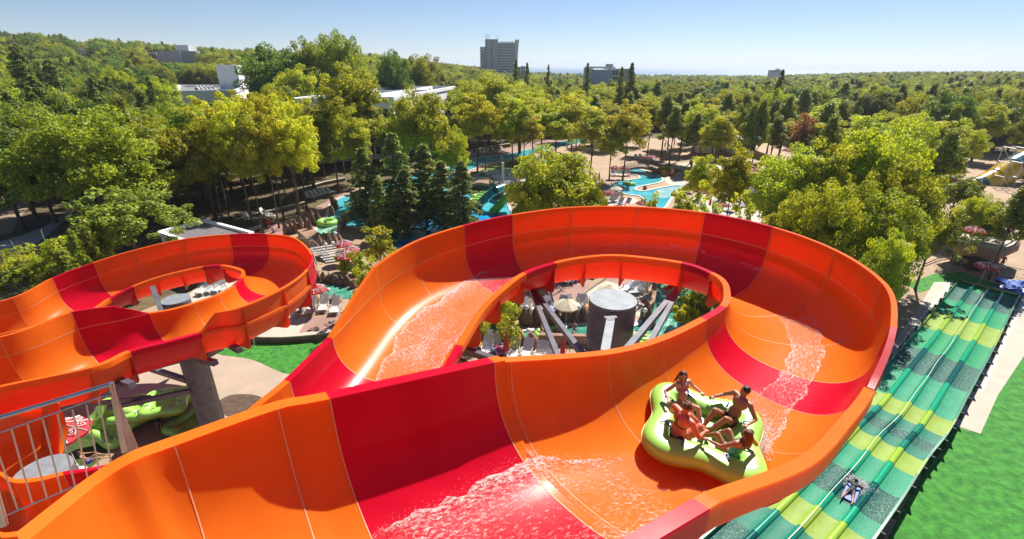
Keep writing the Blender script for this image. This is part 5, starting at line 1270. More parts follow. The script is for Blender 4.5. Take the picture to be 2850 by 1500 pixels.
g = MB(); p = A+ax*.12-Vector((0, 0, 0)); g.bar(Vector((p.x, p.y-1.5, 3.4)), Vector((p.x-6, p.y-1.5, 3.4)), .1, 1.2); g.build('blue_awning', plain('blue_awning_cloth', (.02, .16, .42), .6), b2r)
# white house with the chimney block
zz = 12.5; P1 = at(487, 261, zz); P2 = at(575, 262, zz); P3 = at(655, 258, zz); P4 = at(690, 243, zz); P5 = at(500, 243, zz)
b1 = thing('white_house', 'white flat-roofed house with a tall white block on its roof, left', 'building', (P1.x, P1.y, 0))
z1_ = terrain(P1.x, P1.y)-1
wallbox(b1, [P1, P3, P4, P5], z1_, zz, WHITE); flatroof(b1, [P1, P3, P4, P5], zz, .8, .7)
bx = dep(651, 243, (P4-CAM).dot(FW)-14); wx = 46*(P4.y)/1327
g = MB(); g.box((bx.x, bx.y, zz+3.4), (wx, 5, 7.4), .12); g.build('roof_block', WHITE, b1); g = MB(); g.box((bx.x-wx*.2, bx.y-2.56, zz+5.2), (.9, .1, .6), .12); g.build('vent_opening', SHADE, b1)
fr = P3-P1
for f_, c_ in [(.50, GLASS), (.60, CURT), (.70, CURT)]: window(b1, P1+fr*f_, P1+fr*(f_+.09), zz-5.2, zz-2.0, c_)
for f_ in (.05, .14, .23): window(b1, P1+fr*f_, P1+fr*(f_+.05), zz-6, zz-4.3)
for k in range(5):
    a = P1+fr*(.36+.07*k)+Vector((0, 1.5, .5)); g = MB(); g.tube([a, a+(P5-P1)*.75+Vector((-1, 0, .0))], .35, 7); g.build('roof_pipe', mat('white_pipe_wrap', (.6, .58, .56), .7), b1)
g = MB(); Lw = at(455, 268, zz-1.5); g.prism([Lw.xy, P1.xy, (P1.xy+Vector((0, 10))), (Lw.xy+Vector((4, 12)))], zz-2.4, zz-1.4); g.build('wing_roof', WHITE, b1)
# camera-facing blocks far away
def fblock(root, x0, y0, x1, y1, d, thick, m, name='wall', zb=None):
    a = dep(x0, y0, d); b = dep(x1, y0, d); c = dep((x0+x1)/2, y1, d); n = Vector((-(b-a).y, (b-a).x, 0)).normalized()
    if n.dot(a) < 0: n = -n
    z0 = c.z if zb is None else zb; z1 = (a.z+b.z)/2
    wallbox(root, [a, b, b+n*thick, a+n*thick], z0, z1, m, name); return a, b, n, z0, z1
def winrow(root, a, b, n, z, h, k, fr=.7, m=GLASS, gaps=()):
    for i in range(k):
        if i in gaps: continue
        p = a.lerp(b, (i+.5-fr/2)/k); q = a.lerp(b, (i+.5+fr/2)/k); g = MB(); g.bar(Vector((p.x, p.y, z))-n*.06, Vector((q.x, q.y, z))-n*.06, .2, h); g.build('window', m, root)
ht = thing('hotel_tower', 'tall grey concrete hotel tower on the skyline with aerials on top', 'building', dep(1388, 185, 520))
zb = -4
a, b, n, z0, z1 = fblock(ht, 1386.5, 118, 1441, 185, 520, 15, GREYW, zb=zb)
for r_ in range(11): winrow(ht, a, b, n, z1-2.4-2.75*r_, 1.5, 9, .72, gaps=() if r_ else (8,))
for r_ in range(12): g = MB(); g.bar(a.lerp(b, .02)*1+Vector((0, 0, 0)), a, .1, .1) if False else None
for r_ in range(11):
    g = MB(); zz_ = z1-3.85-2.75*r_; g.bar(Vector((a.x, a.y, zz_))-n*.3, Vector((b.x, b.y, zz_))-n*.3, .8, .35); g.build('balcony_band', GREYW, ht)
a2, b2__, n2, _, zc_ = fblock(ht, 1350, 109, 1386, 172, 517, 20, mat('paler_concrete', (.47, .46, .45), .85, var=.08), zb=zb)
for r_ in range(10): winrow(ht, a2.lerp(b2__, .44), a2.lerp(b2__, .56), n2, zc_-3-3.1*r_, 1.7, 1, .9)
for r_ in range(11): winrow(ht, a2, a2.lerp(b2__, .12), n2, zc_-2-2.9*r_, 1.6, 1, .9)
a3_, b3__, n3, _, zd_ = fblock(ht, 1336, 130, 1350, 172, 522, 14, GREYW, zb=zb)
for r_ in range(7): winrow(ht, a3_, b3__, n3, zd_-5-2.75*r_, 1.3, 4, .6)
g = MB(); e0 = dep(1441, 113, 520); e1 = dep(1436, 185, 520); pr = []
for k in range(9):
    f_ = k/8; w_ = 5.0-2.6*(1-f_)**.6; z = zb+(e0.z+1-zb)*f_; pr.append((w_, z))
V = []; 
for w_, z in pr: V += [Vector((b.x-3, b.y, z)), Vector((b.x-3, b.y, z))+Vector((w_-.4, 0, 0)), Vector((b.x-3, b.y, z))+Vector((w_-.4, 0, 0))+n*15, Vector((b.x-3, b.y, z))+n*15]
F = []
for k in range(8):
    for j in range(4): F.append((k*4+j, k*4+(j+1) % 4, k*4+4+(j+1) % 4, k*4+4+j))
F.append((32, 33, 34, 35)); g.add([tuple(v-n*.5) for v in V], F); g.build('flared_end_wall', GREYW, ht)
for px_ in (1351, 1354, 1357, 1360, 1364, 1380, 1383, 1387): p = dep(px_, 110, 520); g = MB(); g.tube([p, p+Vector((0, 0, 4+(px_ % 3)*1.2))], .16, 5); g.build('aerial', GREYC, ht)
for px_ in range(1392, 1436, 7): p = dep(px_, 119, 521); g = MB(); g.box(p+Vector((0, 0, .6)), (1.2, 1, 1.8)); g.build('roof_vent', GREYW, ht)
h2 = thing('hotel', 'low blue-grey hotel with a small rooftop block, right of the tower', 'building', dep(1690, 215, 250))
a, b, n, _, z1 = fblock(h2, 1652, 194, 1706, 230, 250, 16, BLUEW, zb=-4); fblock(h2, 1635, 188, 1652, 218, 256, 14, GREYW, zb=-4)
a, b, n, _, z1 = fblock(h2, 1706, 191, 1721, 222, 252, 12, GREYW, zb=-4); winrow(h2, a, b, n, z1-2, 2.2, 2, .8); winrow(h2, a, b, n, z1-5, 2, 2, .8)
fblock(h2, 1721, 191, 1754, 220, 255, 12, BEIGE, zb=-4); fblock(h2, 1691, 178, 1707, 193, 258, 6, BEIGE, 'roof_block'); fblock(h2, 1686, 186, 1713, 192, 257, 8, GREYW, 'roof_block')
a, b, n, _, z1 = fblock(h2, 1630, 185, 1700, 190, 249, 3, WHITE, 'white_fascia'); 
h3 = thing('glazed_block', 'narrow glazed block under the right foot of the hotel tower', 'building', dep(1445, 215, 290))
a, b, n, _, z1 = fblock(h3, 1433, 186, 1449, 225, 290, 8, GREYW, zb=-4)
for r_ in range(5): winrow(h3, a, b, n, z1-1.2-1.7*r_, 1.1, 4, .85, CURT if r_ < 2 else GLASS)
fblock(h3, 1450, 184, 1462, 225, 292, 8, BEIGE, zb=-4)
h4 = thing('grey_house', 'long grey building with a blank wall on the left hillside', 'building', dep(470, 165, 345))
a, b, n, _, z1 = fblock(h4, 433, 142, 501, 185, 345, 18, GREYW, zb=2); fblock(h4, 501, 142, 545, 185, 346, 16, mat('warm_grey_wall', (.50, .48, .46), .85, var=.06), zb=2); fblock(h4, 487, 125, 522, 142, 352, 10, GREYW, 'roof_block')
a, b, n, _, z1 = fblock(h4, 402, 145, 433, 185, 347, 14, WHITE, zb=2); winrow(h4, a, b, n, z1-2.6, 2.8, 4, .75); winrow(h4, a, b, n, z1-6.5, 2.4, 4, .75)
a, b, n, _, z1 = fblock(h4, 330, 153, 402, 185, 349, 10, WHITE, zb=2); winrow(h4, a, b, n, z1-2.2, 2.2, 9, .8)
for k, (x0, y0, x1, d) in enumerate([(195, 133, 222, 420), (222, 141, 250, 415)]):
    h5 = thing('white_villa', ['left one of two white villas high on the left hill', 'right one of two white villas high on the left hill'][k], 'building', dep(x0, 155, d), 'white villas on the left hill'); a, b, n, _, z1 = fblock(h5, x0, y0, x1, 170, d, 9, WHITE, zb=4); winrow(h5, a, b, n, z1-3, 1.6, 4, .6); fblock(h5, x0-1, y0-1.5, x1+1, y0, d-.6, 10, plain('red_tile_edge', (.42, .16, .09), .8), 'roof')
h6 = thing('horizon_building', 'tiny grey block standing on the horizon at the right', 'building', dep(2165, 200, 640)); a, b, n, _, z1 = fblock(h6, 2149, 195, 2183, 201, 640, 10, GREYW, zb=0); fblock(h6, 2164, 191, 2172, 195, 642, 5, GREYW, 'roof_block'); winrow(h6, a, b, n, z1-2, 1.5, 7, .6)
h7 = thing('restaurant', 'white single-storey restaurant behind the pines on the right', 'building', at(2070, 430)); dR = (at(2073, 430)-CAM).dot(FW)
a, b, n, _, z1 = fblock(h7, 2042, 389, 2105, 430, dR, 10, WHITE, zb=0); winrow(h7, a, b, n, 1.9, 2.2, 5, .8, GLASS); g = MB(); c_ = (a+b)/2; g.box((c_.x+1.2, c_.y+3.5, z1+.2), (13, 13, .4), math.atan2((b-a).y, (b-a).x)); g.build('roof', WHITE, h7)
h8 = thing('kiosk', 'small kiosk with a blue roof edge among the right-hand trees', 'building', dep(1985, 335, 118)); a, b, n, _, z1 = fblock(h8, 1962, 322, 2010, 330, 118, 4, plain('blue_fascia', (.05, .35, .55), .6)); wallbox(h8, [a+n*.5, b+n*.5, b+n*3.5, a+n*3.5], -2, z1-.9, WHITE); g = MB(); c_ = (a+b)/2+n*2; g.box((c_.x, c_.y, z1+.25), (5.2, 5, .5), math.atan2((b-a).y, (b-a).x), taper=.5); g.build('roof', WHITE, h8)
# flat slate roof right behind the left slide
zr = 3.2; q = [at(568, 618, zr), at(705, 655, zr), at(585, 700, zr), at(445, 652, zr)]
h9 = thing('flat_roof_building', 'low building with a slate roof and white parapet behind the left slide', 'building', (q[0].x, q[0].y, 0))
wallbox(h9, q, 0, zr, WHITE); flatroof(h9, q, zr, .35, .4, SLATE)
stp = thing('garden_steps', 'three pale steps beside the slate roof', 'steps', at(640, 640))
for k in range(4): p = at(615+16*k, 630+5*k, 1.2-.3*k); g = MB(); g.box(p, (2.6, .9, .3), -.35); g.build('step', PALE, stp)
# ================================================================== park furniture, rocks, people
PLAST = plain('white_plastic', (.74, .74, .72), .45); REDC = mat('red_canvas', (.55, .02, .03), .75, var=.08, scale=4); CREAM = mat('cream_canvas', (.66, .58, .40), .8, var=.06, scale=3); WHC = plain('white_canvas', (.74, .70, .68), .75)
def mk_lounger(name='sun_lounger', towel=None):
    r = thing(name, 'x', 'sun lounger')
    g = MB()
    for k in range(9): g.box((0, -.88+.115*k, .33), (.56, .095, .03))
    g.build('seat_slats', PLAST, r)
    g = MB(); an = rad(52); 
    for k in range(8): y = .10+.105*k; g.box((0, .06+y*math.cos(an), .34+y*math.sin(an)), (.56, .085, .025), Matrix.Rotation(an, 3, 'X'))
    g.build('back_slats', PLAST, r)
    for sg in (-1, 1):
        g = MB(); g.bar((sg*.31, -.95, .31), (sg*.31, .10, .31), .05, .07); g.bar((sg*.31, .08, .32), (sg*.31, .10+.86*math.cos(an), .34+.86*math.sin(an)), .05, .05); g.build('side_rail', PLAST, r)
        for y in (-.85, .25): g = MB(); g.bar((sg*.30, y, .30), (sg*.33, y, 0), .06, .06); g.build('leg', PLAST, r)
        g = MB(); g.tube([(sg*.31, -.25, .33), (sg*.34, -.22, .52), (sg*.34, .12, .52), (sg*.31, .3, .45)], .022, 6); g.build('armrest', PLAST, r)
    if towel: g = MB(); g.box((0, -.4, .36), (.5, 1.1, .025)); g.box((0, .38, .68), (.5, .85, .025), Matrix.Rotation(an, 3, 'X')); g.build('towel', towel, r)
    return r
LNG = Proto(mk_lounger()); LNB = Proto(mk_lounger(towel=mat('blue_striped_towel', (.05, .15, .50), .9, col2=(.55, .6, .7), scale=5))); LNR = Proto(mk_lounger(towel=mat('pink_towel', (.55, .08, .22), .9, var=.2))); LNY = Proto(mk_lounger(towel=mat('ochre_towel', (.55, .35, .10), .9, var=.2)))
PL = {'w': LNG, 'b': LNB, 'r': LNR, 'y': LNY}
def canopy_mb(R, h, n=8, sag=.05):
    rows = []
    for j in range(5):
        f_ = j/4; row = []
        for k in range(n*4+1):
            a = 2*math.pi*k/(n*4); c = math.cos(((k % 4)/4-.5)*2*math.pi/n*1)/1; e = 1-(.055 if k % 4 else 0)*(1-abs((k % 4)-2)/2+.5)*f_
            row.append(Vector((R*f_*e*math.cos(a), R*f_*e*math.sin(a), h-(.45*R)*f_**1.15+.02*(k % 4 == 0))))
        rows.append(row)
    return rows
def mk_umb(m, R=1.05, marks=True, closed=False, rim=None):
    r = thing('parasol', 'x', 'parasol')
    g = MB(); g.tube([(0, 0, 0), (0, 0, 2.5)], .022, 8); g.build('pole', PLAST, r); g = MB(); g.lathe([(.26, 0), (.26, .07), (.06, .14), (.05, .4), (0, .4)], n=14); g.build('base', PLAST if not closed else REDC, r)
    if closed:
        g = MB(); g.lathe([(.05, .95), (.20, 1.0), (.17, 1.5), (.07, 2.2), (.02, 2.55), (0, 2.6)], n=10); g.build('folded_canopy', m, r, smooth=True); return r
    rows = canopy_mb(R, 2.55); n = 8
    for k in range(n):
        g = MB(); g.grid([row[k*4:k*4+5] for row in rows]); g.grid([[p-Vector((0, 0, .012)) for p in reversed(row[k*4:k*4+5])] for row in rows])
        e = rows[-1][k*4:k*4+5]; g.grid([e, [p-Vector((0, 0, .10)) for p in e]]); g.build('canopy_panel', m, r, smooth=False)
    if marks:
        for k in range(n):
            a = 2*math.pi*k/n; g = MB(); pts = [Vector((R*f_*math.cos(a), R*f_*math.sin(a), 2.555+.03-(.45*R)*f_**1.15)) for f_ in (.03, .25, .5, .75, 1)]; g.tube(pts, .028, 4); g.build('white_rib_piping', WHC, r)
            a += math.pi/n; g = MB(); c = .68*R*.96
            u = Vector((-math.sin(a), math.cos(a), 0)); o_ = Vector((math.cos(a), math.sin(a), -.5)).normalized(); p0 = Vector((c*math.cos(a), c*math.sin(a), 2.58-(.45*R)*.68**1.15+.03))
            hrt = [p0+u*(.13*math.sin(t)**3)*1.3*R-o_*(.10*math.cos(t)-.04*math.cos(2*t)-.015*math.cos(3*t))*1.4*R for t in [2*math.pi*i/16 for i in range(16)]]
            g.tube(hrt, .022, 4, closed=True); g.tube([p0-u*.05, p0+u*.02+o_*.03, p0+u*.05-o_*.04], .018, 4); g.build('heart_emblem', WHC, r)
    return r
UR = Proto(mk_umb(REDC, 1.0)); UC = Proto(mk_umb(CREAM, 1.15, marks=False)); UXR = Proto(mk_umb(REDC, closed=True)); UXC = Proto(mk_umb(CREAM, closed=True))
PU = {'r': UR, 'c': UC, 'xr': UXR, 'xc': UXC}
LC = [0]
def lounger(px, py, rz, label, k='w', group=None, z=0): return PL[k].put(at(px, py, z), rz, 1.12, label, group)
def umb(px, py, label, k='r', z=0, s_=1.0):   # px, py is where the canopy top shows
    p = at(px, py, z+2.4*s_); return PU[k].put((p.x, p.y, z), random.uniform(0, 1), s_, label, 'parasols about the park')
FC = rad(0)
def facing(px, py, extra=0):   # foot end towards the camera
    p = at(px, py); return -math.atan2(p.x, p.y)+extra
for x, y, lb in [(833, 870, 'lounger under the red parasol with a person in blue'), (869, 865, 'lounger right of the parasol pole'), (904, 858, 'third white lounger in the terrace row'), (936, 864, 'last white lounger of the terrace row, next to the big slide')]:
    lounger(x, y, facing(x, y, -.25), lb, 'w', 'white loungers on the left terrace')
for x, y, lb in [(576, 812, 'left lounger seen inside the left loop'), (596, 808, 'middle lounger seen inside the left loop'), (617, 806, 'right lounger seen inside the left loop')]:
    lounger(x, y, facing(x, y, -.75), lb, 'w', 'loungers inside the left loop')
for x, y, lb in [(1432, 984, 'left white lounger below the boulders in the loop'), (1467, 988, 'second white lounger below the boulders'), (1504, 996, 'third white lounger, half hidden by the rim'), (1531, 1003, 'fourth white lounger, just its back showing')]:
    lounger(x, y, facing(x, y, -.2), lb, 'w', 'white loungers inside the big loop')
k_ = 0
for (x, y, rz, kk) in [(1313, 946, .2, 'w'), (1300, 965, .4, 'r'), (1340, 958, -.3, 'y'), (1362, 966, .1, 'b'), (1385, 975, .3, 'r'), (1355, 985, -.2, 'w')]:
    k_ += 1; lounger(x, y, facing(x, y, rz), ['lounger in the bush shade, furthest', 'lounger with a pink towel near the slide edge', 'lounger with an ochre towel under the bush', 'lounger with a blue towel under the bush', 'lounger with a pink towel beside the red parasol', 'plain lounger lowest under the bush'][k_-1], kk, 'loungers under the bush in the big loop')
for i, (x, y, kk) in enumerate([(1560, 786, 'w'), (1572, 783, 'b'), (1585, 779, 'w'), (1597, 776, 'y'), (1608, 773, 'w'), (1632, 768, 'b'), (1643, 764, 'w'), (1655, 760, 'w')]):
    lounger(x, y, facing(x, y, 1.2), '%s lounger of the towel-covered row behind the loop' % ['first', 'second', 'third', 'fourth', 'fifth', 'sixth', 'seventh', 'eighth'][i], kk, 'towel-covered loungers behind the loop')
for i, (x, y, kk) in enumerate([(1752, 812, 'w'), (1764, 806, 'w'), (1776, 800, 'b'), (1788, 793, 'w'), (1799, 787, 'w'), (1811, 781, 'b'), (1775, 818, 'w'), (1790, 812, 'w')]):
    lounger(x, y, facing(x, y, -1.1), '%s lounger of the row along the curved river wall' % ['first', 'second', 'third', 'fourth', 'fifth', 'sixth', 'seventh', 'eighth'][i], kk, 'loungers along the curved river wall')
for i, (x, y, kk) in enumerate([(1466, 868, 'b'), (1492, 866, 'w'), (1530, 864, 'b'), (1560, 862, 'b'), (1585, 860, 'w'), (1608, 858, 'w'), (1628, 858, 'y')]):
    lounger(x, y, facing(x, y, .4*(-1)**i), '%s lounger behind the boulder wall' % ['first', 'second', 'third', 'fourth', 'fifth', 'sixth', 'seventh'][i], kk, 'loungers behind the boulder wall')
def row_l(pts, rz, stem, group, kinds='w'):
    names = ['first', 'second', 'third', 'fourth', 'fifth', 'sixth', 'seventh', 'eighth', 'ninth', 'tenth']
    for i, (x, y) in enumerate(pts): lounger(x, y, facing(x, y, rz), '%s lounger from the left %s' % (names[i], stem), kinds[i % len(kinds)], group)
row_l([(1363, 491), (1376, 490), (1386, 490), (1400, 488), (1412, 488), (1423, 485), (1434, 488), (1446, 487), (1472, 483)], 0, 'in the far row by the lawn island', 'loungers by the lawn island', 'bywwwbrbb')
row_l([(1377, 505), (1388, 505), (1403, 506), (1417, 506), (1429, 506), (1441, 507), (1457, 505)], 0, 'in the near row by the lawn island', 'white loungers in the near row')
row_l([(1340, 428), (1352, 427), (1361, 425), (1374, 423), (1398, 420)], .6, 'on the far bank of the river', 'loungers on the far river bank')
row_l([(1297, 437), (1308, 435), (1322, 434)], -.8, 'near the stacked rafts', 'loungers near the stacked rafts', 'wbw')
row_l([(862, 553), (875, 549), (886, 546), (897, 542), (908, 541), (920, 538)], 1.0, 'along the red path left of the pool', 'loungers on the red path')
row_l([(692, 612), (738, 601), (748, 607)], .9, 'folded among the trees left of the pool', 'loungers among the left trees')
row_l([(1705, 488), (1716, 488), (1727, 489), (1738, 489), (1748, 488)], .1, 'on the river spit', 'loungers on the river spit', 'bwwwr')
row_l([(1700, 563), (1712, 559), (1725, 570), (1745, 572)], -.5, 'on the cream landing', 'loungers on the cream landing', 'wwbr')
row_l([(2065, 535), (2080, 528), (2098, 540), (2110, 552), (2125, 560), (2090, 560), (2140, 548), (2070, 575), (2000, 560)], -.7, 'beside the red parasols', 'loungers beside the red parasols', 'rwbwr')
row_l([(1945, 575), (1960, 590), (1990, 600), (2008, 598)], .5, 'low by the slide rim on the right', 'loungers at the right slide rim', 'wbww')
row_l([(1770, 444), (1782, 443), (1800, 447), (1812, 450)], .3, 'by the stone bridge', 'loungers by the stone bridge', 'rww')
row_l([(2620, 520), (2636, 516), (2650, 512)], .3, 'near the yellow tube', 'loungers near the yellow tube', 'b')
for a_ in [(875, 797, 'big red and white parasol beside the left terrace loungers'), (2750, 734, 'red parasol in front of the snack terrace'), (2715, 634, 'red parasol on the snack terrace deck', 'r', 2.9), (1408, 519, 'red parasol beside the tube slides'), (955, 672, 'red parasol behind the spruces, upper'), (975, 690, 'red parasol behind the spruces, lower'), (960, 705, 'red parasol behind the spruces, nearest'), (1807, 433, 'red parasol by the stone bridge'), (1713, 463, 'red parasol on the spit, left one'), (1738, 463, 'red parasol on the spit, right one'), (1695, 530, 'red parasol at the left of the winding river'), (1790, 560, 'red parasol in the sapling leaves'), (2012, 565, 'red parasol low right near the slide rim'), (2100, 502, 'dark red parasol among thin pines'),
           (2085, 450, 'red parasol in the crowded area, far left'), (2110, 455, 'red parasol in the crowded area, second'), (2095, 470, 'red parasol in the crowded area, third'), (2125, 475, 'red parasol in the crowded area, fourth'), (2145, 460, 'red parasol in the crowded area, fifth'), (2150, 485, 'red parasol in the crowded area, sixth'), (2170, 470, 'red parasol in the crowded area, seventh'), (2075, 480, 'red parasol in the crowded area, eighth'), (1925, 495, 'red parasol in the crowded area, nearest left'), (2060, 462, 'red parasol left of the crowd'), (2045, 490, 'red parasol nearest the bright tree'), (2190, 415, 'red parasol far back by the restaurant'), (2655, 497, 'faded red parasol by the yellow tube')]:
    umb(*a_)
umb(1578, 838, 'cream parasol in front of the grey column', 'c'); umb(1697, 798, 'cream parasol just above the grey column', 'c'); umb(1716, 520, 'cream parasol on the winding river landing', 'c', 0, .9)
umb(1568, 940, 'folded red parasol right of the steel strut', 'xr'); umb(1410, 928, 'folded red parasol under the bush', 'xr'); umb(1363, 406, 'folded red parasol on the far river bank', 'xr'); umb(1302, 415, 'second folded red parasol on the far river bank', 'xr'); umb(1669, 480, 'folded dark red parasol on the spit', 'xr'); umb(1980, 545, 'folded red parasol near the slide rim', 'xr')
umb(1803, 775, 'folded cream parasol by the curved river wall', 'xc'); umb(1732, 528, 'folded cream parasol on the landing', 'xc'); umb(1401, 468, 'folded cream parasol by the lawn island', 'xc')
umb(165, 1188, 'red and white parasol on the olive mat behind the railing', 'r', 0, 1.25)
# ---- rafts lying about, river rings
pr = Proto(make_raft(detail=False, nA=56, nC=8)); pr.o['category'] = 'raft'
def rft(px, py, z, label, rot=0, tilt=0, s_=1.0, group='spare rafts on the ground'):
    o = pr.put(at(px, py, z), rot, s_, label, group); o.rotation_euler = (tilt, 0, rot); return o
for k in range(4): rft(468+(-1)**k*3, 1130-0, .05+.50*k, ['bottom raft of the taller green stack', 'second raft of the taller green stack', 'third raft of the taller green stack', 'top raft of the taller green stack'][k], .4+.25*k, [0, .04, -.05, .06][k])
for k in range(3): rft(383, 1150, .05+.48*k, ['bottom raft of the lower green stack', 'middle raft of the lower green stack', 'top raft of the lower green stack'][k], .2+.4*k, [0, .05, -.04][k])
rft(312, 1178, 1.0, 'raft standing tilted against the green stacks', .5, .95)
rft(533, 1192, .05, 'raft lying alone right of the stacks, half hidden by the rim', .3)
for k in range(5): rft(1280-(k % 2)*3, 452-0*k, .05+.5*k, ['lowest', 'second', 'middle', 'fourth', 'top'][k]+' raft of the stack by the far river', .3*k, 0)
for k in range(2): rft(1255, 452, .05+.5*k, ['lower', 'upper'][k]+' raft beside the far stack', .3*k, 0)
RG = MB(); RG.tube([(.62*math.cos(a), .62*math.sin(a), .18) for a in [2*math.pi*i/24 for i in range(24)]], .26, 10, closed=True)
rg = thing('swim_ring', 'x', 'swim ring'); RG.build('ring', RLIME, rg, smooth=True)
for k in range(3): a = 2.1*k; g = MB(); g.box((.62*math.cos(a), .62*math.sin(a), .45), (.18, .06, .05), a); g.build('handle', BLUEH, rg)
rgp = Proto(rg)
def ring(px, py, label, s_=1.0): return rgp.put(at(px, py, .02), random.uniform(0, 6), s_, label, 'green swim rings on the water')
for a_ in [(1895, 845, 'green swim ring on the right river inside the loop'), (911, 625, 'double green ring with a child on the narrow channel', 1.6), (885, 668, 'green ring at the foot of the rocks, left'), (905, 662, 'green ring at the foot of the rocks, right'), (1303, 457, 'green ring carrying two bathers on the far river', 1.5), (1332, 552, 'green ring behind the teal tube', 1.4), (1320, 565, 'second green ring behind the teal tube', 1.4), (1347, 538, 'green ring under the little bridge'), (1500, 424, 'green ring far up the river', 1.3), (1794, 954, 'green ring just behind the rim'), (1786, 942, 'green ring half hidden by the rim'), (1515, 935, 'green ring with a woman under the strut'), (1548, 932, 'green ring with a child in a blue cap'), (2240, 600, 'green ring in the pale pool', 1.6)]: ring(*a_)
kay = thing('float', 'green float with two bathers on the winding river', 'float', at(1750, 516)); g = MB(); g.tube([at(1735, 512)+Vector((0, 0, .25)), at(1750, 517)+Vector((0, 0, .2)), at(1767, 516)+Vector((0, 0, .25))], [.3, .55, .3], 10); g.build('hull', RLIME, kay, smooth=True)
# ---- rocks
ROCKM = mat('brown_sculpted_rock', (.30, .18, .115), .9, col2=(.15, .085, .05), scale=1.1, bump=.9, bscale=3.5, dist=.15); ROCKP = mat('rosy_sculpted_rock', (.46, .29, .20), .9, col2=(.30, .17, .11), scale=1.0, bump=.8, bscale=3.5, dist=.12)
def rockmesh(seed, spire=False):
    bm_ = MB(); n, k = 14, 9; V = []
    for i in range(k+1):
        th = math.pi*i/k
        for j in range(n):
            a = 2*math.pi*j/n; v = Vector((math.sin(th)*math.cos(a), math.sin(th)*math.sin(a), -math.cos(th)))
            d = 1+.42*mnoise.noise(v*1.3+Vector((seed*3.7, 0, 0)))+.16*mnoise.noise(v*3.1+Vector((0, seed*2.1, 0)))
            if spire: v = Vector((v.x*(1-.5*max(0, v.z)), v.y*(1-.5*max(0, v.z)), v.z))
            V.append(v*d)
    F = [(i*n+j, i*n+(j+1) % n, (i+1)*n+(j+1) % n, (i+1)*n+j) for i in range(k) for j in range(n)]
    bm_.add(V, F); return bm_.mesh('rock', ROCKM)
RMS = [rockmesh(s_, s_ % 2 == 1) for s_ in range(8)]; RMP = [m.copy() for m in RMS]
for m in RMP: m.materials.clear(); m.materials.append(ROCKP)
def rock(px, py, wpx, hm, label, group, rosy=False, k=None):
    p = at(px, py); d = (p-CAM).dot(FW); r = wpx*d/1327/2; o = bpy.data.objects.new('rock', (RMP if rosy else RMS)[(k if k is not None else LC[0]) % 8]); LC[0] += 1; COL.objects.link(o)
    hm *= .72; o.location = (p.x, p.y, hm*.25); o.scale = (r*1.05, r*.9, hm*.62); o.rotation_euler = (0, 0, random.uniform(0, 6.28)); tag(o, label, 'rock', group); return o
def rocks(pts, stem, group, rosy=False):
    for i, (x, y, w_, h_) in enumerate(pts): rock(x, y, w_, h_, '%s, %s from the left' % (stem, ORD[i]), group, rosy)
rocks([(862, 777, 24, 1.6), (884, 780, 22, 1.7), (902, 783, 20, 1.6), (918, 786, 20, 1.7), (934, 789, 22, 1.6), (950, 792, 24, 1.5), (968, 793, 24, 1.6), (985, 800, 24, 1.4)], 'dark boulder in the wall beyond the left terrace', 'boulders beyond the left terrace')
rocks([(862, 838, 26, 1.2), (880, 842, 34, 1.1), (912, 838, 20, .9), (935, 840, 36, 1.2)], 'rosy boulder behind the terrace loungers', 'boulders behind the terrace loungers', True)
rocks([(797, 652, 14, 3.0), (812, 649, 15, 2.8), (826, 648, 14, 2.8), (840, 645, 16, 3.2), (856, 640, 16, 2.6), (866, 655, 18, 3.4), (870, 625, 22, 3.2), (886, 622, 18, 2.8)], 'pointed rock left of the narrow channel', 'pointed rocks left of the channel')
rocks([(925, 600, 16, 2.4), (934, 583, 22, 2.2), (930, 574, 20, 2.4)], 'brown rock on the pool corner', 'rocks on the pool corner')
rocks([(955, 632, 18, 2.8), (947, 644, 16, 2.2), (962, 615, 20, 2.4), (893, 690, 15, 2.4), (920, 688, 16, 3.2), (935, 690, 18, 2.6), (948, 684, 20, 2.4), (906, 696, 18, 1.8)], 'rosy rock right of the narrow channel', 'rocks right of the channel', True)
rocks([(1395, 872, 34, 1.6), (1415, 895, 34, 2.4), (1438, 880, 36, 2.2), (1466, 902, 40, 2.6), (1492, 898, 40, 2.4), (1520, 905, 38, 2.6), (1548, 900, 34, 2.2), (1575, 896, 36, 2.4), (1600, 895, 34, 2.4), (1622, 893, 34, 2.2), (1645, 892, 30, 2.2)], 'mossy boulder of the waterfall wall in the loop', 'boulders of the waterfall wall')
rocks([(1796, 888, 34, 2.6), (1812, 908, 24, 1.6)], 'boulder right of the grey column', 'boulders right of the column')
rocks([(1448, 955, 34, 1.8), (1480, 962, 42, 1.9), (1410, 950, 40, 1.5), (1375, 945, 36, 1.3)], 'rosy boulder behind the white loungers in the loop', 'rosy boulders in the loop', True)
rocks([(1952, 880, 60, 2.6), (1985, 900, 50, 2.0), (1930, 905, 40, 1.6)], 'rosy boulder under the shrub in the loop', 'rosy boulders under the shrub', True)
rocks([(1875, 545, 16, 1.6), (1795, 527, 12, 1.2)], 'rounded rock by the shallow pool', 'rocks by the shallow pool', True)
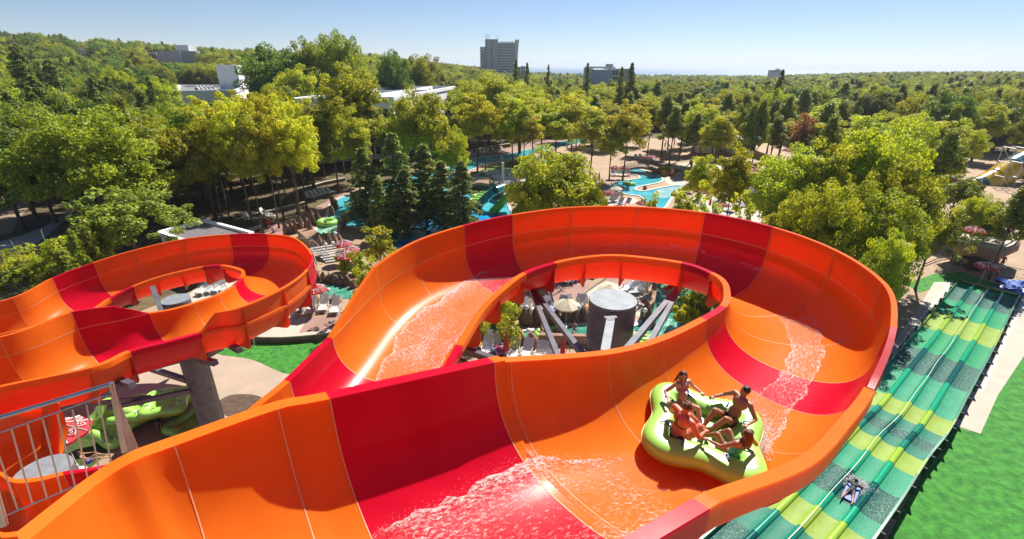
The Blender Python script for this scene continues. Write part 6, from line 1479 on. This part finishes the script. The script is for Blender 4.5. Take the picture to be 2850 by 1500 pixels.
# low walls
def lowwall(name, label, px, h, w_, m, cap=None, z=0):
    P = [at(a, b, z) for a, b in px]; root = thing(name, label, 'wall', P[0])
    for i in range(len(P)-1):
        d = (P[i+1]-P[i]).normalized()*.0
        g = MB(); g.bar(P[i]+Vector((0, 0, h/2-.01)), P[i+1]+Vector((0, 0, h/2-.01)), w_, h); g.build('wall_section', m, root)
        if cap: g = MB(); g.bar(P[i]+Vector((0, 0, h+.05)), P[i+1]+Vector((0, 0, h+.05)), w_+.2, .1); g.build('capstone', cap, root)
    return root
STONEW = mat('brown_stone_wall', (.26, .18, .12), .9, var=.3, scale=3, bump=.6, bscale=6)
lowwall('planter_wall', 'low curved wall with pale coping between terrace and turf', [(668, 942), (700, 947), (740, 950), (790, 950), (840, 947), (880, 943), (925, 936), (960, 928)], .45, .3, STONEW, PALE)
lowwall('river_wall', 'curved tan wall beside the green river inside the loop', [(1800, 873), (1813, 862), (1818, 840), (1817, 815), (1824, 803), (1845, 785), (1850, 770)], .9, .35, ROCKP)
lowwall('river_wall', 'straight tan parapet behind the folded red parasol', [(1500, 953), (1560, 955), (1640, 957)], .8, .4, ROCKP)
lowwall('curved_bed_wall', 'curved pale-capped wall in the left grove, upper arc', [(784, 563), (790, 555), (812, 545), (850, 530), (900, 515), (960, 503)], .5, .3, STONEW, PALE); lowwall('curved_bed_wall', 'long low wall edging the red path in the left grove', [(700, 605), (760, 592), (800, 582), (850, 570)], .4, .3, STONEW, PALE); lowwall('curved_bed_wall', 'short grey wall beside the slate roof', [(684, 648), (700, 642), (725, 634)], .4, .4, GREYC)
lowwall('river_bank_wall', 'stone wall behind the far river bank', [(1272, 431), (1310, 428), (1370, 415), (1420, 408)], .8, .3, STONEW, PALE); lowwall('terrace_wall', 'low stone wall on the cream terrace edge', [(1843, 478), (1880, 476), (1905, 483), (1900, 500)], .5, .4, STONEW)
for x, y, lb in [(1331, 489, 'square stone planter at the tip of the lawn island'), (1463, 443, 'square stone planter on the far side of the lawn island')]:
    r_ = thing('stone_planter', lb, 'planter', at(x, y)); p = at(x, y); g = MB(); g.box(p+Vector((0, 0, .3)), (2.6, 2.6, .6), .3); g.build('planter_box', STONEW, r_); g = MB(); g.box(p+Vector((0, 0, .63)), (2.2, 2.2, .05), .3); g.build('soil', SOIL, r_)
# ---- white globe lamps
gl_ = thing('globe_lamp', 'x', 'globe lamp'); g = MB(); g.ell((0, 0, .55), (.2, .2, .2), 12, 8); g.build('globe', plain('opal_globe', (.85, .85, .85), .3), gl_, smooth=True); g = MB(); g.tube([(0, 0, 0), (0, 0, .38)], .05, 6); g.build('stem', GREYC, gl_); glp = Proto(gl_)
for x, y, z, lb in [(916, 822, .6, 'globe lamp behind the terrace loungers'), (928, 690, 2.0, 'globe lamp on the rosy rock, left'), (935, 662, 1.4, 'globe lamp on the rosy rock, right'), (908, 693, 1.0, 'globe lamp low by the stairs'), (1430, 866, .9, 'globe lamp on the waterfall wall, left'), (1465, 872, 1.6, 'globe lamp in the middle of the waterfall wall'), (1610, 872, 1.5, 'globe lamp left of the column'), (1471, 938, 1.4, 'globe lamp on the rosy boulders'), (1826, 798, .9, 'globe lamp at the top of the curved wall'), (1793, 880, 1.2, 'globe lamp at the foot of the curved wall'), (1348, 915, .5, 'globe lamp in the bush')]:
    glp.put(at(x, y, z), 0, 1, lb, 'white globe lamps on rocks')
# ---- purple spray hoops
PUR = plain('purple_pipe', (.20, .02, .25), .35)
for lb, pts in [('curved purple pipe left of the strut', [(1432, 862, 0), (1424, 846, .8), (1417, 832, 2.0), (1408, 822, 2.6)]), ('second curved purple pipe left of the strut', [(1440, 866, 0), (1432, 852, .7), (1427, 838, 1.8), (1424, 826, 2.4)]), ('tall wavy purple pipe right of the strut', [(1536, 856, 0), (1540, 840, 1), (1532, 810, 2.2), (1534, 784, 3.2), (1542, 777, 3.6)]), ('wavy purple pipe touching the strut', [(1526, 850, 0), (1528, 830, 1), (1519, 805, 2.2), (1520, 790, 3)])]:
    b_ = at(pts[0][0], pts[0][1]); d0_ = math.hypot(b_.x, b_.y); P = []
    for (x, y, z) in pts:
        q = ray(x, y); t = d0_/math.hypot(q.x, q.y); P.append(CAM+q*t)
    P[0].z = 0; g = MB(); Pq = [P[0]]
    for i in range(len(P)-1):
        for k in range(1, 5): Pq.append(cr(P[max(0, i-1)], P[i], P[i+1], P[min(len(P)-1, i+2)], k/4))
    g.tube(Pq, .07, 8); tag(g.build('spray_pipe', PUR, smooth=True), lb, 'pipe', 'purple pipes by the waterfall wall')
# ---- little sign, shrub
sg_ = thing('notice_stand', 'small folding notice stand at the edge of the turf', 'sign', at(695, 964)); p = at(695, 965)
for dx in (-.35, .35): g = MB(); g.tube([p+Vector((dx, 0, 0)), p+Vector((dx, .25, 1.1))], .025, 6); g.build('leg', PLAST, sg_)
g = MB(); g.box(p+Vector((0, .22, .98)), (.72, .04, .3)); g.build('board', plain('ochre_board', (.45, .25, .08), .6), sg_)
def bush(px, py, wpx, h, label, m='fresh', z=0, seed=3, yoff=0):
    p = at(px, py, z); d = (p-CAM).dot(FW); W = wpx*d/1327; r2 = np.random.default_rng(seed); n = 26
    C = [(r2.uniform(-.5, .5)*W, r2.uniform(-.4, .4)*W*.8, h*r2.uniform(.25, 1)) for _ in range(n)]; Q, t = leaves(C, [W*.09+.12]*n, 90, .17, r2, elong=2.0)
    root = thing('shrub', label, 'shrub', p); a = bpy.data.objects.new('foliage', leafmesh('foliage', Q, t, LM[m])); COL.objects.link(a); a.parent = root
    g = MB(); [g.tube([(0, 0, 0), Vector(c)*.5+Vector((0, 0, .1)), c], [.035, .02, .008], 5) for c in C[:14]]; b = bpy.data.objects.new('stems', g.mesh('stems', BARK)); COL.objects.link(b); b.parent = root; return root
bush(1345, 960, 190, 3.0, 'leafy shrub over the loungers inside the big loop', seed=4); bush(1375, 905, 110, 3.2, 'yellowish shrub tips in front of the waterfall', 'yellow', seed=5); bush(1410, 870, 60, 2.6, 'small shrub left of the purple pipes', seed=6)
bush(1955, 870, 110, 2.2, 'flowering shrub on the rosy boulders in the loop', 'green', .8, seed=7); bush(1905, 900, 60, 1.4, 'lower part of the flowering shrub by the river', 'yellow', .5, seed=8); bush(1860, 490, 40, 1.0, 'reddish hedge round the river bend', 'brown', seed=9); bush(1845, 478, 30, .9, 'bright shrub at the stone bridge', 'yellow', seed=10); bush(985, 760, 70, 2.0, 'straggly shrub between the boulders and the big slide', seed=11)
# ---- stairs and rails at the left
sr = thing('stairs', 'grey slatted stairs with railings beside the left loop', 'stairs', at(885, 735)); 
for k in range(7):
    a = at(868+7*k-4, 692+6.2*k, .9-.13*k); b = at(900+5*k, 676+9*k, .9-.13*k) if False else a+Vector((2.3, 1.25, 0)); g = MB(); g.bar(a, b, .42, .07); g.build('tread', GREYC, sr)
for (x0, y0, x1, y1) in [(868, 666, 912, 706), (868, 692, 880, 730)]:
    A_ = at(x0, y0, 1.9); B_ = at(x1, y1, 1.0); g = MB(); g.tube([A_, B_], .035, 6); g.tube([A_-Vector((0, 0, .8)), B_-Vector((0, 0, .8))], .02, 5); g.build('handrail', GREYC, sr)
    for k in range(11): p = A_.lerp(B_, k/10); g = MB(); g.tube([p, p-Vector((0, 0, .95))], .016, 5); g.build('baluster', GREYC, sr)
g = MB(); A_ = at(815, 661, 1.6); B_ = at(868, 664, 1.6); g.tube([A_, B_], .035, 6); [g.tube([A_.lerp(B_, k/9), A_.lerp(B_, k/9)-Vector((0, 0, 1.0))], .016, 5) for k in range(10)]; g.build('landing_rail', GREYC, sr)
g = MB(); g.prism([at(866, 690).xy, at(906, 676).xy, at(870, 650).xy, at(830, 658).xy], 0, .85); g.build('landing', ROCKP, sr)
# ---- twin tube slides, bridge, pole
TEAL = plain('teal_tube', (.0, .22, .22), .2, coat=.3); TGREEN = plain('green_tube', (.10, .42, .03), .2, coat=.3)
for m_, lb, (x0, y0, z0), (x1, y1, z1), in [(TEAL, 'teal tube slide dropping into the blue pool', (1378, 530, 3.0), (1335, 568, .7)), (TGREEN, 'bright green tube slide dropping into the blue pool', (1424, 540, 3.0), (1379, 583, .7))]:
    r_ = thing('tube_slide', lb, 'tube slide', at(x1, y1)); a = at(x0, y0, z0); b = at(x1, y1, z1); P = [a+Vector((1.2, 1.4, .1)), a, a.lerp(b, .33)+Vector((0, 0, .15)), a.lerp(b, .66)+Vector((0, 0, .1)), b, b+(b-a).normalized()*.7]
    for k in range(5):
        g = MB(); g.tube([P[k], P[k+1]], .62 if k else [.62, .62], 16, cap=False); g.build('tube_section', m_, r_, smooth=True)
        g = MB(); d = (P[k+1]-P[k]).normalized(); g.tube([P[k+1]-d*.05, P[k+1]+d*.05], .72, 16); 
        if k < 4: g.build('flange', m_, r_, angle=40)
    g = MB(); g.tube([P[-1]-(b-a).normalized()*.02, P[-1]+(b-a).normalized()*.03], .55, 14); g.build('dark_mouth', SHADE, r_)
pf = thing('slide_platform', 'grey rock platform between the twin tubes with a railing', 'platform', at(1400, 545)); g = MB(); c_ = at(1392, 560); g.box(c_+Vector((.8, 2.4, 1.2)), (3.6, 3.5, 2.4), .5); g.build('rock_base', mat('dark_grey_rock', (.12, .12, .13), .9, var=.4, scale=4, bump=.8, bscale=6), pf)
g = MB(); A_ = at(1402, 524, 3.4); B_ = at(1434, 524, 3.4); g.tube([A_, B_], .04, 6); [g.tube([A_.lerp(B_, k/14), A_.lerp(B_, k/14)-Vector((0, 0, 1))], .02, 4) for k in range(15)]; g.build('railing', PLAST, pf); g = MB(); g.bar(A_-Vector((0, 0, 1)), B_-Vector((0, 0, 1)), 2.0, .15); g.build('deck', PALE, pf)
g = MB(); p = at(1399, 546); g.tube([p, p+Vector((0, 0, 5.6))], .22, 10); tag(g.build('white_pole', PLAST, None, angle=50), 'thick white pole between the twin tubes', 'pole')
def bridge(label, x0, y0, x1, y1, rise, wid, m, rail_m, n=12):
    A_ = at(x0, y0); B_ = at(x1, y1); d = (B_-A_); s_ = Vector((-d.y, d.x, 0)).normalized()*wid/2; r_ = thing('footbridge', label, 'bridge', A_); rows = []
    P = [A_+d*(k/n)+Vector((0, 0, .5+rise*math.sin(math.pi*k/n))) for k in range(n+1)]
    g = MB(); g.grid([[p-s_-Vector((0, 0, .45)), p-s_, p+s_, p+s_-Vector((0, 0, .45)), p-s_-Vector((0, 0, .45))] for p in P]); g.build('arch', m, r_)
    for sg in (-1, 1):
        g = MB(); g.tube([p+s_*sg+Vector((0, 0, .95)) for p in P], .04, 5); g.build('handrail', rail_m, r_)
        for p in P: g = MB(); g.tube([p+s_*sg, p+s_*sg+Vector((0, 0, .95))], .03, 4); g.build('post', rail_m, r_)
bridge('tan arched footbridge behind the teal tube', 1300, 524, 1400, 530, 1.2, 4.5, ROCKP, PLAST); bridge('arched stone footbridge over the winding river', 1728, 478, 1835, 482, 1.0, 3.2, STONEW, BARK)
# ---- yellow and teal tube at the right edge
yt = thing('giant_tube_slide', 'big yellow and teal tube slide with a steel lattice at the right edge', 'tube slide', at(2709, 560)); YEL = plain('yellow_tube', (.72, .46, .012), .25, coat=.3); TQ = plain('teal_funnel', (.0, .15, .19), .25, coat=.3)
dY = 92; pts = [(2695, 517, 1.35, YEL), (2706, 520, 1.75, TQ), (2725, 518, 1.9, YEL), (2770, 500, 2.2, YEL), (2815, 470, 2.3, TQ), (2850, 450, 2.1, YEL), (2900, 440, 2.0, YEL), (2960, 445, 2.0, TQ)]
for k in range(len(pts)-1):
    a = dep(pts[k][0], pts[k][1], dY); b = dep(pts[k+1][0], pts[k+1][1], dY); g = MB(); g.tube([a, b], [pts[k][2], pts[k+1][2]], 20, cap=False, m=0); nF = len(g.f)
    g.m = [1 if (i % 20) in (8, 9, 10, 11, 12, 13, 14) else 0 for i in range(nF)]; g.build('tube_section', [pts[k][3], TQ], yt, smooth=True)
    g = MB(); d = (b-a).normalized(); g.tube([b-d*.12, b+d*.12], pts[k+1][2]*1.06, 20); g.build('flange', TQ if k % 2 else YEL, yt, angle=40)
g = MB(); c_ = dep(2808, 460, dY-3); w_ = 2.4
for sx in (-1, 1):
    for sy in (-1, 1): g.tube([c_+Vector((sx*1.2, sy*1.2, -12)), c_+Vector((sx*1.2, sy*1.2, 3.2))], .07, 6)
for z in (-2, .6, 3.2): 
    for sy in (-1, 1): g.tube([c_+Vector((-1.2, sy*1.2, z)), c_+Vector((1.2, sy*1.2, z))], .06, 5); g.tube([c_+Vector((-1.2, sy*1.2, z)), c_+Vector((1.2, sy*1.2, z-2.6))], .045, 5); g.tube([c_+Vector((sy*1.2, -1.2, z)), c_+Vector((sy*1.2, 1.2, z))], .09, 5)
g.build('lattice', PLAST, yt)
# ---- snack terrace
st_ = thing('snack_terrace', 'raised rock-edged terrace with pale railings at the right edge', 'terrace', at(2720, 740)); zt = 3.0
dk = [at(2640, 652, zt), at(2700, 640, zt), at(2785, 646, zt), at(2836, 664, zt), at(2822, 680, zt), at(2785, 694, zt), at(2738, 688, zt), at(2670, 672, zt)]
g = MB(); g.prism([p.xy for p in dk], zt-.25, zt); g.build('deck', PALE, st_)
g = MB(); c_ = sum(dk, Vector((0, 0, 0)))/8; rows = []
for i in range(9):
    p = dk[i % 8]; rows.append([p+Vector((0, 0, -.05))+(p-c_).normalized()*.15, p+(p-c_).normalized()*.5+Vector((0, 0, -.6)), p+(c_-p)*.12+Vector((0, 0, -1.2-.4*(i % 2)))])
g.grid(rows); g.build('rock_edge', ROCKP, st_, smooth=True); g = MB(); g.prism([(p+(c_-p)*.3).xy for p in dk], 0, zt-.3); g.build('under_deck_shade', SHADE, st_)  # near-black core added to paint the shade under the deck
for e in ((0, 1), (1, 2), (7, 0), (6, 7), (5, 6)):
    A_ = dk[e[0]]+Vector((0, 0, 1.0)); B_ = dk[e[1]]+Vector((0, 0, 1.0)); g = MB(); g.tube([A_, B_], .04, 5); g.tube([A_-Vector((0, 0, .85)), B_-Vector((0, 0, .85))], .025, 4); n_ = int((B_-A_).length/.22)
    for k in range(n_+1): g.tube([A_.lerp(B_, k/n_), A_.lerp(B_, k/n_)-Vector((0, 0, 1.0))], .014, 4)
    g.build('railing', PLAST, st_)
fn = thing('metal_fence', 'thin metal fence behind the end of the green slide', 'fence', at(2680, 760)); FP = [at(2600, 735), at(2645, 748), at(2690, 745), at(2740, 760), at(2800, 768), at(2870, 785)]
for i in range(5):
    A_, B_ = FP[i], FP[i+1]; g = MB(); g.tube([A_+Vector((0, 0, 1.05)), B_+Vector((0, 0, 1.05))], .035, 5); g.tube([A_+Vector((0, 0, .15)), B_+Vector((0, 0, .15))], .025, 4); g.build('rail', PLAST, fn)
    n_ = max(4, int((B_-A_).length/.35)); g = MB(); [g.tube([A_.lerp(B_, k/n_), A_.lerp(B_, k/n_)+Vector((0, 0, 1.05))], .014, 4) for k in range(n_+1)]; g.build('bars', PLAST, fn)
# blue mats pile
BM = mat('blue_foam_mat', (.02, .12, .55), .5, var=.25, scale=3); BL = plain('pale_blue_sheet', (.25, .45, .75), .6)
g = MB(); P_ = [at(2778, 812), at(2800, 800), at(2850, 806), at(2870, 830), at(2810, 820)]; g.prism([p.xy for p in P_], .02, .08); tag(g.build('ground_sheet', BL, None), 'pale blue sheet under the piled mats', 'sheet')
rr = random.Random(3)
for k in range(16):
    p = at(2785+rr.uniform(0, 66), 786+rr.uniform(0, 22), .1+.5*rr.random()); g = MB(); rows = [[Vector((u*.9, v*.4, .12*math.sin(u*3+k)*(1+v)+.02)) for v in (-1, 0, 1)] for u in (-1, -.5, 0, .5, 1)]; g.grid(rows); g.grid([[q-Vector((0, 0, .05)) for q in reversed(r)] for r in rows])
    me = g.mesh('mat', BM); o = bpy.data.objects.new('sliding_mat', me); COL.objects.link(o); o.location = p; o.rotation_euler = (rr.uniform(-.35, .35), rr.uniform(-.35, .35), rr.uniform(0, 6)); tag(o, 'blue sliding mat tossed on the pile at the end of the green slide', 'mat', 'blue sliding mats in the pile')
# ---- people in the park
PBL = plain('blue_clothes', (.04, .10, .40), .7); PRD = plain('red_clothes', (.50, .03, .04), .7); PWH = plain('white_clothes', (.65, .65, .65), .7); PPK = plain('pink_clothes', (.60, .12, .25), .7); PDK = plain('dark_trunks', (.03, .03, .05), .7)
def stander(lb, sk, wear, hair, female=False): return figure(lb, 1.0, hip=(0, 0, .93), chest=(0, -.01, 1.33), look=(0, 1, -.1), hands=((.28, .08, .86), (-.28, .05, .86)), feet=((.12, .02, .09), (-.12, -.04, .09)), elbow=((.3, -1, 0), (-.3, -1, 0)), knee=((0, 1, .1), (0, 1, .1)), toe=(0, 1, -.15), skinm=sk, hair=hair, wear=wear, voxel=.026, fingers=False, female=female)
def sitter(lb, sk, wear, hair, female=False): return figure(lb, 1.0, hip=(0, 0, .12), chest=(0, -.12, .50), look=(0, 1, -.1), hands=((.25, .30, .35), (-.25, .30, .35)), feet=((.14, .72, .06), (-.12, .66, .06)), skinm=sk, hair=hair, wear=wear, voxel=.026, fingers=False, female=female)
PP = {'a': Proto(stander('x', 'tan', [('shorts', PDK)], ('black', 'short'))), 'b': Proto(stander('x', 'fair', [('swimsuit', PRD)], ('brown', 'long'), True)), 'c': Proto(stander('x', 'tan', [('shirt', PBL), ('shorts', PWH)], ('brown', 'short'))), 'd': Proto(sitter('x', 'tan', [('shorts', PBL)], ('black', 'short'))), 'e': Proto(sitter('x', 'fair', [('swimsuit', PPK)], ('brown', 'long'), True)), 'f': Proto(stander('x', 'fair', [('shirt', PRD), ('shorts', PRD)], ('brown', 'short')))}
def person(px, py, k, lb, z=0, rz=None, s_=1.0): return PP[k].put(at(px, py, z), rz if rz is not None else random.uniform(0, 6.28), s_, lb)
for a_ in [(727, 645, 'c', 'person in pale and blue clothes standing under the slim trees'), (752, 641, 'f', 'person in red standing under the slim trees'), (1364, 528, 'a', 'bather on the little bridge, left one', 1.4), (1374, 527, 'a', 'bather on the little bridge, right one', 1.4), (1390, 531, 'b', 'bather at the top of the tube platform', 1.2), (2675, 758, 'a', 'tanned man walking by the metal fence'), (2765, 790, 'b', 'attendant with a pale hat at the end of the green slide'), (2722, 752, 'b', 'woman standing under the red parasol by the fence'), (2782, 750, 'f', 'person in red behind the fence'), (2700, 718, 'a', 'guest in the shade under the terrace, left'), (2735, 722, 'c', 'guest in the shade under the terrace, right'), (2000, 430, 'b', 'person in red walking on the cream terrace'), (1838, 450, 'b', 'person walking near the stone bridge'), (1580, 982, 'a', 'man walking behind the folded red parasol'), (1525, 885, 'b', 'woman standing at the waterfall wall behind the strut'), (2070, 425, 'c', 'person at the restaurant door'), (1345, 448, 'd', 'bather swimming in the far river', 0), (1520, 935, 'e', 'woman sitting in a swim ring under the strut', .15), (1508, 928, 'd', 'boy in a swim ring left of the strut', .15), (1550, 932, 'd', 'child with a blue cap in the river ring', .15), (1598, 922, 'd', 'bather right of the long strut', .1),
           (908, 628, 'd', 'child kneeling on the double green ring', .3), (886, 668, 'd', 'bather in the ring below the rocks, left', .2), (907, 664, 'd', 'bather in the ring below the rocks, right', .2), (1300, 456, 'e', 'bather on the far river ring, left', .2), (1308, 456, 'd', 'bather on the far river ring, right', .2), (1894, 845, 'd', 'bather lying in the ring on the right river', .15), (1752, 514, 'e', 'bather on the float, in white', .3), (1745, 517, 'd', 'second bather on the float', .3), (835, 873, 'd', 'person in blue trunks lying on the first terrace lounger', .35), (871, 868, 'e', 'woman in pink reclining on the second terrace lounger', .35), (762, 648, 'd', 'person crouching beside the one in red', 0), (958, 528, 'e', 'sunbather on the red path', .3), (1845, 448, 'd', 'person in blue sitting by the stone bridge', .3), (2760, 722, 'c', 'person leaning under the terrace edge'), (2063, 545, 'e', 'sunbather beside the red parasols, left', .3), (2105, 556, 'd', 'sunbather beside the red parasols, right', .3), (2018, 520, 'e', 'woman by the bright slim tree', .3), (1630, 868, 'e', 'sunbather behind the waterfall wall', .3), (447, 1200, 'a', 'person whose head shows above the orange rim')]:
    person(a_[0], a_[1], a_[2], a_[3], a_[4] if len(a_) > 4 else 0)
rp = random.Random(77); zones = [((1880, 2250), (470, 600), 'among the red parasols right of the river'), ((1560, 1880), (400, 460), 'on the pale ground beyond the lawn island'), ((1290, 1480), (405, 440), 'on the far river bank'), ((1900, 2060), (440, 480), 'on the cream terrace by the pines')]
NN = ORD+['sixteenth', 'seventeenth', 'eighteenth']
for zi_, ((xa, xb), (ya, yb), where) in enumerate(zones):
    nn_ = [18, 10, 6, 6][zi_]; xs_ = sorted(rp.uniform(xa, xb) for _ in range(nn_))
    for i_, x_ in enumerate(xs_): person(x_, rp.uniform(ya, yb), rp.choice('abcdef'), '%s guest from the left %s' % (NN[i_], where), rp.choice([0, 0, .02]))
for i_, (x_, y_) in enumerate([(2080, 500), (2120, 520), (2160, 500), (2200, 520), (2040, 540), (1960, 530), (2230, 480), (2140, 440), (2240, 560), (2300, 620), (2180, 560), (2010, 610)]): umb(x_, y_, '%s red parasol of the scattered ones between the trees on the right' % NN[i_])
for i_ in range(18): x_ = 1990+rp.random()*260; y_ = 480+rp.random()*110; lounger(x_, y_, facing(x_, y_, rp.uniform(-1, 1)), '%s lounger scattered between the right-hand trees' % NN[i_], rp.choice('wwbry'), 'scattered loungers between the right-hand trees')
person(247, 1290, 'd', 'shirtless man sitting in the shade behind the railing', .45, rz=-.9, s_=1.1)
# ---- rider on a mat on the green slide
sm_ = sof((2338, 1352)); pm, dm_ = pt(sm_); u_ = -LANE*.5; pc = cross(sm_, u_, .05); ang = math.atan2(dm_.y, dm_.x)+math.pi/2
mt = MB(); mt.box((0, -.1, .04), (.55, 1.25, .05)); mt.tube([(-.25, .52, .05), (0, .60, .16), (.25, .52, .05)], .03, 6); mo = mt.build('sliding_mat', BM); mo.location = pc; mo.rotation_euler = (0, 0, ang+.12); tag(mo, 'blue mat under the rider on the green slide', 'mat')
rd = figure('rider lying face down on a blue mat, racing away down the green slide', 1.0, hip=(0, -.12, .16), chest=(0, .30, .22), head=(0, .56, .33), look=(0, 1, .1), hands=((.20, .62, .14), (-.20, .62, .14)), feet=((.20, -.92, .14), (-.24, -.88, .16)), elbow=((1, -.2, 0), (-1, -.2, 0)), knee=((.2, 0, -1), (-.2, 0, -1)), toe=(0, -1, .3), chest_right=(1, 0, 0), skinm='tan', hair=('black', 'short'), wear=[('shirt', PDK), ('shorts', mat('grey_trunks', (.12, .12, .13), .8))], voxel=.016, fingers=False)
rd.location = pc; rd.rotation_euler = (0, 0, ang+.12)
def _spl(r):
    return (r.gauss(0, .3), .75+abs(r.gauss(0, .22))) if r.random() < .55 else (r.choice((-1, 1))*(.32+abs(r.gauss(0, .12))), r.uniform(0, .8))
drops(lambda r: pc+Matrix.Rotation(ang, 3, 'Z') @ Vector((*_spl(r), .03+.22*r.random()**2)), 650, .012, .030, 'white splash in front of the mat rider', 11)
# ================================================================== haze
m = bpy.data.materials.new('thin_sea_haze'); m.use_nodes = True; n = m.node_tree; n.nodes.clear()
out = n.nodes.new('ShaderNodeOutputMaterial'); pv = n.nodes.new('ShaderNodeVolumePrincipled'); pv.inputs['Color'].default_value = (.80, .88, 1, 1); pv.inputs['Density'].default_value = .00016; pv.inputs['Anisotropy'].default_value = .2
n.links.new(pv.outputs[0], out.inputs['Volume'])
g = MB(); g.box((0, 24000, 45), (140000, 70000, 120)); o = g.build('haze', m); tag(o, kind='stuff')
bpy.context.view_layer.update()
